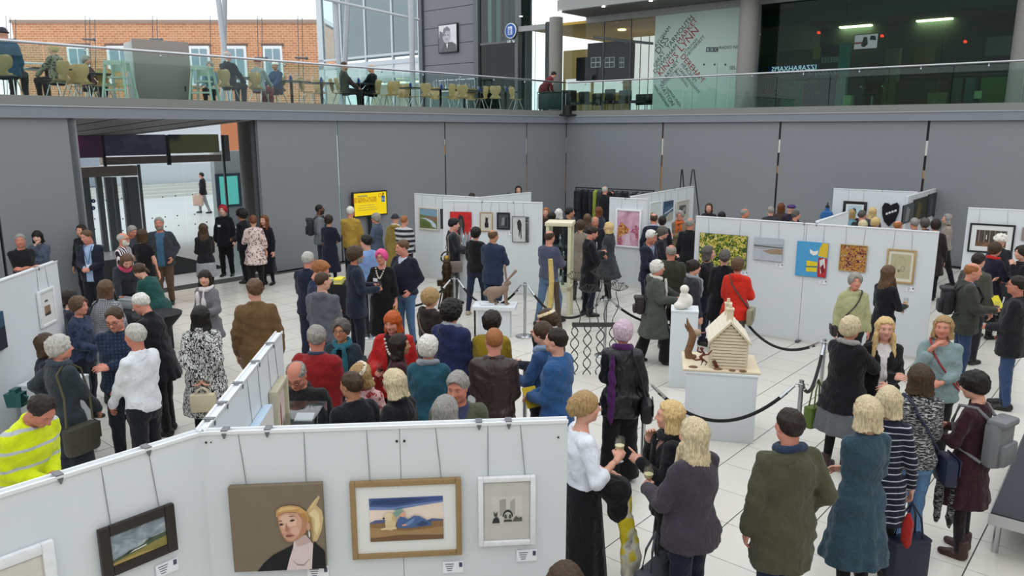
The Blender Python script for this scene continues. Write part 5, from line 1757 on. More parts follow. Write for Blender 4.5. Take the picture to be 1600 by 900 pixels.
# ================================================================== exhibition boards, pictures, sculpture
PH = 2.06
M_wire = mat('grey_wire', '#8b8f93', .5, .2)
M_clip = mat('dark_clip', '#6a6d71', .4, .3)
M_caption = mat('caption_card', '#eceef3', .6, var=.01)
M_capink = mat('caption_ink', '#4a4d63', .6)
class Board:
 def __init__(s, p, q, label, h=PH, n=1, two=True):
  """p, q: ground points of the two ends; local +X from p to q, -Y towards the viewer"""
  p, q = Vector(p), Vector(q)
  p.z = q.z = 0
  d = q - p
  s.len = d.length
  s.rz = math.atan2(d.y, d.x)
  nrm = Vector((d.y, -d.x, 0)).normalized()     # local -Y
  s.flip = nrm.dot(-(p + q) / 2) < 0
  s.p = p
  s.h = h
  e = s.e = empty('display_board', p, s.rz)
  tag(e, label, 'display board', 'white display boards')
  w = s.len / n
  for i in range(n):
   obj('board', MB().box2((i * w + .003, -.022, .04), ((i + 1) * w - .003, .022, h - .012)), M_white, e)
  for y in (-.024, .024):
   obj('top_rail', MB().box2((0, y - .006, h - .02), (s.len, y + .006, h), bev=.002), M_alu, e)
  for x in ((.01, s.len - .01) if n == 1 else (.01, s.len / 2, s.len - .01)):
   obj('foot', MB().box2((x - .03, -.12, 0), (x + .03, .12, .04), bev=.008), M_steelgrey, e)
  s.side = 1 if not s.flip else -1
 def hit(s, px, py):
  r = ray(px, py)
  n = Vector((-math.sin(s.rz), math.cos(s.rz), 0))
  o = Vector((0, 0, CAM_H))
  pl = s.p - n * (.03 * s.side)
  t = (pl - o).dot(n) / r.dot(n)
  h = o + r * t
  return (h - s.p).dot(Vector((math.cos(s.rz), math.sin(s.rz), 0))), h.z
 def clips(s, xs, name='hanging_clip'):
  for x in xs:
   obj(name, MB().prism([(x - .013, s.h - .012), (x + .013, s.h - .012), (x + .003, s.h - .040), (x - .003, s.h - .040)], -.034 * s.side, -.029 * s.side).box((x, 0, s.h + .002), (.034, .06, .005)), M_clip, s.e)
 def picture(s, c, label, frame=('#2b211a', .03, .03), mount=None, polys=None, wires=2, cap=None, cat='picture', depth=.03):
  """c: picture corners tl, tr, br, bl in the photograph (averaged to a true rectangle on the board)"""
  H_ = [s.hit(*k) for k in c]
  x0 = (H_[0][0] + H_[3][0]) / 2; x1 = (H_[1][0] + H_[2][0]) / 2
  z1 = (H_[0][1] + H_[1][1]) / 2; z0 = (H_[2][1] + H_[3][1]) / 2
  if x1 < x0:
   x0, x1 = x1, x0
  w, h = x1 - x0, z1 - z0
  base = s.p + Vector((math.cos(s.rz), math.sin(s.rz), 0)) * ((x0 + x1) / 2) - Vector((-math.sin(s.rz), math.cos(s.rz), 0)) * (.026 * s.side)
  e = empty('framed_picture' if frame[1] else 'canvas_picture', (base.x, base.y, (z0 + z1) / 2), s.rz + (math.pi if s.flip else 0))
  tag(e, label, cat, 'pictures on the display boards')
  d = depth
  if frame[1]:
   fw = frame[1]
   m = mat('frame_' + frame[0][1:], frame[0], .4, .2 if frame[0] in ('#9a8058', '#b59a6a') else 0, var=.12, scale=25)
   b = MB()
   for sx in (-1, 1):
    b.box((sx * (w / 2 - fw / 2), -d / 2, 0), (fw, d, h), bev=.004)
   for sz in (-1, 1):
    b.box((0, -d / 2, sz * (h / 2 - fw / 2)), (w - 2 * fw, d, fw), bev=.004)
   obj('frame', b, m, e)
   iw, ih, yy = w - 2 * fw, h - 2 * fw, -d * .55
   if mount:
    obj('mount', MB().box((0, yy / 2, 0), (iw, -yy, ih)), mat('mount_' + mount[0][1:], mount[0], .8, var=.02), e)
    if len(mount) == 3:
     art(e, iw * (1 - 2 * mount[1]), ih * (1 - 2 * mount[2]), polys, yy - .002)
    else:
     art(e, iw * (1 - 2 * mount[1]), ih * (1 - 2 * mount[1]), polys, yy - .002)
   else:
    obj('backing', MB().box((0, yy / 2, 0), (iw, -yy, ih)), M_white, e)
    art(e, iw, ih, polys, yy - .002)
  else:
   obj('canvas', MB().box((0, -d / 2, 0), (w, d, h), bev=.003), mat('canvas_' + frame[0][1:], frame[0], .8), e)
   art(e, w * .996, h * .996, polys, -d - .0015)
  top = s.h - (z0 + z1) / 2
  for k in range(wires):
   x = (-.32 + .64 * k) * w if wires == 2 else 0
   x2 = x + rnd.uniform(-.03, .03)
   obj('hanging_wire', MB().rod((x2, .005, top), (x, -.004, h / 2), .0022, n=5), M_wire, e)
  if cap:
   cx, cz = s.hit(*cap)
   b2 = s.p + Vector((math.cos(s.rz), math.sin(s.rz), 0)) * cx - Vector((-math.sin(s.rz), math.cos(s.rz), 0)) * (.026 * s.side)
   ce = empty('caption_card', (b2.x, b2.y, cz), s.rz + (math.pi if s.flip else 0))
   tag(ce, 'small white caption card below the ' + ' '.join(label.split()[:9]), 'caption', 'caption cards on the boards')
   obj('card', MB().box((0, -.003, 0), (.115, .006, .068)), M_caption, ce)
   b = MB()
   for i in range(4):
    b.box((-.02, -.0065, .02 - .013 * i), (.05 - .008 * i, .001, .004))
   b.box((.042, -.0065, .014), (.018, .001, .028))
   obj('print', b, M_capink, ce)
  return e
def noisy(name, stops, scale=6.0, detail=6, dist=1.0, vec=(1, 1, 1)):
 key = ('noisy', name)
 if key in MATS:
  return MATS[key]
 m = bpy.data.materials.new(name)
 m.use_nodes = True
 nt, N, L, b = nodes_of(m)
 tc = N.new('ShaderNodeTexCoord'); mp = N.new('ShaderNodeMapping')
 mp.inputs['Scale'].default_value = vec
 L.new(tc.outputs['Object'], mp.inputs['Vector'])
 nz = N.new('ShaderNodeTexNoise')
 nz.inputs['Scale'].default_value = scale; nz.inputs['Detail'].default_value = detail; nz.inputs['Distortion'].default_value = dist
 L.new(mp.outputs[0], nz.inputs['Vector'])
 r = ramp_node(N, stops)
 L.new(nz.outputs['Fac'], r.inputs[0]); L.new(r.outputs[0], b.inputs['Base Color'])
 b.inputs['Roughness'].default_value = .7
 MATS[key] = m
 return m
T = lambda x, y: at_z(x, y, PH)
# ---- near boards
jn = T(312, 672)
BA = Board(T(312, 672) + (T(0, 768) - T(312, 672)).normalized() * 2.0, jn, 'white display board at the lower left with a dark framed landscape')
BB = Board(jn, T(887, 653), 'white display board in the foreground with portrait, boy and dog and etching')
BC = Board(T(436, 517), jn, 'white display board seen edge on behind the foreground boards')
BD = Board(T(86, 407) + (T(0, 437) - T(86, 407)).normalized() * 2.0, T(86, 407), 'white display board at the left edge with a small white framed picture')
BE = Board(T(648, 302), T(750, 308), 'white display board with a river landscape behind the red painting')
BF_ = Board(T(692, 313), T(848, 316), 'white display board with red painting, black cat and drawings')
BG_ = Board(T(750, 308), T(829, 300), 'white display board angled away behind the black cat picture')
BI = Board(T(953, 308), T(1012, 311), 'white display board with the large pink painting')
jf = T(1083.5, 290.5); jd = (T(971, 309) - jf).normalized()
BJ = Board(jf + jd * 4.0, jf, 'long white display board with three photographs right of the pink painting', n=2)
BK = Board(T(1088, 337), T(1468, 362), 'long white display board with five pictures behind the wooden house', n=2)
BL = Board(T(1303, 294), T(1434, 299.7), 'white display board at the back with the black heart shape')
mf = T(1473, 291); md = (T(1405, 310) - mf).normalized()
BM = Board(mf + md * 4.1, mf, 'white display board angled away with a row of dark photographs', n=2)
nd = (T(1600, 328) - T(1513, 324)).normalized()
BN = Board(T(1513, 324), T(1513, 324) + nd * 2.0, 'white display board at the right edge with the forest photograph')
qe = T(1325, 330); qd = (T(1262, 350) - qe).normalized()
BQ = Board(qe + qd * 2.0, qe, 'white display board angled behind the long board of five pictures')
for b_, xs in ((BA, (.62, 1.32, 1.72)), (BB, (.13, .35, 1.46, 1.62)), (BC, (.35, .8, 1.25, 1.6, 1.85)), (BD, (1.55,)), (BF_, (.9, 1.6)), (BI, (.4,)), (BJ, (1.5, 2.6)), (BK, (1.9, 2.1)), (BL, (1.2,))):
 b_.clips(xs)
# bolts at the board joint
obj('bolt', MB().ball((.035, -.026, PH - .06), .006, 8).ball((.06, -.026, PH - .06), .004, 6).ball((1.02, -.026, PH - .09), .007, 8).ball((1.06, -.026, PH - .09), .007, 8).ball((1.89, -.026, PH - .1), .006, 8), M_dark, BB.e)
obj('board_seam', MB().box2((1.035, -.0235, .05), (1.0375, -.022, PH - .02)), M_clip, BB.e)
# foreground pictures
sky = noisy('painted_cloud_sky', [(.25, '#5f6b74'), (.5, '#8a97a0'), (.7, '#b9c0c0')], 9, 6, 1.2, (1, 1, 2))
BA.picture([(153, 828), (272, 782), (272, 858), (157, 905)], 'landscape painting of fields under cloud in a dark carved frame', ('#2a241f', .05, .05), None,
     [(sky, FULL), ('#4c5a44', [(0, .17), (.3, .27), (.55, .33), (.7, .44), (1, .46), (1, .3), (.6, .2), (0, .1)]), ('#c9cdc8', [(.3, .24), (.62, .30), (.62, .25), (.3, .2)]),
   ('#8c8148', [(0, 0), (1, 0), (1, .32), (.75, .28), (.5, .2), (0, .1)]), ('#b09a5c', [(0, 0), (.8, 0), (.5, .10), (0, .07)]), ('#2f3a30', [(.2, .22), (.3, .30), (.42, .30), (.3, .21)]), ('#39432f', [(.6, .38), (.68, .47), (.76, .43), (.7, .36)])], cap=(261, 887))
BA.picture([(-95, 905), (88, 838), (92, 985), (-90, 1050)], 'cream picture with tiny figures in a wide white frame, cut by the frame edge', ('#e4e6e8', .05, .04), ('#cfcbc3', .02),
     [('#d3cfc6', FULL), ('#4a4a3f', elp(.42, .72, .02, .05)), ('#a3553a', elp(.82, .72, .025, .06)), ('#3a3a36', elp(.80, .64, .02, .05))], wires=1)
BR = '#7b6e5c'
BB.picture([(358, 757), (505, 752), (511, 884), (369, 886)], 'painted portrait of a fair haired woman in a black jacket on brown canvas', (BR, 0, 0), None,
     [(BR, FULL), ('#cdb384', [(.80, .66), (.88, .78), (.96, .87), (.975, .85), (.93, .76), (.985, .70), (1.0, .60), (.97, .45), (.92, .34), (.875, .31), (.86, .45), (.845, .58)]), ('#e3cf9f', [(.84, .66), (.91, .72), (.955, .66), (.96, .52), (.92, .40), (.90, .46), (.905, .60)]), ('#b09259', [(.83, .62), (.87, .62), (.885, .44), (.88, .34), (.86, .45)]), ('#d9c28c', [(.86, .74), (.93, .84), (.945, .84), (.89, .73)]),
   ('#141418', [(.25, 0), (.33, .10), (.43, .19), (.55, .25), (.645, .30), (.67, .36), (.70, .2), (.62, 0)]), ('#141418', [(.84, 0), (.86, .2), (.885, .34), (.93, .28), (.99, .22), (1, .19), (1, 0)]),
   ('#d8c6c4', [(.57, 0), (.61, .14), (.655, .27), (.67, .37), (.80, .42), (.875, .30), (.86, .16), (.845, 0)]), ('#c3a9a4', [(.67, .37), (.80, .42), (.86, .33), (.78, .30), (.70, .28)]), ('#9a8a84', [(.63, .13), (.69, .07), (.76, .06), (.83, .13), (.83, .12), (.76, .045), (.69, .055)]),
   ('#b98668', [(.505, .66), (.515, .55), (.53, .47), (.56, .39), (.60, .345), (.65, .34), (.72, .37), (.79, .43), (.83, .50), (.835, .60), (.80, .68), (.70, .72), (.58, .71)]), ('#d1a088', [(.515, .65), (.525, .55), (.545, .47), (.57, .40), (.61, .36), (.66, .36), (.72, .41), (.76, .50), (.77, .60), (.72, .68), (.60, .69)]), ('#e0b8a2', [(.53, .63), (.54, .54), (.57, .50), (.63, .52), (.70, .54), (.72, .60), (.68, .66), (.58, .67)]), ('#d9ac96', elp(.69, .47, .05, .05)),
   ('#c69a5e', [(.495, .64), (.50, .72), (.55, .765), (.65, .78), (.75, .76), (.83, .69), (.85, .60), (.83, .55), (.80, .62), (.77, .67), (.70, .70), (.60, .70), (.53, .68)]), ('#ddbb80', [(.51, .70), (.56, .755), (.66, .765), (.74, .74), (.68, .725), (.58, .72)]), ('#b5874c', [(.75, .66), (.80, .68), (.835, .62), (.82, .57), (.79, .62)]),
   ('#c8977f', elp(.835, .52, .022, .05)), ('#e6e2da', elp(.842, .43, .008, .04)), ('#33251f', [(.52, .555), (.545, .575), (.575, .56), (.55, .545)]), ('#33251f', [(.635, .595), (.66, .615), (.70, .61), (.67, .59)]), ('#4a3428', [(.62, .645), (.66, .66), (.71, .655), (.66, .648)]), ('#4a3428', [(.515, .605), (.55, .61), (.565, .602), (.54, .598)]),
   ('#b07a64', [(.60, .58), (.585, .50), (.595, .475), (.625, .48), (.63, .50), (.615, .52)]), ('#9c5a54', [(.585, .425), (.61, .44), (.655, .435), (.68, .425), (.64, .41), (.60, .41)]), ('#7c4440', [(.585, .425), (.68, .427), (.68, .422), (.585, .42)])], wires=2, cap=(497, 894), depth=.04)
BB.picture([(546, 751), (720, 745), (722, 865), (552, 870)], 'watercolour of a boy leaning on a dog in a gold frame', ('#9a8058', .030, .035), ('#e2e4e0', .13, .18),
     [('#e8d6c6', FULL), ('#45598c', [(0, .80), (.3, .76), (.6, .82), (1, .90), (1, 1), (0, 1)]), ('#6f86b4', [(0, .74), (.35, .72), (.7, .80), (1, .86), (1, .9), (.6, .84), (.3, .78), (0, .82)]), ('#32436f', [(.02, .86), (.4, .84), (.8, .95), (.5, .98), (.05, .95)]),
   ('#57648a', [(0, .44), (.08, .5), (.2, .5), (.25, .42), (0, .40)]), ('#57648a', [(.78, .45), (.85, .49), (1, .46), (1, .42), (.78, .42)]),
   ('#8c6c48', [(0, 0), (1, 0), (1, .44), (.7, .40), (.3, .44), (0, .42)]), ('#a5845a', [(0, .1), (1, .06), (1, .3), (.5, .22), (0, .34)]), ('#75573c', [(0, 0), (1, 0), (1, .10), (.4, .14), (0, .08)]),
   ('#d9c39a', elp(.28, .42, .075, .17)), ('#e3d0ab', elp(.26, .57, .065, .10)), ('#cdb488', elp(.33, .55, .03, .09)), ('#3a332e', elp(.19, .545, .016, .022)), ('#d9c39a', [(.14, .30), (.25, .36), (.36, .33), (.36, .28), (.16, .27)]),
   ('#4a6592', [(.36, .32), (.38, .52), (.44, .58), (.52, .50), (.60, .58), (.68, .56), (.82, .42), (.84, .34), (.70, .32), (.5, .30)]), ('#6e89b4', [(.44, .36), (.55, .48), (.62, .54), (.58, .42), (.5, .34)]), ('#34466b', [(.62, .36), (.72, .46), (.80, .38), (.72, .33)]),
   ('#d9a58c', elp(.45, .62, .035, .06)), ('#7fa294', [(.32, .66), (.36, .74), (.44, .76), (.46, .70), (.40, .62), (.36, .56)]), ('#d9a58c', elp(.47, .38, .04, .02, 12, rot=20))], wires=2, cap=(708, 886))
BB.picture([(745, 745), (836, 741), (836, 848), (749, 850)], 'small black etching of an abbey gateway in a white frame', ('#e6e8ea', .028, .04), ('#c3c1ba', .02),
     [('#c6c4bd', FULL), ('#cfcdc6', [(.16, .28), (.84, .28), (.84, .76), (.16, .76)]), ('#a3a19a', [(.34, .42), (.48, .42), (.48, .72), (.34, .70)]), ('#aaa8a1', [(.56, .42), (.68, .44), (.68, .72), (.58, .68)]), ('#8d8b85', [(.46, .42), (.58, .42), (.56, .52), (.48, .52)]),
   ('#3a3a3a', elp(.52, .40, .115, .13, 16, 0, 180)), ('#b9b7b0', elp(.52, .39, .09, .10, 16, 0, 180)), ('#55544f', elp(.47, .41, .03, .04)), ('#55544f', elp(.57, .41, .03, .04)),
   ('#2f2f2f', [(.17, .30), (.34, .30), (.32, .38), (.27, .42), (.2, .38)]), ('#454541', [(.22, .42), (.2, .52), (.25, .46), (.3, .52), (.28, .42)]), ('#5a5954', [(.62, .32), (.84, .32), (.83, .40), (.76, .38), (.7, .42), (.66, .38)]), ('#45443f', [(.42, .32), (.62, .32), (.60, .36), (.44, .36)])], wires=2, cap=(823, 868))
# board seen edge on: two pictures facing right
BC.picture([(424, 602), (442, 585), (441, 700), (423, 720)], 'pale wood framed picture hanging on the edge on board', ('#b9b29a', .04, .05), ('#cfc7b8', .08), [('#cbb9b0', FULL), ('#8e3d44', elp(.5, .5, .08, .3)), ('#8a8a7a', [(.1, .1), (.9, .1), (.9, .3), (.1, .2)])], wires=2, depth=.06)
BC.picture([(393, 655), (417, 632), (416, 735), (393, 760)], 'pale blue canvas hanging on the edge on board nearest the corner', ('#bcd0e2', 0, 0), None, [('#d5d3cf', FULL), ('#b59a88', [(.3, .1), (.6, .1), (.55, .6), (.35, .5)])], wires=2, depth=.06)
# left edge board
BD.picture([(58, 454), (83, 448), (86, 504), (61, 513)], 'small brown print in a white frame on the board at the left edge', ('#e3e5e6', .03, .035), ('#d9dad8', .04), [('#d9dad8', FULL), ('#8a7258', [(.24, .22), (.72, .22), (.72, .56), (.24, .56)]), ('#3d342c', [(.24, .22), (.72, .22), (.72, .34), (.24, .30)]), ('#4b4f52', elp(.45, .70, .16, .07, 14, 0, 180))], wires=2)
BD.picture([(-22, 494), (4, 485), (5, 545), (-20, 556)], 'dark blue canvas cut off at the left edge of the view', ('#2f4d66', 0, 0), None, [('#2f4d66', FULL), ('#1d2430', [(0, 0), (1, 0), (1, .6), (0, .55)])], wires=1)
# centre boards
BE.picture([(654, 323), (686, 325), (686, 361), (655, 358)], 'landscape of a pale river winding through fields in a cream frame', ('#cfc9b8', .04, .03), None,
     [('#7f9fb4', FULL), ('#6b7a4a', [(0, 0), (1, 0), (1, .62), (.4, .66), (0, .70)]), ('#8a6a5a', [(.3, .45), (1, .4), (1, .60), (.4, .62)]), ('#c3d3dc', [(.0, .52), (.35, .46), (.62, .30), (.72, .1), (.95, .05), (.9, .25), (.7, .42), (.36, .53)]), ('#5d6a38', [(0, 0), (.5, 0), (.6, .2), (.2, .38), (0, .4)])], wires=2)
BE.picture([(689, 326), (694, 327), (694, 358), (689, 357)], 'narrow dark framed picture in the gap between two centre boards', ('#1a1a1c', .01, .03), None, [('#3a3a3c', FULL)], wires=1)
redm = noisy('red_painting_ground', [(.3, '#7c1014'), (.5, '#c01a1c'), (.75, '#d8302a')], 5, 4, .6)
BF_.picture([(704, 333), (737, 329), (737, 398), (704, 398)], 'tall bright red painting with a dark figure on the centre board', ('#a01418', 0, 0), None,
   [(redm, FULL), ('#2a2427', [(.35, .45), (.3, .75), (.45, .95), (.62, .9), (.70, .7), (.62, .5), (.55, .35)]), ('#4c4447', [(.42, .6), (.42, .8), (.55, .86), (.6, .7), (.52, .55)])], wires=2)
BF_.picture([(750, 331), (770, 332), (770, 362), (750, 361)], 'picture of a black cat sitting in a thin wood frame', ('#a88c5c', .02, .03), ('#d7d5cb', .06),
   [('#c9c6ba', FULL), ('#1c1d24', [(.35, .12), (.32, .35), (.42, .55), (.40, .72), (.46, .84), (.52, .76), (.62, .76), (.68, .84), (.70, .70), (.66, .55), (.74, .35), (.72, .12)])], wires=2)
BF_.picture([(776, 331), (797, 333), (797, 359), (777, 358)], 'dark charcoal picture in a black frame beside the cat', ('#1c1c1e', .035, .03), None, [('#4a4c50', FULL), ('#808488', [(.3, .2), (.6, .2), (.6, .8), (.35, .7)]), ('#2b2c2f', [(.65, .1), (.9, .1), (.9, .8), (.7, .7)])], wires=2, cap=(795, 365))
hz = noisy('pale_drawing_paper', [(.3, '#b9bbbc'), (.7, '#d2d3d2')], 6)
pe = BF_.picture([(798, 339), (821, 337), (823, 379), (803, 378)], 'ring bound drawing of a dark horse at the right end of the centre board', ('#6a6a68', .012, .05), None,
   [(hz, FULL), ('#2c2a2b', [(.40, .50), (.34, .78), (.46, .90), (.62, .86), (.70, .7), (.68, .5), (.70, .12), (.64, .12), (.58, .45), (.52, .2), (.46, .2), (.48, .48)])], wires=2)
bb_ = [c for c in pe.children if c.name.startswith('frame')][0].bound_box
hw_, hh_ = max(v[0] for v in bb_), max(v[2] for v in bb_)
for i in range(18):
 z = -hh_ + (i + .5) * 2 * hh_ / 18
 obj('binding_ring', MB().tube([(hw_ + .035 + .03 * math.cos(a), -.03 + .035 * math.sin(a), z) for a in np.linspace(0, 2 * math.pi, 8, endpoint=False)], .006, 5, True), M_dark, pe)
# pink painting and photographs
pk = noisy('pink_painting_ground', [(.3, '#b07a94'), (.5, '#cfa3b6'), (.7, '#d9bcc8')], 4, 6, .5)
gold = noisy('gold_blossom_paint', [(.35, '#5a2a30'), (.48, '#b06a2a'), (.58, '#d9a44a'), (.7, '#cf9fb4')], 22, 6, 1.5)
blos = noisy('dark_pink_blossom_paint', [(.35, '#7a2438'), (.48, '#b04a62'), (.6, '#cf9fb4'), (.75, '#d9b0c0')], 22, 6, 1.5)
BI.picture([(962, 327), (1003, 327), (1001, 388), (963, 385)], 'large pink blossom painting in a white frame', ('#e6e8ea', .04, .03), None,
     [(pk, FULL), (gold, [(0, .1), (.06, .55), (.2, .68), (.42, .55), (.55, .48), (.5, .36), (.25, .3), (.12, .08)]), (blos, [(.58, .40), (.72, .5), (.86, .62), (.98, .55), (1, .2), (.9, .12), (.82, .35), (.7, .38)]), (blos, [(.05, 0), (.3, .02), (.22, .2), (.08, .3)]), ('#dcc3cf', [(.36, .02), (.62, .02), (.58, .34), (.42, .34)])], wires=2, depth=.05)
BJ.picture([(1014, 317), (1033, 313), (1032, 345), (1014, 348)], 'pale framed picture left of the blue seascape', ('#e4e6e6', .03, .03), None, [('#c8d0ce', FULL), ('#b09a70', [(0, .2), (.3, .2), (.3, .5), (0, .5)])], wires=2)
BJ.picture([(1037, 315), (1051, 313), (1050, 343), (1036, 346)], 'blue seascape photograph with a pale beach', ('#40566c', .0, .03), None, [('#46627c', FULL), ('#2e4760', [(0, .7), (1, .8), (1, 1), (0, 1)]), ('#a9a596', [(0, 0), (1, 0), (1, .45), (.6, .4), (.2, .22), (0, .2)]), ('#c9cfd0', [(0, .42), (.4, .5), (1, .66), (1, .6), (.4, .44), (0, .36)])], wires=2, cap=(1046, 349))
BJ.picture([(1056, 315), (1076, 311), (1075, 341), (1055, 345)], 'small black and white print in a wide grey mount', ('#c9c5b8', .03, .03), ('#b9b6ac', .22), [('#5a5a56', FULL), ('#2b2b29', [(.1, 0), (.5, 0), (.5, .6), (.2, .7)]), ('#9a9a94', [(.5, .3), (.9, .3), (.9, .8), (.6, .7)])], wires=2)
# long board of five
leaf = noisy('sunlit_leaf_painting', [(.34, '#16280f'), (.43, '#3c5a1c'), (.49, '#7d8a26'), (.55, '#c2aa34'), (.62, '#e4dc9a'), (.7, '#8a6a1e')], 13, 8, 1.6)
glow = noisy('leaf_glow', [(.3, '#9cc0a0'), (.5, '#c6dcc0'), (.7, '#a9c27a')], 14, 6, 1.0)
BK.picture([(1093, 363), (1167, 369), (1167, 421), (1093, 413)], 'wide photograph of sunlit yellow and green leaves on the long board', ('#3f4a26', 0, 0), None, [(leaf, FULL)], wires=2, cap=(1163, 427))
BK.picture([(1179, 370), (1224, 373), (1223, 409), (1178, 405)], 'pale grey seascape canvas with a brown sandbank', ('#a9b0b6', 0, 0), None, [('#b3b9c0', FULL), ('#a0a7ae', [(0, .5), (1, .5), (1, .75), (0, .70)]), ('#9a866c', [(.3, .42), (.6, .3), (1, .32), (1, .55), (.6, .52)]), ('#5f5a52', [(0, .60), (1, .58), (1, .62), (0, .66)])], wires=2, cap=(1218, 415))
BK.picture([(1245, 376), (1294, 380), (1292, 434), (1244, 430)], 'bright blue canvas with yellow and white boats', ('#4a93c4', 0, 0), None,
     [('#4a9bcb', FULL), ('#d9b92c', [(.70, .62), (1, .58), (1, 1), (.82, 1), (.74, .85)]), ('#b52a2c', [(.72, .02), (1, .0), (1, .56), (.72, .58)]), ('#e4e6e2', [(.42, .80), (.55, .74), (.70, .78), (.68, .66), (.55, .62), (.44, .68)]), ('#cfd2cf', [(.76, .5), (.92, .56), (.96, .3), (.82, .1)]),
   ('#e2c81e', [(.34, .46), (.70, .44), (.70, .32), (.36, .30)]), ('#e2c81e', [(.34, .26), (.70, .28), (.70, .16), (.36, .14)]), ('#3a5a2a', [(.34, .295), (.70, .305), (.70, .29), (.34, .28)]), ('#7a1c20', [(.8, .3), (.9, .4), (.94, .2), (.86, .1)])], wires=2, cap=(1286, 441))
aut = noisy('autumn_leaf_painting', [(.34, '#2a1820'), (.42, '#6a3040'), (.48, '#a85a2a'), (.53, '#d9a62c'), (.58, '#5a5224'), (.64, '#c9a0a0'), (.72, '#e2c860')], 17, 8, 1.8)
BK.picture([(1313, 381), (1356, 384), (1353, 426), (1311, 422)], 'small painting of autumn leaves in red and gold in a thin wood frame', ('#b59a6a', .012, .03), None, [(aut, FULL)], wires=2)
BK.picture([(1385, 388), (1432, 391), (1428, 445), (1384, 440)], 'pencil drawing on cream paper in a gold frame', ('#b59a6a', .03, .03), ('#dcd8c6', .10), [('#b7b08e', FULL), ('#a39c7c', elp(.48, .60, .28, .30)), ('#b7b08e', elp(.48, .60, .25, .27)), ('#8b8568', elp(.62, .40, .10, .12)), ('#b7b08e', elp(.62, .40, .07, .09)), ('#6d684f', [(.38, .36), (.5, .36), (.47, .26), (.41, .26)])], wires=2, cap=(1422, 452))
# boards at the back right
BL.picture([(1317, 314), (1354, 315), (1354, 345), (1317, 344)], 'pale blue print in a heavy black frame on the back board', ('#17171a', .07, .03), ('#dfe2e2', .12), [('#b3cbd3', FULL), ('#3c4a4c', [(.3, .3), (.4, .8), (.6, .7), (.65, .3)])], wires=2)
hx0, hz0 = BL.hit(1391, 333)
hs = empty('heart_shape', BL.p + Vector((math.cos(BL.rz), math.sin(BL.rz), 0)) * hx0 - Vector((-math.sin(BL.rz), math.cos(BL.rz), 0)) * .04 + Vector((0, 0, hz0)), BL.rz)
tag(hs, 'black heart shaped wall piece with white teeth marks on the back board', 'wall art')
obj('heart', MB().prism([(0, -.34), (.14, -.18), (.2, .05), (.2, .2), (.14, .28), (.04, .24), (0, .2), (-.06, .25), (-.15, .26), (-.2, .15), (-.18, -.05), (-.12, -.22)], -.03, 0), mat('black_felt', '#15141a', .9), hs)
b = MB()
for i in range(4):
 b.prism([(-.09 + .065 * i, -.05 + .03 * i), (-.04 + .065 * i, -.03 + .03 * i), (-.05 + .065 * i, .02 + .03 * i), (-.10 + .065 * i, .0 + .03 * i)], -.036, -.03)
obj('white_marks', b, M_white, hs)
for i, (a, bq, l) in enumerate((((1409, 322), (1427, 350), 'grey photograph nearest the viewer in the dark row'), ((1426, 313), (1446, 345), 'dark woodland photograph second in the dark row'), ((1448, 306), (1461, 340), 'dark grey photograph third in the dark row'), ((1459, 303), (1471, 338), 'dark red photograph at the far end of the dark row'))):
 BM.picture([a, (bq[0], a[1] - 6), (bq[0], bq[1] - 6), (a[0], bq[1])], l, ('#2b2b2c', .0, .03), None, [(('#4d5152', '#2f3226', '#33363a', '#5c2429')[i], FULL), (('#7c8282', '#5a4e2c', '#4a4e52', '#7a3238')[i], [(.2, .1), (.5, .1), (.6, .7), (.3, .9)])], wires=2)
trunks = [('#5c5148', FULL), ('#6b4d3c', [(0, 0), (1, 0), (1, .28), (0, .34)]), ('#8a5f48', [(.2, 0), (.6, 0), (.5, .25), (.35, .28)])]
for i in range(17):
 x = .03 + i * .058
 trunks.append((('#2b2724', '#8b8880', '#3a342f')[i % 3], [(x, .25), (x + .02, .25), (x + .018, 1), (x + .003, 1)]))
trunks.append(('#e6e6e0', [(.33, .45), (.36, .45), (.36, .72), (.33, .72)]))
BN.picture([(1516, 348), (1587, 352), (1582, 398), (1511, 393)], 'photograph of a bare forest path in a wide black frame', ('#1a1a1c', .035, .03), ('#dcdedd', .13, .18), trunks, wires=2)
BN.picture([(1597, 355), (1625, 357), (1622, 378), (1596, 375)], 'small brown picture at the right edge of the view', ('#8d8078', 0, .02), None, [('#8d8078', FULL)], wires=1)
# ---- plinths
def plinth(name, label, x, y, w, d, h, rz=0.0):
 e = empty(name, (x, y, 0), rz)
 tag(e, label, 'plinth')
 obj('body', MB().box2((-w / 2, -d / 2, 0), (w / 2, d / 2, h - .03), bev=.004), M_white, e)
 obj('top', MB().box2((-w / 2 - .004, -d / 2 - .004, h - .03), (w / 2 + .004, d / 2 + .004, h), bev=.004), M_white, e)
 return e
GR = math.radians(2)
plinth('plinth', 'broad white plinth carrying the wooden house model', 2.52, 8.80, .80, .78, .83, math.radians(-14))
plinth('plinth', 'tall narrow white plinth carrying the white stone figure', 2.44, 10.47, .37, .37, 1.13, math.radians(-12))
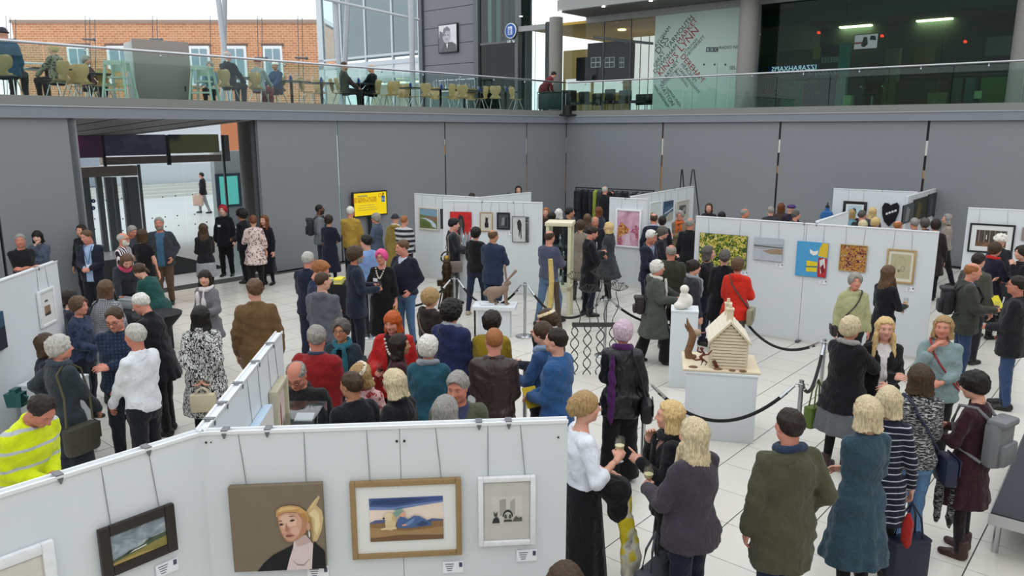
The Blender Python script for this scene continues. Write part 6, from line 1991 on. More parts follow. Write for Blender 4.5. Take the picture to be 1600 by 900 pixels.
# house model
hm = empty('house_model', (2.58, 8.80, .83), math.radians(-11))
tag(hm, 'pale wooden model of a clapboard house with chimneys on the broad white plinth', 'sculpture')
M_wood = mat('pale_birch', '#dccdb0', .6, var=.10, scale=12)
M_wood2 = mat('white_washed_wood', '#e2d9c6', .6, var=.06, scale=12)
obj('baseboard', MB().box2((-.52, -.38, 0), (.36, .36, .03), bev=.012), M_wood, hm)
hw2, hd, eav, rdg = .20, .29, .37, .58
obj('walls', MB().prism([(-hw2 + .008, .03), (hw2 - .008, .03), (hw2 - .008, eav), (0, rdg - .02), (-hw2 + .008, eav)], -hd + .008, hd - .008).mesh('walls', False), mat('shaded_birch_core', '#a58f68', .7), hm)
for i in range(14):
 z = .035 + i * .0372
 x = hw2 if z < eav else hw2 * (rdg - z - .015) / (rdg - eav)
 if x > .015:
  obj('clapboard', MB().prism([(-hd + .014, z), (-hd - .012, z), (-hd - .006, z + .029), (-hd + .014, z + .029)], -x + .012, x - .012, 'X'), M_wood, hm)
for sx in (-1, 1):
 obj('corner_post', MB().box2((sx * hw2 - .012, -hd - .006, .03), (sx * hw2 + .012, -hd + .02, eav)), M_wood, hm)
 obj('roof_slope', MB().prism([(sx * (hw2 + .04), eav - .045), (sx * (hw2 + .04), eav - .02), (0, rdg + .028), (0, rdg)], -hd - .03, hd + .03), M_wood2, hm)
 obj('bargeboard', MB().prism([(sx * (hw2 + .045), eav - .05), (sx * (hw2 + .045), eav - .018), (0, rdg + .03), (0, rdg - .002)], -hd - .04, -hd - .028), M_wood, hm)
for i in range(6):
 for sx in (-1, 1):
  t = (i + .5) / 6
  x, z = sx * (hw2 + .035) * (1 - t), eav - .02 + (rdg + .02 - eav + .02) * t
  obj('roof_batten', MB().box((x, 0, z + .006), (.006, hd * 2 + .06, .010)), M_wood2, hm)
for y in (-.14, .16):
 c = obj('chimney', MB().box((0, y, rdg + .05), (.07, .07, .16)).box((0, y, rdg + .135), (.085, .085, .018)), M_wood, hm)
 obj('chimney_pot', MB().lathe([(.016, 0), (.02, .02), (.016, .045), (.02, .05)], (0, y, rdg + .144), 10), M_wood, c)
for k in range(3):
 for j in range(2):
  w = obj('side_window', MB().box((-hw2 - .002, -.19 + .19 * k, .12 + .15 * j), (.012, .09, .10)), M_wood2, hm)
  obj('pane', MB().box((-hw2 - .009, -.19 + .19 * k, .12 + .15 * j), (.004, .07, .08)), mat('pale_pane', '#a9b3ac', .3), w)
M_bark = mat('driftwood', '#7a5a3e', .85, var=.25, scale=18, bump=.5, bscale=40)
for i, (x, y, a) in enumerate(((-.40, -.30, .055), (-.12, -.33, .05), (.04, -.35, .04), (.16, -.355, .045))):
 obj('wood_disc', MB().ball((x, y, .034), (a, a * .75, .014), 12), M_bark, hm)
dw = empty('driftwood_tree', (2.15, 8.95, .862), 0)
tag(dw, 'brown driftwood branch standing like a tree at the left end of the house model', 'sculpture')
obj('trunk', MB().tube([(.02, 0, 0), (0, 0, .08), (.03, .0, .18), (.05, 0, .27), (.02, 0, .36), (-.02, 0, .44), (-.03, 0, .50)], [.05, .045, .045, .048, .03, .018, .006], 10), M_bark, dw)
obj('branch', MB().tube([(.0, 0, .34), (-.04, .01, .40), (-.05, .01, .43)], [.02, .014, .005], 8), M_bark, dw)
obj('root', MB().ball((.06, 0, .02), (.05, .04, .025), 10), M_bark, dw)
bd = obj('bird', MB().ball((.10, 0, .32), (.05, .035, .045), 12), mat('felt_bird', '#b09a80', .9), dw)
obj('beak', MB().rod((.14, 0, .315), (.22, 0, .325), .008, .003, 6), mat('pink_beak', '#a86a62', .5), bd)
fg = empty('leaping_figure', (2.20, 8.50, .862), 0)
tag(fg, 'small rusty metal leaping figure on the baseboard in front of the house model', 'sculpture')
M_rust = mat('rusty_metal', '#6b3a2c', .6, .4, var=.3, scale=40)
obj('body', MB().tube([(0, 0, .05), (.02, 0, .1), (-.01, 0, .15), (.03, 0, .19), (0, 0, .23)], [.006, .014, .022, .016, .012], 8), M_rust, fg)
for ps in ([(0, 0, .12), (-.06, 0, .11), (-.11, 0, .13)], [(.02, 0, .12), (.07, 0, .08), (.05, .0, .05)], [(.02, 0, .17), (.08, 0, .18), (.12, 0, .23)], [(0, 0, .2), (-.05, 0, .22), (-.04, 0, .27)]):
 obj('limb', MB().tube(ps, [.012, .010, .007], 6), M_rust, fg)
obj('head', MB().ball((0, 0, .25), (.022, .02, .018), 10), M_rust, fg)
tag(obj('leaning_plank', MB().box((2.38, 8.52, .905), (.04, .02, .12), Matrix.Rotation(-.5, 3, 'Y')), M_rust), 'small rusty plank leaning against the side of the house model', 'plank')
# white stone figure
def blob(fn, lo, hi, h, name):
 V, F = surfnet(fn, lo, hi, h)
 return mesh_np(name, V, F)
def figf(P):
 d = ell(P, (.0, 0, .10), (.10, .085, .10))
 d = smin(d, ell(P, (-.07, -.03, .055), (.085, .07, .055)), .03)
 d = smin(d, ell(P, (.055, -.02, .12), (.055, .07, .09)), .02)
 d = smin(d, ell(P, (-.01, .0, .20), (.06, .055, .05)), .03)
 d = smin(d, ell(P, (-.01, -.01, .285), (.062, .06, .06)), .015)
 return smax(d, -P[:, 2] + .002, .004)
sf_ = obj('stone_figure', blob(figf, (-.2, -.15, -.01), (.15, .15, .37), .011, 'stone_figure'), mat('white_stone', '#e0dcd2', .7, var=.04, scale=30), loc=(2.42, 10.42, 1.13))
tag(sf_, 'rounded white stone crouching figure on the tall narrow plinth', 'sculpture')
# hare on a low white table
ht = empty('low_plinth', (-.30, 13.15, 0), math.radians(-6))
tag(ht, 'low white table plinth carrying the hare', 'plinth')
obj('top', MB().box2((-.38, -.24, .50), (.38, .24, .57), bev=.006), M_white, ht)
obj('body', MB().box2((-.28, -.16, 0), (.28, .16, .50)), M_white, ht)
obj('leg', MB().box2((-.35, -.2, 0), (-.32, -.17, .5)), M_dark, ht)
def haref(P):
 d = ell(P, (-.10, 0, .20), (.15, .09, .11))
 d = smin(d, cap(P, (-.02, 0, .22), (.11, 0, .27), .09, .065), .05)
 d = smin(d, cap(P, (.11, 0, .28), (.14, 0, .36), .06, .045), .04)
 d = smin(d, ell(P, (.17, 0, .39), (.065, .04, .045)), .02)
 a = P.copy(); a[:, 1] = np.abs(a[:, 1])
 d = smin(d, cap(a, (.13, .03, .20), (.14, .045, .02), .03, .018), .02)
 d = smin(d, ell(a, (.16, .045, .012), (.04, .018, .014)), .01)
 d = smin(d, ell(a, (-.12, .06, .12), (.07, .035, .08)), .03)
 d = smin(d, cap(a, (-.12, .065, .05), (-.02, .07, .016), .026, .018), .02)
 d = smin(d, ell(P, (-.25, 0, .18), (.035, .03, .045)), .02)
 d = smin(d, cap(P, (.14, .03, .42), (.10, .05, .68), .018, .026), .012)
 d = smin(d, cap(P, (.15, -.03, .42), (.33, -.06, .62), .016, .026), .012)
 return d
hr = obj('hare_sculpture', blob(haref, (-.33, -.15, -.01), (.4, .15, .75), .0115, 'hare_sculpture'), mat('mottled_hare_brown', '#8b7566', .85, var=.3, scale=45, bump=.4, bscale=70), loc=(-.24, 13.15, .57), rz=math.radians(-14))
tag(hr, 'brown standing hare sculpture with long ears on the low white plinth', 'sculpture')
tag(obj('white_book', MB().box((-.44, 13.10, .585), (.24, .16, .03), Matrix.Rotation(.2, 3, 'Z'), bev=.004), M_white), 'white open booklet lying beside the hare on its low plinth', 'booklet')
# low round white plinth top between the blue coat and the mustard jumper
lp = empty('low_plinth', (-.55, 9.5, 0), .1)
tag(lp, 'white plinth partly hidden between the blue coat and the mustard jumper', 'plinth')
obj('body', MB().box2((-.33, -.3, 0), (.33, .3, .82), bev=.005), M_white, lp)
gm = obj('dark_sculpture', blob(lambda P: smin(ell(P, (0, 0, .08), (.10, .08, .09)), ell(P, (-.05, .02, .16), (.07, .06, .06)), .03) - rough(P, .012, 60, 3), (-.2, -.2, -.02), (.2, .2, .28), .012, 'dark_sculpture'), mat('dark_grey_clay', '#4b4743', .7, var=.2, scale=20), loc=(-.66, 9.5, .82))
tag(gm, 'dark grey lumpy clay sculpture on the white plinth beside the blue coat', 'sculpture')
# lantern like bronze sculpture
lx, ly = at_z(700, 478).x, at_z(700, 478).y
la_ = empty('bronze_tower', (-1.32, 15.2, 0), .2)
la_.scale = (.88, .88, .88)
tag(la_, 'tall dark bronze tower sculpture with ring top standing on the floor', 'sculpture')
M_brz = mat('dark_bronze', '#3d2f22', .4, .7, var=.35, scale=18)
for i, pr in enumerate(([(.16, 0), (.15, .1), (.10, .35), (.13, .42)], [(.13, .42), (.16, .48), (.16, .60), (.12, .64)], [(.12, .64), (.10, .75), (.13, .86), (.11, .92)], [(.11, .92), (.12, .98), (.08, 1.08), (.10, 1.12), (.05, 1.18)])):
 obj('tier', MB().lathe(pr, (0, 0, 0), 16), M_brz, la_)
obj('cross_bar', MB().box((0, 0, .62), (.46, .1, .14), bev=.01), M_brz, la_)
obj('ring', MB().tube([(.13 * math.cos(a), 0, 1.2 + .14 * math.sin(a)) for a in np.linspace(-.6, math.pi + .6, 14)], .018, 8), M_brz, la_)
obj('brass_bulb', MB().ball((0, 0, 1.18), (.07, .07, .09), 14), mat('old_brass', '#a08040', .35, .8), la_)
obj('finial', MB().tube([(0, 0, 1.34), (.01, 0, 1.40), (-.03, 0, 1.43), (-.02, 0, 1.48), (.03, 0, 1.47)], .010, 6), M_brz, la_)
for i in range(6):
 a = i * math.pi / 3
 obj('leg', MB().rod((.13 * math.cos(a), .13 * math.sin(a), .4), (.22 * math.cos(a), .22 * math.sin(a), 0), .016, n=6), M_brz, la_)
# clear spiky sculpture in front of the red painting
sp_ = empty('crystal_sculpture', at_depth(724, 388, 16.0), .1)
sp_.location.z = 0
tag(sp_, 'clear spiky crystal sculpture on a slim stand in front of the red painting', 'sculpture')
zc = at_depth(724, 386, 16.0).z
obj('stand', MB().box2((-.10, -.10, 0), (.10, .10, zc), bev=.004), M_white, sp_)
obj('dish', MB().lathe([(.05, zc), (.16, zc + .04), (.18, zc + .08), (.03, zc + .06)], (0, 0, 0), 16), mat('silver_crystal', '#c9d0d4', .12, .6), sp_)
for i in range(22):
 a = rnd.uniform(0, 6.28); r0 = rnd.uniform(.02, .14); t = rnd.uniform(.02, .14)
 obj('spike', MB().rod((r0 * math.cos(a), r0 * math.sin(a), zc + .05), ((r0 + t) * math.cos(a), (r0 + t) * math.sin(a), zc + rnd.uniform(.22, .42)), .022, .004, 6), mat('silver_crystal', '#c9d0d4', .12, .6), sp_)
# glass showcase with cream frame
vc = empty('showcase', (.93, 14.6, 0), math.radians(-12))
tag(vc, 'tall glazed showcase with cream frame beside the man in the grey jumper', 'showcase')
M_cream = mat('cream_paint', '#d9d3b4', .5, var=.03)
w, z0, z1 = .21, .62, 1.80
for sx in (-1, 1):
 for sy in (-1, 1):
  obj('post', MB().box2((sx * w - .03, sy * w - .03, 0), (sx * w + .03, sy * w + .03, z1)), M_cream, vc)
obj('top', MB().box2((-w - .05, -w - .05, z1), (w + .05, w + .05, z1 + .07), bev=.006), M_cream, vc)
obj('base_shelf', MB().box2((-w - .03, -w - .03, z0 - .08), (w + .03, w + .03, z0)), M_cream, vc)
for sx in (-1, 1):
 obj('pane', MB().box2((sx * w - .003, -w + .03, z0), (sx * w + .003, w - .03, z1)), M_clear, vc)
 obj('pane', MB().box2((-w + .03, sx * w - .003, z0), (w - .03, sx * w + .003, z1)), M_clear, vc)
for i, z in enumerate((1.0, 1.38)):
 obj('shelf', MB().box2((-w + .02, -w + .02, z), (w - .02, w - .02, z + .01)), M_clear, vc)
for i, (x, z, h) in enumerate(((-.06, .62, .26), (.06, .62, .3), (-.05, 1.01, .22), (.07, 1.01, .28), (0, 1.39, .24))):
 p = vc.matrix_world
 q = Matrix.Translation((.93, 14.6, 0)) @ Matrix.Rotation(math.radians(-12), 4, 'Z') @ Vector((x, .02, z))
 o = obj('figurine', MB().lathe([(.03, 0), (.035, .02), (.012, h * .35), (.028, h * .6), (.01, h * .78), (.02, h * .9), (.005, h)], (0, 0, 0), 12), mat('silver_figurine', '#8f9294', .3, .7), loc=q)
 tag(o, 'slender silver figurine inside the cream showcase, %s' % ('lower shelf left', 'lower shelf right', 'middle shelf left', 'middle shelf right', 'alone on the top shelf')[i], 'figurine', 'figurines in the showcase')
# tall curved wooden pieces in front of it
for i, (pts, c, l) in enumerate((([(860, 405), (862, 440), (861, 470), (857, 495), (855, 520)], '#c8b06a', 'tall curved golden wood stave rising beside the showcase'), ([(870, 440), (870, 465), (872, 490), (876, 520), (880, 545)], '#4a3a30', 'tall dark speckled wooden stave leaning beside the golden one'))):
 Y = 11.2
 ps = [at_depth(x, y, Y) for x, y in pts]
 g0 = ps[-1].copy(); ps.append(Vector((g0.x, g0.y, 0)))
 o = obj('wooden_stave', MB().tube(ps, [.035, .04, .04, .038, .035, .03], 8), mat('stave_' + c[1:], c, .6, var=.4, scale=20))
 tag(o, l, 'sculpture')
# wire plant table
wp = empty('wire_plant_sculpture', (1.16, 10.75, 0), 0)
tag(wp, 'dark iron sculpture of wavy stems with flower heads hanging from a narrow bar', 'sculpture')
M_iron = mat('dark_iron', '#4a4a48', .5, .6, var=.2, scale=20)
zb = at_depth(930, 506, 10.75).z
xa, xb = at_depth(894, 506, 10.75).x - 1.16, at_depth(965, 506, 10.75).x - 1.16
obj('bar', MB().box2((xa, -.05, zb - .035), (xb, .05, zb + .01)).box2((xa, -.05, zb + .01), (xb, -.045, zb + .03)), M_iron, wp)
for k in range(4):
 x0 = xa + .03 + k * (xb - xa - .06) / 3.2
 for s in (0, 1):
  ln = zb - .04 if s else zb * .86
  ps = [(x0 + .055 * math.sin(t * 13 + s * math.pi + k) + .02 * s, .04 * s - .02 + .12 * (t / 1.0) * (1 if s else -.6), zb - .03 - t * ln) for t in np.linspace(0, 1, 26)]
  obj('wavy_leg', MB().tube(ps, .009, 6), M_iron, wp)
for k, (px, py) in enumerate(((899, 438), (920, 458), (938, 432), (950, 445), (966, 455))):
 q = at_depth(px, py, 10.75)
 q = Vector((q.x - 1.16, 0, q.z))
 x0 = xa + .1 + k * (xb - xa - .15) / 4
 ps = [Vector((x0 + (q.x - x0) * t + .03 * math.sin(t * 7 + k), 0, zb + (q.z - zb) * t)) for t in np.linspace(0, 1, 14)]
 st_ = obj('stem', MB().tube(ps, .007, 6), M_iron, wp)
 b = MB()
 for i in range(9):
  a = -1.3 + 2.6 * i / 8
  e_ = q + Vector((.13 * math.sin(a), .05 * math.cos(i * 2.1), .03 + .08 * math.cos(a)))
  b.tube([q, (q + e_) / 2 + Vector((0, 0, -.01)), e_], .004, 5)
  for j in (-1, 0, 1):
   b.rod(e_, e_ + Vector((.022 * j, 0, .025)), .0035, n=4)
 obj('flower_head', b, M_iron, st_)
# glass birds at the left edge, cup, cloth, plinths
dp = plinth('plinth', 'white plinth at the left edge carrying the pale feather sculpture', at_z(55, 660).x, 8.05, .62, .5, .98, math.radians(-6))
fs = empty('feather_sculpture', (dp.location.x - .02, 8.05, .98), 0)
tag(fs, 'pale translucent feather sculpture with gold edge on the plinth at the left', 'sculpture')
M_fea = mat('pale_feather', '#e6e3d6', .35, var=.04)
for i in range(13):
 a = i * 2.4; r0 = .05 + .05 * (i % 3); h_ = .32 + .05 * ((i * 7) % 5)
 x, y = r0 * math.cos(a), r0 * math.sin(a)
 obj('feather', MB().ball((x * 1.4, y * 1.4, h_ * .55 + .05), (.035, .012, h_ * .5), 10, Matrix.Rotation(.25 * math.cos(a), 3, 'Y')), M_fea, fs)
for i in range(12):
 x = -.16 + i * .028
 obj('gold_picket', MB().box((x, -.12 - .02 * math.sin(i), .06), (.008, .008, .10 + .03 * (i % 2))), mat('gold_wire', '#b08d55', .4, .6), fs)
obj('gold_rail', MB().tube([(-.17, -.12, .08), (0, -.15, .08), (.17, -.11, .08)], .006, 6), mat('gold_wire', '#b08d55', .4, .6), fs)
p2 = plinth('plinth', 'lower white plinth at the left edge carrying the teal vessel', at_z(10, 690).x - .25, 7.35, .6, .6, .82, math.radians(-6))
tv_ = empty('teal_vessel', (at_depth(20, 585, 7.4).x, 7.4, .82), 0)
tag(tv_, 'folded teal ceramic vessel on the low plinth at the left edge', 'vessel')
obj('body', MB().prism([(-.075, 0), (.07, 0), (.085, .15), (.035, .15), (.03, .19), (-.03, .19), (-.035, .14), (-.095, .14)], -.05, .05), mat('teal_ceramic', '#1f5551', .4), tv_)
obj('handle', MB().tube([(.08, 0, .12), (.12, 0, .10), (.11, 0, .04), (.07, 0, .03)], .012, 8), mat('teal_ceramic', '#1f5551', .4), tv_)
p3 = plinth('plinth', 'white plinth behind the grey haired woman carrying the pale leaf sculpture', at_z(128, 690).x + .05, 7.95, .5, .45, .92, math.radians(-6))
lf = empty('leaf_sculpture', (p3.location.x, 7.95, .92), 0)
tag(lf, 'pale green folded leaf sculpture on the plinth beside the grey haired woman', 'sculpture')
for i in range(6):
 a = i * 1.05
 obj('leaf', MB().ball((.09 * math.cos(a), .07 * math.sin(a), .05), (.11, .035, .03), 10, Matrix.Rotation(a, 3, 'Z') @ Matrix.Rotation(-.5, 3, 'Y')), mat('pale_green_glaze', '#bfc7b0', .35), lf)
# ---- acrylic stand with leaflets on the foreground board, hidden side
ac = empty('acrylic_case', at_depth(462, 655, 5.6), 0)
ac.location.z = 0
tag(ac, 'clear acrylic display case behind the foreground board', 'display case')
zt_a = at_depth(462, 640, 5.6).z
obj('plinth', MB().box2((-.2, -.2, 0), (.2, .2, zt_a - .3)), M_white, ac)
obj('case', MB().box2((-.2, -.2, zt_a - .3), (.2, .2, zt_a), bev=.006), glass('acrylic', (.75, .78, .78), .12), ac)
obj('white_card', MB().box((.07, .0, zt_a - .06), (.14, .1, .006), Matrix.Rotation(.3, 3, 'X')), M_white, ac)
# ---- stanchions and ropes
M_rope = mat('black_rope', '#151517', .8)
SG = 'chrome rope stanchions'
def stanchion(x, y, label):
 e = empty('rope_stanchion', (x, y, 0), 0)
 tag(e, label, 'stanchion', SG)
 obj('base', MB().lathe([(.165, 0), (.165, .012), (.15, .022), (.04, .032)], (0, 0, 0), 28), M_chrome, e)
 obj('pole', MB().rod((0, 0, .03), (0, 0, .98), .025, n=16), M_chrome, e)
 c = obj('cap', MB().lathe([(.027, .90), (.033, .905), (.033, .945), (.027, .95)], (0, 0, 0), 16), M_chrome, e)
 for a in (0, math.pi):
  obj('hook', MB().tube([(.03 * math.cos(a), 0, .93), (.06 * math.cos(a), 0, .94), (.075 * math.cos(a), 0, .92)], .005, 5), M_chrome, c)
 return Vector((x, y, .92))
s_a = stanchion(.227, 13.05, 'chrome stanchion beside the hare and the man in the grey jumper')
s_b = stanchion(1.50, 11.88, 'chrome stanchion behind the wavy iron sculpture')
s_c = stanchion(1.42, 7.75, 'chrome stanchion right of the woman with lilac hair')
s_d = stanchion(3.09, 7.75, 'chrome stanchion right of the house model, above the balding man')
s_e = stanchion(3.52, 12.0, 'chrome stanchion behind the white stone figure')
s_f = stanchion(at_z(580, 527).x, at_z(580, 527).y, 'chrome stanchion behind the woman with orange hair')
s_g = stanchion(at_z(1284, 648).x, at_z(1284, 648).y + .1, 'chrome stanchion hidden behind the woman in black coat and grey skirt')
s_h = stanchion(-1.05, 13.6, 'chrome stanchion beside the bronze tower')
def rope(a, b, sag, label):
 d = (b - a); d.z = 0; d.normalize()
 a2, b2 = a + d * .075, b - d * .075
 ps = [a2.lerp(b2, t) + Vector((0, 0, -sag * 4 * t * (1 - t))) for t in np.linspace(.05, .95, 22)]
 e = empty('barrier_rope', (a2 + b2) / 2 - Vector((0, 0, sag)))
 tag(e, label, 'rope', 'black barrier ropes')
 o = e.location
 obj('cord', MB().tube([p - o for p in ps], .02, 8), M_rope, e)
 for p, q in ((a2, ps[1]), (b2, ps[-2])):
  obj('end_fitting', MB().rod(p - o, q - o, .016, .022, 10), M_chrome, e)
rope(s_a, s_b, .42, 'black rope sagging in front of the golden stave')
rope(s_b, s_e, .42, 'black rope behind the woman with lilac hair and the green coat')
rope(s_c, s_d, .40, 'black rope sagging in front of the house plinth')
rope(s_d, s_g, .30, 'short black rope from the stanchion to the woman in black coat')
rope(s_e, s_g, .38, 'black rope right of the house model below the long board')
rope(s_h, s_a, .42, 'black rope behind the hare plinth')
rope(s_f, s_h, .42, 'black rope behind the brown quilted jacket')
rope(Vector((.15, 8.4, .92)), s_c, .33, 'black rope between the blue fleece and the woman with lilac hair')
s_i = stanchion(.15, 8.4, 'chrome stanchion hidden behind the man in the blue fleece')
# ---- information screen on the left wall
t0, zt0 = on_v(551.5, 303, .12); t1, zt1 = on_v(603, 336, .12)
tvz = (on_v(551.5, 303, .12)[1] + on_v(601, 299, .12)[1]) / 2; tvb = (on_v(555, 338, .12)[1] + on_v(604, 333, .12)[1]) / 2
te = empty('information_screen', W((t0 + t1) / 2, .12, 0), GRID_ROT + math.pi / 2)
tag(te, 'yellow information screen on a stand against the left wall', 'screen')
tw, th_ = t1 - t0, tvz - tvb
zc_ = (tvz + tvb) / 2
obj('housing', MB().box((0, 0, zc_), (tw + .08, .07, th_ + .08), bev=.01), mat('black_housing', '#17181a', .4), te)
scr = obj('screen', MB().box((0, -.037, zc_), (tw, .006, th_)), mat('yellow_screen', '#e8c70c', .4, emit=.35), te)
M_sr, M_so = mat('screen_red', '#a8321c', .5), mat('screen_grey', '#b9a85a', .5)
text('CENTRAL TASTER', .105, M_sr, scr, Matrix.Translation((-tw * .18, -.041, zc_ + th_ * .20)) @ UPR, .001)
text('EXHIBITION HERE', .105, M_sr, scr, Matrix.Translation((-tw * .18, -.041, zc_ + th_ * .08)) @ UPR, .001)
obj('text_line', MB().box((-tw * .25, -.041, zc_ + th_ * .37), (tw * .3, .002, .04)).box((-tw * .12, -.041, zc_ - th_ * .05), (tw * .5, .002, .014)).box((-tw * .12, -.041, zc_ - th_ * .15), (tw * .55, .002, .014)).box((-tw * .1, -.041, zc_ - th_ * .25), (tw * .6, .002, .014)), M_so, scr)
lg = obj('logo', MB().box((tw * .40, -.041, zc_ + th_ * .18), (.12, .002, .17)), mat('logo_blue', '#1f6fb0', .5), scr)
text('O', .16, mat('logo_orange', '#e07818', .5), lg, Matrix.Translation((tw * .30, -.043, zc_ + th_ * .26)) @ UPR, .001)
text('P', .16, mat('logo_black', '#1d2024', .5), lg, Matrix.Translation((tw * .40, -.045, zc_ + th_ * .28)) @ UPR, .001)
text('N', .13, M_white, lg, Matrix.Translation((tw * .40, -.045, zc_ + th_ * .09)) @ UPR, .001)
obj('stand', MB().box((0, .02, zc_ / 2), (.1, .05, zc_)).box((0, .0, .02), (.6, .2, .04)), mat('black_housing', '#17181a', .4), te)
# ---- leaflet table
lt = empty('leaflet_table', (-2.95, 14.3, 0), math.radians(-8))
tag(lt, 'table under a black cloth carrying stacks of yellow leaflets', 'table')
obj('cloth', MB().box2((-.75, -.35, .02), (.75, .35, .745), bev=.02), mat('black_cloth', '#191a1e', .95), lt)
for i, (x, y, n_) in enumerate(((-.55, -.15, 5), (-.38, .05, 4), (-.30, -.22, 6), (.50, .0, 5), (.62, -.15, 4))):
 q = Matrix.Translation((-2.95, 14.3, .745)) @ Matrix.Rotation(math.radians(-8), 4, 'Z') @ Vector((x, y, 0))
 b = MB()
 e = empty('leaflet_stack', q, rnd.uniform(-.4, .4))
 tag(e, 'stack of yellow leaflets on the black table, %s' % ('at the left end', 'left, behind', 'left, in front', 'right of the navy jacket', 'at the far right end')[i], 'leaflets', 'yellow leaflet stacks')
 for k in range(n_):
  obj('leaflet', MB().box((rnd.uniform(-.01, .01), rnd.uniform(-.01, .01), .008 + k * .016), (.15, .21, .014)), mat('yellow_leaflet', '#e3d43a', .5) if k % 2 == 0 or k == n_ - 1 else M_white, e)
# ---- poseur table in black stretch cover, cash box, cup, folding chair
pt_ = empty('poseur_table', (-5.32, 11.1, 0), 0)
tag(pt_, 'tall poseur table in a black stretch cover behind the white haired man', 'table')
obj('stretch_cover', MB().lathe([(.27, 0), (.25, .05), (.15, .35), (.14, .5), (.2, .70), (.34, .86), (.35, .90), (.01, .90)], (0, 0, 0), 24), mat('black_stretch', '#17181b', .8), pt_)
td = empty('registration_table', (-6.30, 12.1, 0), math.radians(-20))
tag(td, 'registration table with black cloth behind the seated visitors at the left', 'table')
obj('cloth', MB().box2((-.6, -.35, .02), (.6, .35, .75), bev=.02), mat('black_cloth', '#191a1e', .95), td)
cb = empty('cash_box', (-6.2, 12.1, .75), math.radians(-15))
tag(cb, 'grey metal cash box on the registration table', 'box')
obj('body', MB().box2((-.16, -.11, 0), (.16, .11, .13), bev=.01), mat('grey_metal_box', '#9aa0a4', .4, .4), cb)
obj('lid', MB().box2((-.165, -.115, .13), (.165, .115, .16), bev=.008), mat('grey_metal_box', '#9aa0a4', .4, .4), cb)
tag(obj('paper_cup', MB().lathe([(.03, 0), (.042, .1), (.045, .105), (.04, .10)], (-6.5, 12.05, .75), 16), M_white), 'white paper cup beside the grey cash box', 'cup')
def folding_chair(loc, rz, label):
 e = empty('folding_chair', loc, rz)
 tag(e, label, 'chair', 'grey folding chairs')
 mg = mat('grey_plastic_seat', '#8f969a', .45)
 obj('seat', MB().box((0, 0, .45), (.42, .40, .03), bev=.012), mg, e)
 obj('backrest', MB().box((0, -.2, .74), (.42, .03, .24), Matrix.Rotation(.15, 3, 'X'), bev=.012), mg, e)
 for sx in (-1, 1):
  obj('leg', MB().rod((sx * .2, .22, 0), (sx * .2, -.2, .82), .012, n=8), M_chrome, e)
  obj('leg', MB().rod((sx * .18, -.22, 0), (sx * .18, .12, .46), .012, n=8), M_chrome, e)
 obj('stretcher', MB().rod((-.2, .17, .1), (.2, .17, .1), .010, n=6), M_chrome, e)
 return e
folding_chair((at_z(140, 615).x, 9.5, 0), math.radians(-70), 'grey folding chair beside the man in the navy checked shirt')
# ---- monitor on a tripod at the left back
mo = empty('camera_monitor', at_z(92, 470) + Vector((0, 0, 0)), math.radians(15))
tag(mo, 'black flat monitor tilted on a tripod at the left back', 'monitor')
zm = 1.42
obj('screen', MB().box((0, 0, zm), (.62, .06, .36), Matrix.Rotation(.25, 3, 'Y') @ Matrix.Rotation(-.3, 3, 'X'), bev=.015), mat('black_monitor', '#16181b', .35), mo)
obj('stem', MB().rod((0, .03, .7), (0, .03, zm), .025), M_dark, mo)
for i in range(3):
 a = i * 2.094 + .4
 obj('leg', MB().rod((0, .03, .8), (.4 * math.cos(a), .03 + .4 * math.sin(a), 0), .018, n=8), M_dark, mo)
# ---- coat rail with coats
r0, r1 = at_z(897, 291, 1.72), at_z(993, 295, 1.72)
r0 = Vector((r0.x, 25.3, 0)); r1 = Vector((r0.x + 2.35, 23.9, 0))
cr = empty('coat_rail', r0, math.atan2((r1 - r0).y, (r1 - r0).x))
tag(cr, 'black coat rail against the right wall full of dark coats', 'coat rail')
ln = (r1 - r0).length
obj('rail', MB().rod((0, 0, 1.72), (ln, 0, 1.72), .02), M_dark, cr)
for x in (.02, ln - .02):
 obj('upright', MB().rod((x, 0, .05), (x, 0, 1.74), .02), M_dark, cr)
 obj('foot', MB().box((x, 0, .03), (.05, .6, .05)), M_dark, cr)
cols = ['#17191f', '#20242c', '#15161a', '#24262b', '#8a9a3c', '#3a3d44', '#2c3038', '#1b1d22', '#23252a', '#30343a', '#1a1c24', '#4a4c50', '#202226', '#5a5c5e', '#26282e', '#1b1c20']
for i, c in enumerate(cols):
 t = (i + .5) / len(cols)
 p = r0.lerp(r1, t)
 e = empty('hanging_coat', (p.x, p.y, 0), math.atan2((r1 - r0).y, (r1 - r0).x) + rnd.uniform(-.25, .25))
 nm = {'#8a9a3c': 'lime green coat hanging on the coat rail'}.get(c, '%s coat hanging on the rail, number %d from the left wall' % (('dark', 'charcoal', 'black', 'navy')[i % 4], i + 1))
 nm = nm.replace('number %d from' % (i + 1), ('first', 'second', 'third', 'fourth', 'fifth', 'sixth', 'seventh', 'eighth', 'ninth', 'tenth', 'eleventh', 'twelfth', 'thirteenth', 'fourteenth', 'fifteenth', 'sixteenth')[i] + ' from')
 tag(e, nm, 'coat', 'coats on the rail')
 h_ = .85 + .25 * ((i * 5) % 3)
 ps = [(-.22, 1.62), (-.05, 1.67), (.05, 1.67), (.22, 1.60), (.25, 1.3), (.24, 1.62 - h_), (-.22, 1.62 - h_), (-.25, 1.3)]
 obj('coat_body', MB().prism([(y, z) for y, z in ps], -.055, .055, 'X'), fabric(c), e)
 for s in (-1, 1):
  obj('sleeve', MB().tube([(0, s * .2, 1.58), (.02, s * .26, 1.3), (.02, s * .25, 1.02)], [.07, .06, .05], 8), fabric(c), e)
 obj('hanger', MB().tube([(0, 0, 1.66), (0, 0, 1.71), (0, .015, 1.74), (0, .03, 1.72)], .005, 5), M_chrome, e)
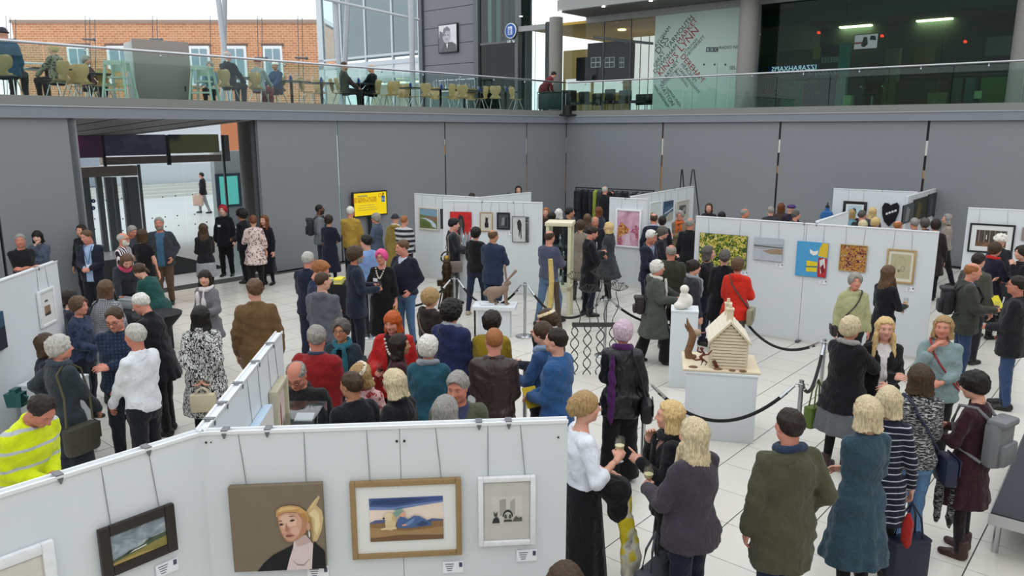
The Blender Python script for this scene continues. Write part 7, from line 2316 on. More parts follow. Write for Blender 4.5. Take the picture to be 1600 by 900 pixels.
# tripod easel behind the long photo board
ea = empty('easel', (5.2, 22.6, 0), 0)
tag(ea, 'black easel whose legs show above the photo board', 'easel')
for a, b in (((-.30, 0, 0), (-.22, 0, 2.45)), ((.1, -.1, 0), (-.20, 0, 2.45)), ((-.05, .3, 0), (.12, .1, 2.45)), ((.55, .0, 0), (.14, .0, 2.45))):
 obj('leg', MB().rod(a, b, .018, n=6), M_dark, ea)
obj('crossbar', MB().rod((-.26, 0, .9), (.35, 0, .9), .016, n=6), M_dark, ea)
# tailor's dummy
dm = empty('tailors_dummy', (at_z(1293, 322, 1.6).x, at_z(1293, 322, 1.6).y, 0), .2)
tag(dm, "tailor's dummy in a blue jacket at the far wall", 'dummy')
obj('torso', MB().lathe([(.15, .82), (.17, .95), (.13, 1.12), (.17, 1.32), (.14, 1.44), (.06, 1.48), (.05, 1.56), (.01, 1.57)], (0, 0, 0), 18), fabric('#2f5f98'), dm)
obj('stand', MB().rod((0, 0, 0), (0, 0, .85), .02).lathe([(.2, 0), (.2, .02), (.02, .04)], (0, 0, 0), 16), M_dark, dm)
obj('neck_cap', MB().lathe([(.05, 1.56), (.05, 1.60), (.015, 1.64), (.012, 1.70)], (0, 0, 0), 12), M_dark, dm)
# ---- stage at the lower right
g0, g1 = at_z(1548, 800, .38), at_z(1600, 681, .38)
dd = (g1 - g0); dd.z = 0; dd.normalize()
nn = Vector((dd.y, -dd.x, 0))
sg_ = empty('stage_platform', (g0.x, g0.y, 0), math.atan2(dd.y, dd.x))
tag(sg_, 'low stage platform with grey carpet top and aluminium edge at the lower right', 'stage')
obj('deck', MB().box2((0, -2.0, .30), (2.6, 0, .38)), mat('grey_stage_carpet', '#3b3d42', .95, var=.15, scale=80), sg_)
obj('edge', MB().box2((-.012, -2.0, .27), (0.0, .012, .372)).box2((0, 0, .27), (2.6, .012, .372)), M_chrome, sg_)
for x, y in ((.06, -.06), (2.5, -.06), (.06, -1.9), (2.5, -1.9)):
 obj('leg', MB().rod((x, y, 0), (x, y, .30), .028), M_chrome, sg_)
# ================================================================== things carried
M_bag = lambda c: mat('bag_' + c[1:], c, .5, var=.12, scale=20, bump=.15, bscale=40)
M_wine = glass('wine_glass_clear', (.9, .92, .92), .12)
wg_me = None
def wine_glass(p, label, red=False):
 global wg_me
 e = empty('wine_glass', p + Vector((0, 0, -.07)), 0)
 tag(e, label, 'wine glass', 'wine glasses held by visitors')
 if wg_me is None:
  wg_me = (MB().lathe([(.012, .085), (.030, .10), (.038, .13), (.037, .15), (.033, .19)], (0, 0, 0), 16, False).mesh('bowl'),
     MB().lathe([(.032, 0), (.032, .003), (.006, .008), (.004, .08), (.014, .088)], (0, 0, 0), 14).mesh('stem'),
     MB().lathe([(.010, .088), (.028, .102), (.035, .128), (.001, .129)], (0, 0, 0), 14).mesh('wine'))
 inst('bowl', wg_me[0], M_wine, e)
 inst('stem', wg_me[1], M_wine, e)
 inst('wine', wg_me[2], mat('red_wine', '#4a0f1c', .1) if red else mat('white_wine', '#d9cf9a', .1), e)
 return e
def backpack(i, c, label, h=.42, w=.30, z=1.22):
 k = i['k']
 d = i['depth'](z)
 p = i['world']((0, -(d + .085), z - h / 2))
 e = empty('backpack', p, -i['yaw'])
 tag(e, label, 'backpack')
 e.scale = (k, k, k)
 m = M_bag(c)
 obj('body', MB().box((0, 0, h / 2), (w, .17, h), bev=.075), m, e)
 obj('front_pocket', MB().box((0, -.09, h * .32), (w * .8, .06, h * .45), bev=.025), m, e)
 obj('flap', MB().box((0, -.02, h * .93), (w * .9, .17, .07), bev=.03), m, e)
 for s in (-1, 1):
  obj('shoulder_strap', MB().tube([(s * .07, .08, h * .95), (s * .10, .13 + .03, h * 1.12), (s * .11, .18 + d, h * 1.10), (s * .12, .10 + 2 * d, h * .75), (s * .15, .10 + d * 1.6, h * .3), (s * .14, .06, h * .1)], .016, 6), m, e)
 return e
def shoulder_bag(i, c, label, side=1, size=(.30, .11, .24), z=.95, back=0.0, strap=True, cross=False, strapc=None):
 k = i['k']
 x = side * (i['width'](.95) + size[1] / 2 + .005)
 p = i['world']((x, back, z))
 e = empty('shoulder_bag', Vector((p.x, p.y, p.z)), -i['yaw'])
 tag(e, label, 'bag')
 m = M_bag(c)
 l, d, h = size
 obj('body', MB().box((0, 0, -h / 2), (d, l, h), bev=min(d, h) * .42), m, e)
 obj('flap', MB().box((side * (d / 2), 0, -h * .3), (.012, l * .94, h * .55), bev=.005), m, e)
 if strap:
  sh = Matrix.Rotation(i['yaw'], 4, 'Z') @ (i['world']((side * (.09 if not cross else -.09), 0, 1.50)) - p)
  pts = []
  for s in (-1, 1):
   dd = (i['depth'](1.3) + .03) * s
   pts.append([(0, s * l * .4, 0), Vector((sh.x * .40, dd * .75 - back, sh.z * .45)), Vector((sh.x * .85, dd * .72 - back, sh.z * .85)), Vector((sh.x, -back, sh.z + .015))])
  pp = pts[0] + pts[1][::-1][1:]
  obj('strap', MB().tube(pp, .011, 6), M_bag(strapc) if strapc else m, e)
 return e
def hand_bag(p, c, label, size=(.34, .12, .30), rz=0.0, drop=.16, name='handbag', clear=None):
 """bag hanging from a hand at p"""
 e = empty(name, p + Vector((0, 0, -drop)), rz)
 tag(e, label, 'bag')
 l, d, h = size
 m = M_bag(c)
 obj('body', MB().box((0, 0, -h / 2), (l, d, h), bev=d * .25), m, e)
 obj('rim', MB().box((0, 0, -.01), (l * .96, d * .9, .03), bev=.008), m, e)
 for s in (-1, 1):
  obj('handle', MB().tube([(-l * .28, s * d * .3, -.01), (-l * .2, s * d * .2, drop * .6), (0, 0, drop), (l * .2, s * d * .2, drop * .6), (l * .28, s * d * .3, -.01)], .009, 6), m, e)
 return e
def paper(p, c, label, rz=0.0, name='leaflet', size=(.15, .21), tilt=.6):
 e = obj(name, MB().box((0, 0, 0), (size[0], .006, size[1]), Matrix.Rotation(-tilt, 3, 'X')), mat('paper_' + c[1:], c, .6), loc=p, rz=rz)
 return tag(e, label, 'leaflet')
# ================================================================== people on the hall floor
P = person
NV, BK, CH = '#1b2130', '#131418', '#2a2c30'
# ---- left back group
P('man in a black polo shirt with folded arms at the far left by the wall', 30, 366, 1.74, 130, 'm', ('short', 'grey'), 'ruddy', ('tshirt', '#16171b', dict(collar=.014)), L='cross', R='cross', hyaw=20)
P('dark haired woman with a fringe covering her mouth at the far left', 58, 361, 1.64, 165, 'f', ('bob_fringe', 'black'), 'pale', ('jumper', '#566072', dict(fkind='fleck', c2='#2c3444')), R='mouth', L='cross', hpitch=-10)
P('dark haired woman peering over the shoulder of the man with blue lanyard', 127, 352, 1.68, 190, 'f', ('bob', 'dark'), 'fair', ('jacket', BK))
i = P('man in navy suit and pale blue shirt holding a glass near the monitor', 137, 359, 1.76, 172, 'm', ('short', 'midbrown'), 'pink', ('blazer', NV, dict(inner='#9db4d4', open=.05)), ('trousers', '#191c26'), L='front', R='front', hyaw=30, hpitch=-14, ex=[('lanyard', '#27407a')], hands=('grip', 'grip'))
P('bald man with white beard in a black and white striped shirt', 190, 364, 1.72, 90, 'm', ('fringe_ring', 'silver'), 'pink', ('shirt', '#2a2028', dict(fkind='stripe_v', c2='#d9d4d6')), ex=[('beard', 'white'), 'glasses'], R='hold')
P('grey haired man looking down behind the striped shirt', 203, 352, 1.69, 120, 'm', ('short', 'grey'), 'ruddy', ('jumper', '#3a3d44'), hpitch=-22)
P('woman in black pinafore and grey t shirt seen from behind', 221, 359, 1.70, 5, 'f', ('bob', 'brown'), 'fair', ('dress', '#15151a', dict(hem=.5, fl=.05, sl=.4, fkind='plain')), ('tights', '#15151a'), L='hold', R='down')
P('grey bearded man in blue jumper and dark blazer facing the camera', 248, 340, 1.82, 165, 'm', ('short', 'grey'), 'ruddy', ('blazer', '#32363c', dict(inner='#3f6078', open=.07)), ('trousers', '#5b4634'), ex=[('beard', 'grey')], L='pocket', R='pocket', build=.12)
P('woman with long brown hair in black top and pale grey skirt', 317, 350, 1.64, -35, 'f', ('long', 'brown'), 'fair', ('tshirt', '#17171b', dict(hem=.86, sl=1.0)), ('skirt', '#8f9296', dict(hem=.55, fl=.02, tights='#18181b')), L='front', R='front')
P('attendant with bright red hair in a black suit facing the camera', 348, 321, 1.76, 180, 'f', ('short_f', 'crimson'), 'pale', ('jacket', '#121318', dict(hem=.74)), ('trousers', '#111216'), L='down', R='down', ex=['badge'])
P('man with black curly hair in black suit facing left by the entrance', 378, 328, 1.74, -80, 'm', ('curly', 'black'), 'tan', ('jacket', '#14151b'), ('trousers', '#121318'), R='front', L='front')
P('woman in a pink paisley tunic seen from behind', 395, 337, 1.70, -20, 'f', ('updo', 'auburn'), 'fair', ('tunic', '#7c5e62', dict(fkind='floral', c2='#d8c4bc', sl=1.4, hem=.62)), ('trousers', '#14141a'), L='hold', R='down', shoe=('shoe', '#3a3432'))
P('woman with long auburn hair in a black dress behind the paisley tunic', 413, 337, 1.63, 200, 'f', ('long', 'auburn'), 'fair', ('dress', '#14151c', dict(hem=.3, fl=.04)), ('tights', '#14141a'), L='down', R='front')
P('person with brown hair and pink scarf bending over the registration table', 198, 398, 1.66, 140, 'f', ('bob', 'midbrown'), 'fair', ('jumper', '#33363f'), lean=32, hpitch=-20, ex=[('scarf', '#c2466a', .0)], L='table', R='table')
P('woman in a dark green jumper with a ponytail leaning over the cash box', 215, 412, 1.64, -75, 'f', ('pony', 'brown'), 'fair', ('jumper', '#1d4a44'), ('trousers', '#3a3d44'), lean=28, hpitch=-20, L='table', R='table')
i = P('woman with a brown bob in a grey checked coat seen from behind', 163, 439, 1.66, 10, 'f', ('bob', 'midbrown'), 'fair', ('coat', '#6c6e74', dict(fkind='check', c2='#a9abb0', sc=2.2)), build=.05)
shoulder_bag(i, '#22242c', 'black shoulder bag of the woman in the grey checked coat', -1, (.32, .12, .28), 1.05, -.05)
P('dark haired woman partly hidden behind the seated woman at the left', 106, 455, 1.53, 60, 'f', ('short_f', 'dark'), 'fair', ('jumper', '#1e2230'))
P('woman with short brown hair in a dark blue patterned top facing right', 120, 465, 1.58, 95, 'f', ('short_f', 'midbrown'), 'pink', ('jumper', '#222a3c', dict(fkind='floral', c2='#35405a')), ('trousers', '#1a1d28'), L='front', R='front')
i = P('white haired man in a black coat leaning left beside the poseur table', 220, 458, 1.74, -85, 'm', ('receding', 'white'), 'pink', ('coat', '#16171b', dict(hem=.7)), ('trousers', '#15161a'), lean=12, hpitch=-10, L='front', R='front')
paper(i['L'], '#d9c92a', 'yellow leaflet held by the white haired man in the black coat', .4)
P('man with glasses in a navy checked shirt looking down with folded arms', 180, 478, 1.76, 160, 'm', ('receding', 'brown'), 'pink', ('shirt', '#1f2a3e', dict(fkind='check', c2='#2f3f58', sc=1.4)), ('trousers', '#1c2028'), hpitch=-22, hyaw=15, L='cross', R='cross', ex=['glasses'], build=.06)
P('man with grey hair in a white shirt facing left', 212, 507, 1.74, -72, 'm', ('short', 'silver'), 'ruddy', ('shirt', '#dcdfe4', dict(hem=.88)), ('trousers', '#16181f'), L='low', R='front', hyaw=5)
i = P('woman with short grey hair in a charcoal cardigan with hand on hip', 88, 527, 1.66, 25, 'f', ('spiky', 'silver'), 'pink', ('cardigan', '#2e363c', dict(hem=.55, fl=.04)), ('skirt', '#262d35', dict(hem=.3, fl=.05, tights='#1a1c20')), L='hip', R='low', ex=[('scarf', '#39424c', .0)], hyaw=25)
shoulder_bag(i, '#3a382e', 'dark olive canvas bag of the woman in the charcoal cardigan', 1, (.34, .14, .30), .90, -.05, True, False, '#4c4630')
P('woman with brown bob hidden behind the woman in the charcoal cardigan', 68, 523, 1.55, 60, 'f', ('bob', 'brown'), 'fair', ('jumper', '#1d202c'))
P('balding man in a yellow high visibility jacket bending at the left edge', 22, 628, 1.74, 110, 'm', ('receding', 'dark'), 'ruddy', ('jacket', '#d6e31c', dict(fkind='stripe_thin', c2='#b9bfc4', sc=.42, hem=.8)), ('trousers', '#2a2d34'), lean=22, hpitch=-22, L='front', R='belly', base=(at_z(28, 628, 1.58).x - .05, at_z(28, 628, 1.58).y, 0))
i = P('dark haired woman in a short grey coat with white scarf', 320, 423, 1.6, 200, 'f', ('bob_fringe', 'dark'), 'fair', ('coat', '#6f6d72', dict(hem=.68, fl=.06)), ('trousers', '#17181d'), ex=[('scarf', '#d6cfd0', .42)], L='hold', R='pocket', hyaw=-30, hands=('grip', 'relaxed'))
hand_bag(i['L'] + Vector((0, 0, -.05)), '#c06a62', 'small coral pink bag held by the woman in the grey coat', (.14, .06, .2), .3, .1)
i = P('woman in a black and white patterned coat with hands behind her back', 312, 480, 1.66, -8, 'f', ('shaggy', 'black'), 'fair', ('coat', '#d2d2d0', dict(fkind='zebra', c2='#1b1b1e', hem=.46, fl=.07, sc=1.0)), ('trousers', '#15151a'), L='back', R='back', build=.06)
hand_bag(i['world']((.02, -.27, .86)), '#c9bda2', 'cream leather handbag held behind the black and white coat', (.27, .1, .2), -i['yaw'], .08)
P('man in a tan suede jacket with tied brown hair seen from behind', 397, 438, 1.82, -12, 'm', [('short_side', 'midbrown'), ('bun', 'midbrown')][:1], 'fair', ('coat', '#6a5133', dict(hem=.72, fl=.01)), ('trousers', '#23262e'), L='down', R='down', hyaw=-25)
# ---- passer by outside
P('passer by in dark clothes walking outside beyond the entrance', 321, 273, 1.75, -95, 'm', ('short', 'dark'), 'fair', ('jacket', '#23252b'), ('trousers', '#9a9ca0'), st='walk', base=(at_z(320, 333).x, at_z(320, 333).y, 0))
hand_bag(at_z(320, 318, .78) if False else Vector((at_z(320, 333).x - .1, at_z(320, 333).y - .35, .92)), '#c7a596', 'beige carrier bag held by the passer by outside', (.42, .14, .45), .0, .12, 'carrier_bag')
# ---- centre back
i = P('bearded man in a grey jacket with a rucksack strap by the left wall', 498, 320, 1.78, 75, 'm', ('crop', 'black'), 'brown', ('jacket', '#6f7378', dict(inner='#b0a8a0', vd=.2)), ('jeans', '#20283a'), ex=['glasses', ('beard', 'dark')], L='down', R='down')
backpack(i, '#22242a', 'dark rucksack of the bearded man in the grey jacket')
i = P('woman in a navy dress with red sleeves seen from behind', 513, 337, 1.64, 10, 'f', ('short_f', 'dark'), 'tan', ('dress', '#15192a', dict(hem=.35, fl=.06)), ('tights', '#14141a'), L='front', R='hold')
P('white haired man in a mustard jacket seen from behind', 547, 323, 1.8, 0, 'm', ('short', 'white'), 'pink', ('blazer', '#ab8a3a', dict(hem=.8)), ('trousers', '#1c1e26'), L='front', R='down')
P('woman with short grey brown hair in a slate blue coat facing left', 588, 334, 1.66, -75, 'f', ('short_f', 'grey'), 'pink', ('coat', '#4a586a', dict(hem=.7)), ('trousers', '#2a2f3a'), L='hold', R='front')
P('person in a khaki coat with patterned head scarf seen from behind', 617, 335, 1.66, 15, 'f', ('beanie', 'navyhat'), 'fair', ('longcoat', '#8a7638', dict(hem=.3, hood=1)), ex=[('scarf', '#d8d2c4', 0)])
P('man in a black and grey striped jumper seen from behind', 631, 337, 1.7, 20, 'm', ('crop', 'ginger'), 'pink', ('jumper', '#26272c', dict(fkind='stripe_h', c2='#b9b9ba', sc=.55)), ('trousers', '#1a1b20'), L='front', R='front', build=.08)
P('grey haired man in a navy blazer seen from behind', 480, 394, 1.76, 15, 'm', ('short', 'silver'), 'pink', ('blazer', '#1a2034'), ('trousers', '#20263a'), L='front', R='front')
P('young man with wavy ginger hair in a navy t shirt looking down', 494, 408, 1.8, 60, 'm', ('short_side', 'ginger'), 'pink', ('tshirt', '#1d2a44'), ('jeans', '#1d2638'), hpitch=-25, hyaw=20, L='down', R='front', ex=[('beard', 'ginger')])
P('man with cropped hair in a grey hooded sweatshirt seen from behind', 502, 426, 1.76, 12, 'm', ('crop', 'brown'), 'fair', ('hoodie', '#5d6069'), ('jeans', '#2c3648'), L='front', R='front', hyaw=35)
P('man with glasses and dark hair in a light blue shirt facing left', 573, 368, 1.76, -60, 'm', ('short_side', 'black'), 'fair', ('shirt', '#7f9ccb'), ('trousers', '#22242c'), ex=['glasses'], L='front', R='down')
i = P('man with swept back brown hair in a dark navy jacket facing right', 553, 387, 1.82, 70, 'm', ('bighair', 'brown'), 'ruddy', ('jacket', '#1c2436', dict(hem=.72)), ('trousers', '#181c28'), L='hold', R='hold', hands=('grip', 'grip'), ex=[('beard', 'grey')])
wine_glass(i['R'], 'wine glass held by the man in dark navy jacket near pink hair', True)
i = P('woman with bright pink cropped hair and glasses in a black dress', 596, 391, 1.68, 190, 'f', ('short_f', 'pink'), 'pink', ('dress', '#121216', dict(hem=.3, fl=.05, sl=1.5, scoop=.07)), ('tights', '#121216'), ex=['glasses', ('necklace', '#c9c1b0'), 'badge'], R='hold', L='down', hands=('relaxed', 'grip'), build=.08)
wine_glass(i['R'], 'wine glass held by the woman with pink hair')
hand_bag(i['L'], '#c79a1c', 'mustard yellow cloth bag hanging from the hand of the woman with pink hair', (.16, .1, .34), .3, .1, 'cloth_bag')
i = P('stout man in a navy jumper and jeans facing left', 631, 375, 1.8, 215, 'm', ('short', 'midbrown'), 'pink', ('jumper', '#171a2a', dict(inner='#b6c0d0', vd=.1)), ('jeans', '#4a6688'), L='pocket', R='hold', hands=('relaxed', 'grip'), hyaw=25, hpitch=-8, build=.2)
wine_glass(i['R'], 'wine glass held by the stout man in the navy jumper')
i = P('young man with black hair in a dark jacket looking at the red painting', 707, 342, 1.78, 75, 'm', ('short_side', 'black'), 'fair', ('jacket', '#23252a', dict(inner='#c9ccd0', vd=.22)), ('trousers', '#4c5454'), L='front', R='hold', hpitch=-5, st='stand')
shoulder_bag(i, '#8a7d78', 'printed satchel of the young man in the dark jacket', 1, (.30, .09, .24), .92, .0)
P('person in black hooded top and jeans facing the red painting', 743, 356, 1.7, 20, 'f', ('short_f', 'black'), 'fair', ('hoodie', '#17171a'), ('jeans', '#232c40'), st='walk', shoe=('shoe', '#b9ab98'), L='front', R='front')
P('bald man in a navy jacket and dark jeans facing the cat picture', 770, 359, 1.76, 20, 'm', ('fringe_ring', 'midbrown'), 'tan', ('jacket', '#27324a', dict(hem=.74)), ('jeans', '#26344e'), L='front', R='hold', hyaw=20)
P('balding man in a grey blue jumper and faded jeans beside the showcase', 858, 361, 1.76, 40, 'm', ('fringe_ring', 'brown'), 'pink', ('jumper', '#4a4d62'), ('jeans', '#536a86'), st='walk', L='front', R='hold')
for px, py, hc, st_, l in ((737, 302, 'dark', 'short', 'dark haired head showing above the river landscape board'), (810, 291, 'dark', 'bob', 'dark haired woman looking over the top of the angled board'), (795, 303, 'dark', 'short_f', 'dark hair just showing above the angled board beside the woman')):
 P(l, px, py, 1.80, 180 if st_ == 'bob' else 30, 'f', (st_, hc), 'fair', ('coat', '#22242a'))
# ---- centre right
P('woman with light brown hair at the right end of the cat board', 853, 325, 1.66, 190, 'f', ('long', 'ginger'), 'fair', ('jacket', '#3a2f2a'))
P('person with black hair in black beside the white haired woman', 862, 332, 1.68, 20, 'f', ('bob', 'black'), 'fair', ('coat', '#15161a'))
P('white haired woman in a black coat behind the showcase', 873, 327, 1.66, 15, 'f', ('bob', 'white'), 'pink', ('coat', '#17181d'))
P('man with black hair in a dark suit and white shirt facing right', 889, 324, 1.82, 75, 'm', ('receding', 'black'), 'tan', ('longcoat', '#15161c', dict(inner='#d8dade', hem=.62, fl=.0)), ('trousers', '#14151a'), ex=[('tie', '#17171c')], R='hold')
P('woman with brown hair in a taupe coat seen from behind', 907, 345, 1.70, 12, 'f', ('short_f', 'brown'), 'fair', ('coat', '#857a6c', dict(hem=.45)), ('tights', '#3a3a40'), L='front', R='front')
P('woman with long brown hair behind the taupe coat', 918, 335, 1.66, 0, 'f', ('long', 'midbrown'), 'fair', ('coat', '#3a3a38'))
P('bald red faced man looking down towards the camera', 930, 338, 1.69, 185, 'm', ('fringe_ring', 'grey'), 'ruddy', ('jacket', '#1b1c22'), hpitch=-15)
P('woman with curly auburn hair beside the pink painting', 936, 324, 1.66, -40, 'f', ('shaggy', 'auburn'), 'fair', ('coat', '#2d3340'))
i = P('man in a long black coat looking down at his glass', 922, 354, 1.76, 80, 'm', ('receding', 'dark'), 'pink', ('longcoat', '#121318', dict(hem=.5, fl=.02)), ('trousers', '#1a2030'), hpitch=-20, R='holdhi', L='hold', hands=('grip', 'grip'), ex=[('tie', '#c9ccd2')])
wine_glass(i['R'], 'wine glass held by the man in the long black coat', True)
i = P('woman with a blonde bob in a dark grey swing coat', 952, 348, 1.66, -60, 'f', ('bob', 'blonde'), 'fair', ('coat', '#35393c', dict(hem=.5, fl=.12)), ('trousers', '#15161a'), L='front', R='front')
hand_bag(i['world']((.20, .05, .98)), '#1c1d20', 'black tote bag beside the dark grey swing coat', (.3, .14, .36), .4, .12)
P('bald man in a black coat reaching into the coat rail', 945, 291, 1.86, 30, 'm', ('fringe_ring', 'silver'), 'pink', ('longcoat', '#15161a', dict(hem=.5)), L='reach', R='up')
P('man with thinning dark hair in a navy jacket facing the photographs', 1022, 334, 1.76, 10, 'm', ('fringe_ring', 'brown'), 'pink', ('jacket', '#1d2330', dict(collar=.0)), ex=[('collar_shirt', '#a9bcd8')])
P('dark haired person beside the thinning man at the photographs', 1035, 339, 1.60, 5, 'f', ('short_f', 'dark'), 'fair', ('coat', '#1c1d24'))
P('woman with grey brown hair and glasses in a tan coat with orange scarf', 1063, 330, 1.66, 205, 'f', ('short_f', 'grey'), 'pink', ('coat', '#6f604c', dict(fkind='tweed', c2='#8f8068')), ex=['glasses', ('scarf', '#c2602a', .25)], L='cross', R='cross')
P('man with cropped grey hair in a black coat at the end of the long board', 1079, 341, 1.76, 20, 'm', ('fringe_ring', 'grey'), 'ruddy', ('longcoat', '#131418', dict(hem=.5)), hyaw=20)
i = P('white haired man with spectacles on his head in a navy jacket', 1015, 360, 1.76, 130, 'm', ('short_side', 'white'), 'ruddy', ('jacket', '#1b2032', dict(inner='#8a93a8', vd=.3)), ('trousers', '#1a1c24'), hpitch=-15, ex=['headglasses', ('tie', '#20263c')], R='hold', L='front', hands=('grip', 'grip'))
wine_glass(i['R'], 'wine glass held by the white haired man in the navy jacket', True)
P('dark haired woman in black between the navy jacket and the black coat', 1034, 355, 1.64, 100, 'f', ('short_f', 'darkgrey'), 'fair', ('jacket', '#17181e'), ex=['glasses'], R='hold', hpitch=-8)
P('bald grey man in a dark olive jacket seen from behind', 1049, 383, 1.74, 10, 'm', ('fringe_ring', 'grey'), 'ruddy', ('jacket', '#36372c', dict(hem=.72)), ('trousers', '#23241f'), build=.15)
i = P('white haired woman in a dark green grey coat walking with a stick', 1026, 408, 1.62, 95, 'f', ('spiky', 'white'), 'pink', ('parka', '#4a4e48', dict(hem=.48, fl=.08)), ('wide', '#141417'), ex=[('headglasses'), ('scarf', '#cfcac2', .5)], R='hold', L='far', hands=('relaxed', 'grip'), build=.1, st='walk')
st_p = i['R']
sb = empty('walking_stick', (st_p.x, st_p.y, 0), 0)
tag(sb, 'black walking stick of the white haired woman in the green grey coat', 'stick')
obj('shaft', MB().rod((0, 0, .02), (0, 0, st_p.z), .010, n=8), M_rope, sb)
obj('handle', MB().tube([(0, 0, st_p.z), (.0, 0, st_p.z + .03), (.05, 0, st_p.z + .03)], .012, 8), M_rope, sb)
obj('ferrule', MB().rod((0, 0, 0), (0, 0, .04), .014, n=8), M_dark, sb)
backpack(i, '#2a2024', 'small dark bag with red print on the back of the green grey coat', .3, .24, 1.0)
P('woman with dark hair in a bun and a grey scarf facing right', 1083, 407, 1.64, 80, 'f', [('short', 'dark'), ('bun', 'dark')][1], 'fair', ('jacket', '#2c2e34'), ('skirt', '#8f9296', dict(hem=.5, fl=.03, tights='#26282e')), ex=[('scarf', '#8d9196', .3)])
P('woman with a dark grey bob in a black t shirt smiling with folded arms', 1106, 385, 1.68, 130, 'f', ('bob', 'darkgrey'), 'fair', ('tshirt', '#1c1c20', dict(sl=1.3)), ('jeans', '#232a3a'), L='cross', R='cross', hyaw=-30)
P('woman with grey hair tied back in black beside the leaf photograph', 1133, 391, 1.72, 15, 'f', ('updo', 'darkgrey'), 'fair', ('coat', '#15151a', dict(hem=.6)), L='front', R='front')
i = P('person with brown cropped hair in a bright red anorak seen from behind', 1153, 404, 1.66, 25, 'f', ('short_f', 'midbrown'), 'pink', ('parka', '#cf2c1c', dict(hem=.76)), ('trousers', '#5a5a52'), L='front', R='hold', ex=[('strap', -1, '#4a4440')])
shoulder_bag(i, '#8c866e', 'striped cloth satchel of the person in the red anorak', 1, (.30, .1, .26), .98, -.08, False)
# wheelchair in the crowd
wc = empty('wheelchair', (2.75, 13.3, 0), math.radians(-70))
tag(wc, 'black wheelchair standing among the visitors behind the iron flowers', 'wheelchair')
for s in (-1, 1):
 w = obj('wheel', MB().tube([(s * .3, .3 * math.cos(a), .3 + .3 * math.sin(a)) for a in np.linspace(0, 2 * math.pi, 28, endpoint=False)], .014, 6, True), mat('grey_tyre', '#5a5e62', .6), wc)
 b = MB()
 for q in range(8):
  a = q * math.pi / 4
  b.rod((s * .3, 0, .3), (s * .3, .29 * math.cos(a), .3 + .29 * math.sin(a)), .004, n=4)
 obj('spokes', b, M_chrome, w)
 obj('castor', MB().tube([(s * .24, .45 + .09 * math.cos(a), .09 + .09 * math.sin(a)) for a in np.linspace(0, 2 * math.pi, 14, endpoint=False)], .014, 6, True), M_dark, wc)
 obj('frame_side', MB().tube([(s * .25, -.3, .95), (s * .25, -.25, .5), (s * .25, .2, .48), (s * .25, .42, .2)], .014, 6).rod((s * .25, -.25, .5), (s * .25, -.1, .3), .014, n=6), M_steelgrey, wc)
obj('seat', MB().box((0, 0, .48), (.46, .44, .04), bev=.01), M_rope, wc)
obj('backrest', MB().box((0, -.26, .72), (.46, .04, .42), bev=.01), M_rope, wc)
# heads above the long board
for px, py, h, sx, hr_, sk, tc_, f_, l in ((1108, 318, 1.66, 'f', ('bob', 'brown'), 'fair', '#2a2326', 200, 'woman with dark brown hair looking over the left end of the long board'),
           (1128, 332, 1.6, 'f', ('short_f', 'black'), 'fair', '#17181c', 0, 'black hair just showing above the leaf photograph'),
           (1163, 326, 1.70, 'm', ('fringe_ring', 'grey'), 'ruddy', '#2b2c30', 100, 'bald red faced man in profile above the long board'),
           (1205, 323, 1.68, 'm', ('short', 'grey'), 'fair', '#33363c', 10, 'grey haired man above the seascape canvas'),
           (1221, 318, 1.66, 'f', ('bob', 'auburn'), 'fair', '#4a3a34', 5, 'woman with auburn hair above the seascape canvas'),
           (1236, 320, 1.71, 'f', ('beret', 'purplehat'), 'fair', '#2a2430', 20, 'woman in a purple beret above the blue canvas'),
           (1243, 329, 1.70, 'm', ('short', 'darkgrey'), 'pink', '#22242a', 80, 'grey haired man in profile beside the purple beret')):
 P(l, px, py, h, f_, sx, hr_, sk, ('coat', tc_))
for px, py, h, sx, hr_, sk, tc_, f_, l in ((1331, 328, 1.64, 'f', ('bob', 'darkblonde'), 'fair', '#6d98a6', 15, 'woman with dark blonde hair in a turquoise top behind the long board'),
           (1347, 329, 1.72, 'm', ('short', 'darkgrey'), 'pink', '#1d2028', 60, 'man with dark grey hair behind the long board looking at the blue print'),
           (1364, 325, 1.66, 'f', ('long', 'blonde'), 'fair', '#4a4a50', 10, 'woman with long blonde hair facing the back board'),
           (1349, 345, 1.6, 'f', ('short_f', 'ash'), 'fair', '#5a5048', 0, 'pale blonde head just above the autumn leaves picture'),
           (1368, 341, 1.62, 'f', ('short_f', 'blonde'), 'fair', '#66584a', 60, 'blonde head in profile above the long board'),
           (1403, 345, 1.68, 'm', ('fringe_ring', 'ginger'), 'pink', '#3a3430', 60, 'bald pink head above the pencil drawing'),
           (1430, 341, 1.72, 'm', ('short', 'grey'), 'pink', '#3d2730', 10, 'grey haired man in a maroon coat behind the long board'),
           (1446, 342, 1.66, 'f', ('short_f', 'darkgrey'), 'fair', '#402a34', 5, 'dark grey head beside the maroon coat'),
           (1463, 344, 1.72, 'f', ('short_f', 'dark'), 'fair', '#2c2022', 20, 'dark brown head at the right end of the long board')):
 P(l, px, py, h, f_, sx, hr_, sk, ('coat', tc_))
P('man in a brown hat and brown leather coat by the right wall', 1483, 306, 1.76, -60, 'm', ('fedora', 'brownhat'), 'ruddy', ('longcoat', '#4a3226', dict(fkind='leather', hem=.6)), hpitch=-10)
i = P('woman with grey brown hair in a beige jumper walking left', 1482, 335, 1.66, -70, 'f', ('bob', 'grey'), 'fair', ('jumper', '#9c8f86'), ('trousers', '#17181c'), st='walk', L='front', R='front')
co = obj('folded_coat', blob(lambda Q: ell(Q, (0, 0, 0), (.2, .13, .28)) + rough(Q, .014, 40, 4), (-.3, -.25, -.4), (.3, .25, .4), .025, 'folded_coat'), fabric('#4a3426'), loc=i['world']((-.06, .22, .98)))
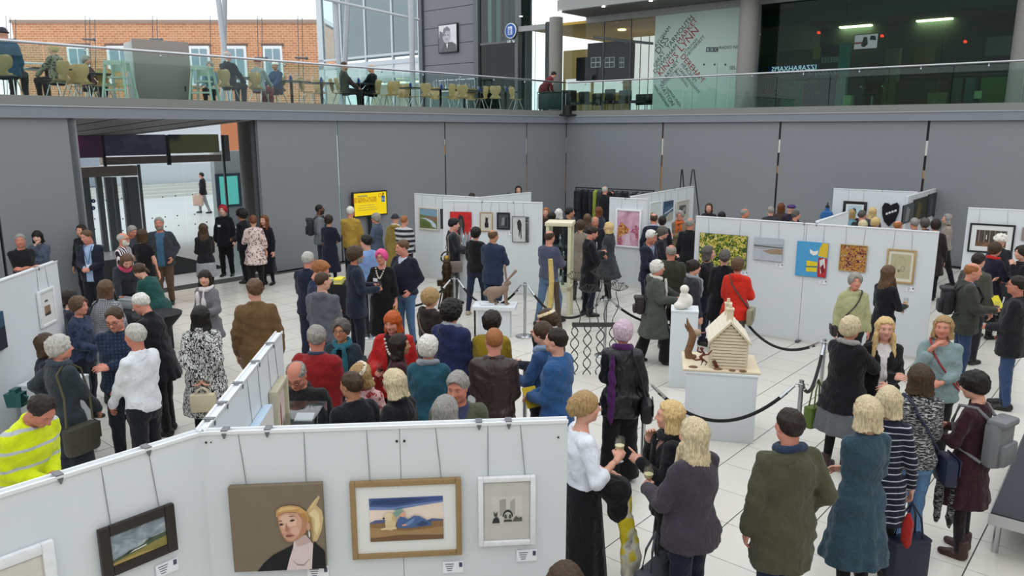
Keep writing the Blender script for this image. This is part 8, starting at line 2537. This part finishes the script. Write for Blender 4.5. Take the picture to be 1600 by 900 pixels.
tag(co, 'brown coat carried over the arm of the woman in the beige jumper', 'coat')
P('person in a white fur hat facing the forest photograph', 1565, 368, 1.66, 20, 'f', ('furhat', 'cream'), 'fair', ('coat', '#22242a'))
P('woman with short brown hair, plum coat and red scarf facing right', 1555, 380, 1.68, 75, 'f', ('short_f', 'brown'), 'fair', ('coat', '#1e1a2c'), ex=[('scarf', '#c22a26', .6)], R='hold', L='front')
P('man with dark brown hair behind the bald man with blue shirt', 1529, 396, 1.74, 60, 'm', ('short', 'dark'), 'fair', ('jacket', '#4a4a42'), ('trousers', '#25262c'))
i = P('bald man in an olive jacket and blue shirt holding a glass', 1518, 411, 1.76, 110, 'm', ('fringe_ring', 'ginger'), 'pink', ('jacket', '#3a3d34', dict(inner='#5a78b0', open=.05, hem=.76)), ('jeans', '#2f4364'), hpitch=-5, R='hold', L='front', hands=('grip', 'grip'), build=.1)
wine_glass(i['R'], 'wine glass held by the bald man in the olive jacket', True)
backpack(i, '#1b1c20', 'black rucksack of the bald man in the olive jacket', .4, .28, 1.2)
paper(at_z(1558, 472, 1.05), '#d9c92a', 'yellow leaflet held beside the bald man in the olive jacket', .3)
P('person in black at the right edge raising a hand to the face', 1600, 385, 1.68, -80, 'f', ('short_f', 'dark'), 'fair', ('coat', '#15151a'), L='chin', R='hold')
P('man in a black jacket and jeans with glasses at the right edge', 1594, 432, 1.76, -50, 'm', ('short', 'dark'), 'ruddy', ('jacket', '#1b1c20', dict(hem=.72)), ('jeans', '#33486a'), ex=['glasses'], L='front', R='pocket', build=.08)
# ---- right middle
i = P('woman with grey hair in a lime green polo neck jumper facing the camera', 1337, 428, 1.60, 190, 'f', ('short_f', 'grey'), 'pink', ('polo', '#a8a87e', dict(hem=.84)), ('trousers', '#17181d'), ex=[('strap', -1, '#3a2a20')], L='down', R='down', build=.06)
shoulder_bag(i, '#2a2320', 'small dark shoulder bag of the woman in lime green', 1, (.2, .08, .17), .95, .03, False)
i = P('woman with long brown hair in a black dress holding a glass', 1388, 416, 1.66, 70, 'f', ('long', 'midbrown'), 'fair', ('dress', '#16171f', dict(hem=.4, fl=.04)), ('tights', '#16161a'), R='hold', L='front', hands=('relaxed', 'grip'))
wine_glass(i['R'], 'wine glass held by the woman with long brown hair')
i = P('smiling woman with very long blonde hair in a black lace top', 1384, 497, 1.66, 195, 'f', ('longer', 'blonde'), 'fair', ('cardigan', '#17161a', dict(inner='#d9d2d0', open=.03, vd=.2, hem=.5, fl=.05)), ('skirt', '#15151a', dict(hem=.35, fl=.04, tights='#141418')), L='front', R='cross')
i = P('woman with cropped blonde hair and glasses in a black coat greeting a friend', 1329, 497, 1.68, 55, 'f', ('short_f', 'ash'), 'pink', ('coat', '#131317', dict(hem=.72, fl=.03)), ('skirt', '#63656a', dict(hem=.46, fl=.06, tights='#151518')), ('boot', '#3a2426'), L='hug', R='hug', ex=['glasses', ('scarf', '#9a9894', 0)], build=.14)
hand_bag(i['world']((-.30, -.02, .98)), '#5a6e2c', 'olive green handbag on the arm of the woman in the black coat', (.28, .12, .24), .5, .3)
i = P('woman with a blonde bob in a pale teal jumper with a red bag strap', 1476, 495, 1.66, 215, 'f', ('bob', 'darkblonde'), 'pink', ('jumper', '#869a9a', dict(hem=.8, sl=1.6, scoop=.08)), ('trousers', '#17181d'), ex=[('strap', 1, '#96282a'), 'badge'], L='front', R='chin', build=.08)
i = P('woman with a two tone bob in a black and white flecked jacket', 1441, 572, 1.68, 5, 'f', ('bob', 'brown'), 'fair', ('jacket', '#2c2c30', dict(fkind='fleck', c2='#c2c2c0', hem=.84, collar=0)), ('jeans', '#5f83ab'), ('boot', '#1d1c1f'), L='front', R='front', ex=[('strap', -1, '#222a44')])
shoulder_bag(i, '#1f2640', 'navy patterned bag at the hip of the woman in flecked jacket', 1, (.26, .12, .26), .98, -.06, False)
tag(obj('hanging_scarf', blob(lambda Q: np.minimum(ell(Q, (-.05, 0, 0), (.035, .04, .28)), ell(Q, (.06, 0, -.04), (.035, .04, .30))) + rough(Q, .008, 40, 2), (-.15, -.12, -.4), (.15, .12, .34), .018, 'hanging_scarf'), fabric('#17171b', 'fleck', '#8d8d8d'), loc=i['world']((.28, -.08, .62)), rz=-i['yaw']), 'black spotted scarf trailing from the navy patterned bag', 'scarf')
i = P('person with black cropped hair in a burgundy dress reading a booklet', 1533, 584, 1.62, -35, 'f', ('short_f', 'black'), 'fair', ('dress', '#33161f', dict(hem=.52, fl=.05)), ('tights', '#201a20'), ('boot', '#3d211c'), L='hold', R='hold', hyaw=-10, hpitch=-15)
backpack(i, '#6d6f72', 'grey rucksack on the back of the person in the burgundy dress', .46, .32, 1.18)
paper(i['L'], '#dfe4ea', 'white booklet read by the person in the burgundy dress', .4, 'booklet', (.22, .15))
i = P('woman with wavy blonde hair in a navy striped dress', 1391, 607, 1.61, 25, 'f', ('bob', 'ash'), 'fair', ('dress', '#171b2c', dict(fkind='stripe_thin', c2='#b9bcc4', sc=1.3, hem=.55, fl=.03)), ('tights', '#17181e'), L='front', R='down')
hand_bag(i['R'] + Vector((.02, -.05, -.05)), '#1d2436', 'dark navy shopping bag held by the woman in the striped dress', (.34, .16, .36), .2, .30, 'shopping_bag')
tag(obj('folded_umbrella', MB().tube([(0, 0, 0), (.0, 0, -.08), (.0, 0, -.26), (0, 0, -.32)], [.012, .045, .04, .01], 10), fabric('#a32420'), loc=i['R'] + Vector((-.04, -.12, -.10))), 'small folded red umbrella hanging above the navy shopping bag', 'umbrella')
P('woman with a straight blonde bob in a teal knitted dress seen from behind', 1359, 623, 1.68, -10, 'f', ('bob', 'ash'), 'fair', ('dress', '#2a404e', dict(hem=.42, fl=.07, scoop=.0, sl=1.6, fkind='tweed', c2='#38525f')), ('tights', '#14151a'), L='cross', R='front')
P('balding dark haired man in an olive jacket with a blue hood seen from behind', 1238, 642, 1.74, -12, 'm', ('short', 'dark'), 'pink', ('jacket', '#4b4a38', dict(hem=.62, t=.026)), ('jeans', '#23304a'), L='down', R='pocket', ex=[('scarf', '#27344e', 0)], build=.10)
i = P('woman with long blonde hair in a dark purple grey cardigan holding a cup', 1088, 657, 1.66, -35, 'f', ('longer', 'ash'), 'fair', ('cardigan', '#3f3841', dict(hem=.80, t=.022)), ('jeans', '#161c30'), L='hold', R='front', hands=('grip', 'grip'), build=.18, ex=['badge'])
wine_glass(i['L'] + Vector((0, 0, .03)), 'clear tumbler held by the woman with long blonde hair')
hand_bag(i['world']((-.26, .10, .92)), '#353a40', 'large charcoal tote bag beside the purple grey cardigan', (.42, .12, .46), .9, .25, 'tote_bag')
P('woman with a blonde bob in black raising a finger, facing left', 1051, 629, 1.59, -80, 'f', ('bob', 'blonde'), 'fair', ('cardigan', '#141418', dict(inner='#c99a88', vd=.2)), ('trousers', '#15151a'), R='chin', L='holdhi', hands=('point', 'relaxed'), ex=[('scarf', '#1b1b20', .4)])
i = P('fair haired woman in a white ruffled blouse and long black skirt', 911, 614, 1.70, 80, 'f', ('updo', 'darkblonde'), 'fair', ('blouse', '#e0e4ec', dict(scoop=.09)), ('skirt', '#111114', dict(hem=.06, fl=.07)), R='holdhi', L='front', hands=('relaxed', 'grip'))
wine_glass(i['R'], 'wine glass held by the fair haired woman in the white blouse')
tag(obj('folded_coat', blob(lambda Q: smin(ell(Q, (0, 0, 0), (.13, .15, .10)), ell(Q, (.03, 0, -.13), (.09, .11, .15)), .06) + rough(Q, .010, 30, 4), (-.25, -.28, -.5), (.25, .28, .3), .018, 'folded_coat'), fabric('#121215'), loc=i['world']((.10, .24, 1.0))), 'black coat over the arm of the woman in the white blouse', 'coat')
tag(obj('yellow_scarf', blob(lambda Q: smin(ell(Q, (0, 0, 0), (.06, .045, .2)), ell(Q, (.05, 0, -.36), (.08, .04, .26)), .06) + rough(Q, .010, 30, 2), (-.18, -.15, -.7), (.22, .15, .3), .016, 'yellow_scarf'), noisy('yellow_scarf_cloth', [(.3, '#6d6a60'), (.45, '#d8d4c4'), (.55, '#d6c21e'), (.8, '#c9b416')], 5, 3, .6), loc=i['world']((.16, .31, .80)), rz=0), 'yellow, white and grey scarf hanging below the black folded coat', 'scarf')
i = P('woman with cropped lilac hair in a black leather jacket and flared trousers', 974, 503, 1.70, 8, 'f', ('short_f', 'lilac'), 'pink', ('jacket', '#17181c', dict(fkind='leather', hem=.74)), ('wide', '#121216'), L='front', R='down', ex=[('scarf', '#4e2158', -.75, -1)])
shoulder_bag(i, '#18181b', 'black leather bag on the hip of the woman with lilac hair', 1, (.30, .12, .22), .96, -.12)
i = P('man with dark hair in a bright blue fleece facing left', 872, 514, 1.76, -65, 'm', ('receding', 'dark'), 'fair', ('jumper', '#2b5484', dict(collar=.016, hem=.78, t=.03)), ('trousers', '#23262e'), L='front', R='front')
paper(i['L'], '#d9b92a', 'yellow leaflet in the hand of the man in the blue fleece', .5)
P('dark haired woman smiling behind the man in the blue fleece', 850, 504, 1.68, -60, 'f', ('updo', 'brown'), 'fair', ('jumper', '#2b4a74'), ex=[('scarf', '#7f93ad', 0)], L='hold')
P('woman in navy with a yellow head band touching her chin', 857, 484, 1.70, -70, 'f', ('updo', 'brown'), 'fair', ('jumper', '#1a1f30'), ('skirt', '#171b28', dict(hem=.4)), R='chin', L='hold', ex=['glasses', ('headband', '#c9a030')], hands=('grip', 'relaxed'))
# ---- centre front crowd
P('woman with a dark curly bob in a mustard jumper seen from behind', 768, 489, 1.64, 10, 'f', ('bighair', 'dark'), 'fair', ('jumper', '#8e7818', dict(t=.035)), L='front', R='front', build=.1)
P('ginger haired man in a brown leather jacket seen from behind', 772, 514, 1.76, 8, 'm', ('crop', 'ginger'), 'pink', ('jacket', '#33231f', dict(fkind='leather')), ('trousers', '#1f2128'), L='front', R='front', hyaw=-15)
P('person with black curly hair in a royal blue coat and grey hood', 704, 472, 1.74, 25, 'm', ('curly', 'black'), 'fair', ('parka', '#262d54', dict(hem=.7)), ('trousers', '#1c1e26'), ex=[('scarf', '#9b9fa8', 0)], L='front', R='front')
i = P('woman with light brown hair in a dark brown quilted jacket', 671, 453, 1.64, 45, 'f', ('bighair', 'darkblonde'), 'fair', ('puffer', '#2a2320', dict(hood=1, t=.035)), ex=[('strap', -1, '#6a5a4c')], L='front', R='front')
i = P('woman with a bright orange bob and red cardigan holding a glass', 614, 487, 1.66, 185, 'f', ('bob_fringe', 'red'), 'pink', ('cardigan', '#b3201c', dict(inner='#2a1d20', open=.04, t=.035)), ('trousers', '#1a1a20'), ex=[('necklace', '#d8a53a')], R='hold', L='down', hands=('relaxed', 'grip'), hyaw=10, hpitch=-8, build=.16)
wine_glass(i['R'], 'glass of red wine held by the woman with orange hair', True)
P('smiling woman with dark grey hair and round glasses and a teal scarf', 533, 500, 1.62, 185, 'f', ('spiky', 'darkgrey'), 'tan', ('jacket', '#25333c', dict(inner='#16161a', open=.05)), ex=['glasses', ('scarf', '#22606e', .4)])
P('man with grey hair in a red jumper seen from behind', 493, 510, 1.76, 8, 'm', ('short', 'grey'), 'ruddy', ('jumper', '#86181c', dict(t=.026)), ('trousers', '#23262e'), hyaw=-20, L='front', R='front', ex=[('collar_shirt', '#33405a')], build=.14)
P('woman with shoulder length dark hair in burgundy facing right', 622, 524, 1.55, 75, 'f', ('shaggy', 'dark'), 'tan', ('jumper', '#3a1720'), L='front', R='front')
P('woman with a smooth white bob in a teal corduroy coat seen from behind', 668, 527, 1.64, 5, 'f', ('short_f', 'white'), 'pink', ('coat', '#235060', dict(hem=.6)), ex=[('scarf', '#8d9299', 0)], build=.14, L='front', R='front')
P('woman with a patterned head band and red floral scarf facing left', 567, 567, 1.55, 200, 'f', ('bob', 'darkblonde'), 'pink', ('jumper', '#8a2a2c', dict(fkind='floral', c2='#caa0a0')), ex=[('headband', '#3a3550', 'bob')], hpitch=-18, hyaw=20)
P('young person with short brown hair in dark clothes, lower left of the crowd', 550, 583, 1.62, -40, 'm', ('short', 'brown'), 'tan', ('jacket', '#1a1c22'), hyaw=-20)
P('woman with an ash blonde bob in black facing left near the foreground board', 620, 580, 1.64, -60, 'f', ('bob', 'ash'), 'pink', ('jacket', '#16161a'), ex=['glasses'], hpitch=-10)
P('grey haired man with a wide face in an olive jacket facing the camera', 716, 582, 1.69, 175, 'm', ('short_side', 'grey'), 'ruddy', ('jacket', '#4f5342', dict(inner='#3a3f58', vd=.2)), hyaw=20, hpitch=-8, build=.12)
P('brown grey head of a woman just above the foreground board', 695, 622, 1.64, 10, 'f', ('bob', 'grey'), 'fair', ('jacket', '#2c2c30'))
P('bald man with glasses in a black jacket looking down behind the edge on board', 466, 560, 1.70, 185, 'm', ('fringe_ring', 'grey'), 'ruddy', ('jacket', '#1b1c1e', dict(t=.035)), hpitch=-30, ex=[('glasses', '#8a8a8c')], build=.12)
P('brown haired head at the bottom edge beside the black skirt', 884, 888, 1.62, 0, 'f', ('bob', 'brown'), 'fair', ('jumper', '#2a2a30'))
# ================================================================== people in the upstairs cafe
def cafe_seat(px, py_top, Y):
 return at_depth(px, py_top, Y)
def up(label, px, py, Y, **kw):
 q = at_depth(px, py, Y)
 return P(label, px, py, kw.pop('h', 1.68), kw.pop('f', 0), kw.pop('sex', 'm'), base=(q.x, Y, ZB), lod=2, zfloor=ZB, **kw)
def ucoord(px, v):
 """ground point upstairs at picture column px, v metres behind the left balustrade"""
 u, z = on_v(px, 130, v)
 return W(u, v, ZB)
def upp(label, px, v, **kw):
 q = ucoord(px, v)
 return P(label, px, 100, kw.pop('h', 1.68), kw.pop('f', 0), kw.pop('sex', 'm'), base=q, lod=2, zfloor=ZB, **kw)
upp('man in a dark beanie and blue anorak sitting with his back to the balustrade', 14, -1.0, h=1.84, f=-10, hair=('beanie', 'navyhat'), top=('parka', '#1f4a66', dict(t=.06)), st='sit', L='lap', R='lap', ex=[('scarf', '#6a6a50', 0)])
upp('woman with pale short hair in a black floral top seated in the cafe', 90, -1.6, h=1.62, f=-80, sex='f', hair=('short_f', 'blonde'), top=('tunic', '#22252a', dict(fkind='floral', c2='#8d8a78')), st='sit', L='table', R='lap')
upp('person in a maroon jumper seated at a dark cafe table', 138, -4.2, h=1.62, f=100, sex='f', hair=('short_f', 'grey'), top=('jumper', '#4a2030'), st='sit', L='table', R='table')
upp('grey haired person seated behind the right end of the green screen', 330, -3.6, h=1.64, f=170, sex='f', hair=('short_f', 'grey'), top=('jumper', '#5f7a8a'), st='sit', L='table', R='table')
upp('bald man in a dark coat seated with his back to the hall', 358, -1.2, h=1.74, f=20, hair=('fringe_ring', 'silver'), skin='pink', top=('jacket', '#1b2030'), st='sit', L='lap', R='table')
upp('woman in a red hat and pale grey coat seated in the cafe', 404, -1.5, h=1.62, f=15, sex='f', hair=('beret', 'redhat'), top=('coat', '#8f9a9c'), bot=('trousers', '#7a2a34'), st='sit', L='lap', R='table')
upp('person in a white cap and blue coat seated beside the red hat', 432, -2.2, h=1.64, f=200, sex='f', hair=('beanie', 'cream'), top=('coat', '#2a4266'), st='sit', L='table', R='table')
upp('man in a brown coat seated at a cafe table facing right', 538, -1.5, h=1.74, f=75, hair=('crop', 'brown'), skin='tan', top=('jacket', '#3a2c26'), st='sit', L='table', R='table')
upp('bald man in a black jumper seated facing left in the cafe', 582, -1.6, h=1.74, f=-75, hair=('fringe_ring', 'silver'), skin='pink', top=('jumper', '#15161b'), st='sit', L='table', R='table')
upp('person in a dark red jacket bending over beside the round column', 848, -1.35, h=1.70, f=70, sex='m', hair=('short', 'dark'), top=('jacket', '#6b1c24'), lean=42, L='table', R='table')
# ================================================================== cafe furniture upstairs
M_ply = mat('beech_ply', '#d8c196', .5, var=.08, scale=10)
M_tabletop = mat('dark_table_top', '#2a2f36', .35)
def ply_shell():
 """moulded seat and back in one sheet"""
 b = MB()
 n = 12
 rows = []
 prof = [(.20, .46, .40), (.10, .445, .42), (-.08, .44, .42), (-.17, .47, .36), (-.21, .56, .22), (-.235, .66, .36), (-.26, .76, .40), (-.275, .83, .36), (-.28, .86, .24)]
 for y, z, w in prof:
  rows.append([b.bm.verts.new(((-.5 + i / n) * w, y + .10 * ((-.5 + i / n) * 2) ** 2 * (1 if z > .5 else .0), z + .02 * ((-.5 + i / n) * 2) ** 2)) for i in range(n + 1)])
 for A, B in zip(rows[:-1], rows[1:]):
  for i in range(n):
   b.bm.faces.new((A[i], A[i + 1], B[i + 1], B[i]))
 bmesh.ops.solidify(b.bm, geom=b.bm.faces[:], thickness=.012)
 return b.mesh('shell')
SHELL = ply_shell()
LEG = MB().rod((0, 0, 0), (0, 0, 1), .011, n=8).mesh('chair_leg')
def leg_m(a, b):
 a, b = Vector(a), Vector(b)
 d = b - a
 return Matrix.Translation(a) @ d.to_track_quat('Z', 'Y').to_matrix().to_4x4() @ Matrix.Diagonal((1, 1, d.length, 1))
ORD = ['first', 'second', 'third', 'fourth', 'fifth', 'sixth', 'seventh', 'eighth', 'ninth', 'tenth', 'eleventh', 'twelfth', 'thirteenth', 'fourteenth', 'fifteenth', 'sixteenth', 'seventeenth', 'eighteenth', 'nineteenth', 'twentieth', 'twenty first', 'twenty second']
def cafe_chair(loc, rz, label):
 e = empty('cafe_chair', loc, rz)
 tag(e, label, 'chair', 'beech cafe chairs upstairs')
 inst('shell', SHELL, M_ply, e)
 for sx in (-1, 1):
  inst('leg', LEG, M_chrome, e, leg_m((sx * .20, .22, 0), (sx * .12, .08, .44)))
  inst('leg', LEG, M_chrome, e, leg_m((sx * .20, -.24, 0), (sx * .12, -.06, .44)))
 return e
chairs = [(110, -2.4, 60), (122, -2.6, 0), (131, -2.2, -10), (158, -3.0, 180), (182, -3.4, 190), (420, -2.6, 200), (480, -2.0, 90), (495, -2.6, 190), (528, -1.9, 80), (603, -1.9, -70), (612, -1.6, -60), (628, -2.6, 190), (645, -2.0, 70), (668, -1.6, 20), (680, -2.8, 170),
    (700, -1.4, -60), (712, -2.6, 150), (724, -1.4, 10), (735, -2.4, 180), (752, -1.5, -70), (774, -1.0, 0), (806, -1.0, 60)]
for n, (px, v, a) in enumerate(chairs):
 cafe_chair(ucoord(px, v), math.radians(-a) - ANG * .0, 'beech shell chair with chrome legs in the upstairs cafe, %s from the left' % ORD[n])
for n, i in enumerate([k for k in PEOPLE if k['base'].z > 1 and k['o'].get('label', '').find('seated') + k['o'].get('label', '').find('sitting') > -2]):
 cafe_chair(i['base'] + i['fw'] * -.02, -i['yaw'], 'beech shell chair under the %s' % ' '.join(i['o']['label'].split()[:9]))
tme = (MB().box((0, 0, .735), (.8, .8, .03), bev=.01).mesh('table_top'), MB().rod((0, 0, .03), (0, 0, .72), .04).mesh('column'), MB().box((0, 0, .015), (.5, .5, .03), bev=.01).mesh('base'))
glass_me = MB().lathe([(.032, 0), (.032, .004), (.005, .01), (.005, .09), (.03, .11), (.038, .16), (.032, .20), (.001, .20)], (0, 0, 0), 10).mesh('glass')
nap_me = MB().prism([(-.05, 0), (.05, 0), (.03, .12), (0, .15), (-.03, .12)], -.02, .02).mesh('napkin')
tabs = [(75, -2.4), (140, -3.2), (378, -1.9), (455, -2.2), (502, -2.2), (560, -1.7), (640, -2.2), (688, -2.1), (725, -1.9), (748, -2.4), (790, -1.6)]
for n, (px, v) in enumerate(tabs):
 q = ucoord(px, v)
 e = empty('cafe_table', q, GRID_ROT + .1 * (n % 3))
 tag(e, 'dark square pedestal table in the upstairs cafe, %s from the left' % ORD[n], 'table', 'dark cafe tables upstairs')
 inst('table_top', tme[0], M_tabletop, e)
 inst('column', tme[1], M_dark, e)
 inst('base', tme[2], M_dark, e)
 if n >= 3:
  for k in range(3):
   p = q + Vector((-.22 + .2 * k, .12 * (k % 2) - .06, .75))
   tag(inst('stem_glass', glass_me, M_wine, None, Matrix.Translation(p)), 'clear stem glass on the %s cafe table from the left, %s' % (ORD[n], ('left', 'middle', 'right')[k]), 'glass', 'stem glasses on the cafe tables')
  p = q + Vector((.05, -.2, .75))
  tag(inst('blue_napkin', nap_me, mat('blue_napkin', '#243a86', .8), None, Matrix.Translation(p)), 'folded blue napkin on the %s cafe table from the left' % ORD[n], 'napkin', 'blue napkins on the cafe tables')
# grey-green mobile screen and two high chairs
a, b = ucoord(212, -1.5), ucoord(299, -1.3)
d = b - a
se = empty('mobile_screen', a, math.atan2(d.y, d.x))
tag(se, 'large grey mobile screen panel standing in the cafe behind the balustrade', 'screen')
obj('panel', MB().box2((0, -.03, .12), (d.length, .03, 1.47), bev=.01), mat('grey_taupe_panel', '#8b827c', .5), se)
obj('return_panel', MB().box2((-.03, -.03, .12), (.0, .62, 1.41), bev=.01), mat('pale_grey_panel', '#a9adac', .5), se)
obj('handle', MB().box((d.length * .87, -.035, .38), (.03, .02, .12)), M_dark, se)
for x in (.15, d.length - .15):
 obj('foot', MB().box((x, 0, .04), (.08, .5, .05)).rod((x, 0, .05), (x, 0, .14), .02), M_dark, se)
M_hc = mat('pale_green_plastic', '#b3c4b8', .5)
for n, (px, v) in enumerate(((186, -1.1), (318, -1.0))):
 e = empty('high_chair', ucoord(px, v), GRID_ROT + .7)
 tag(e, 'pale wooden high chair %s of the grey mobile screen' % ('left', 'right')[n], 'high chair')
 for sx in (-1, 1):
  for sy in (-1, 1):
   obj('leg', MB().box(((sx * .23), sy * .2, .45), (.045, .045, .92), Matrix.Rotation(sy * .12, 3, 'X') @ Matrix.Rotation(-sx * .10, 3, 'Y')), M_hc, e)
  obj('arm', MB().box((sx * .17, 0, .88), (.05, .42, .05)), M_hc, e)
  obj('rung', MB().box((sx * .2, 0, .40), (.04, .42, .04)), M_hc, e)
 obj('seat', MB().box((0, 0, .55), (.34, .32, .04)), M_hc, e)
 obj('backrest', MB().box((0, .19, .80), (.36, .03, .22)), M_hc, e)
 obj('front_bar', MB().box((0, -.2, .86), (.40, .04, .10)), M_hc, e)
 obj('rung', MB().box((0, -.22, .28), (.44, .04, .04)), M_hc, e)
# serving counter with bottles in front of the clad wall
cq = W(1.2, g(705, 120, 1.2)[0], ZB)
ce = empty('service_counter', cq, GRID_ROT)
tag(ce, 'grey service counter with taps in front of the slate wall', 'counter')
obj('body', MB().box2((-1.3, -.25, 0), (1.2, .3, 1.0)), mat('teal_grey_counter', '#5c6f70', .5), ce)
obj('top', MB().box2((-1.35, -.3, 1.0), (1.25, .35, 1.05)), M_chrome, ce)
for x in (-.9, -.2, .5):
 obj('tap', MB().tube([(x, 0, 1.05), (x, 0, 1.45), (x, -.12, 1.5), (x, -.2, 1.42)], .02, 8).box((x, .0, 1.5), (.05, .05, .12)), M_chrome, ce)
obj('shelf', MB().box2((-1.0, .2, 1.5), (1.2, .3, 1.54)).rod((-.95, .25, 1.05), (-.95, .25, 1.5), .015).rod((1.15, .25, 1.05), (1.15, .25, 1.5), .015), M_chrome, ce)
for k in range(9):
 p = cq + DV * (-.85 + .24 * k) + DU * .0 + Vector((0, 0, 1.05 if k % 2 else 1.05))
 h = (.24, .15, .28)[k % 3]
 o = obj('bottle', MB().lathe([(.035, 0), (.038, h * .55), (.014, h * .75), (.014, h), (.001, h)], (0, 0, 0), 10), mat('bottle_%d' % (k % 3), ('#e1e6e4', '#22303a', '#c2d0cc')[k % 3], .2), loc=p - DU * .2)
 tag(o, '%s bottle on the service counter, %s from the left' % (('white', 'dark', 'pale')[k % 3], ORD[k]), 'bottle', 'bottles on the service counter')
# open crate trolley beside the round column
tq = ucoord(862, -.62)
te_ = empty('wire_trolley', tq, GRID_ROT + .4)
tag(te_, 'dark trolley with pale frame beside the person in the dark red jacket', 'trolley')
obj('box', MB().box((0, 0, .42), (.9, .45, .55), bev=.02), mat('dark_teal_box', '#1d3436', .5), te_)
for sx in (-1, 1):
 for sy in (-1, 1):
  obj('post', MB().rod((sx * .47, sy * .25, .0), (sx * .47, sy * .25, .75), .018), M_chrome, te_)
obj('tray', MB().box((0, 0, .74), (.98, .52, .03), bev=.008), mat('dark_teal_box', '#1d3436', .5), te_)
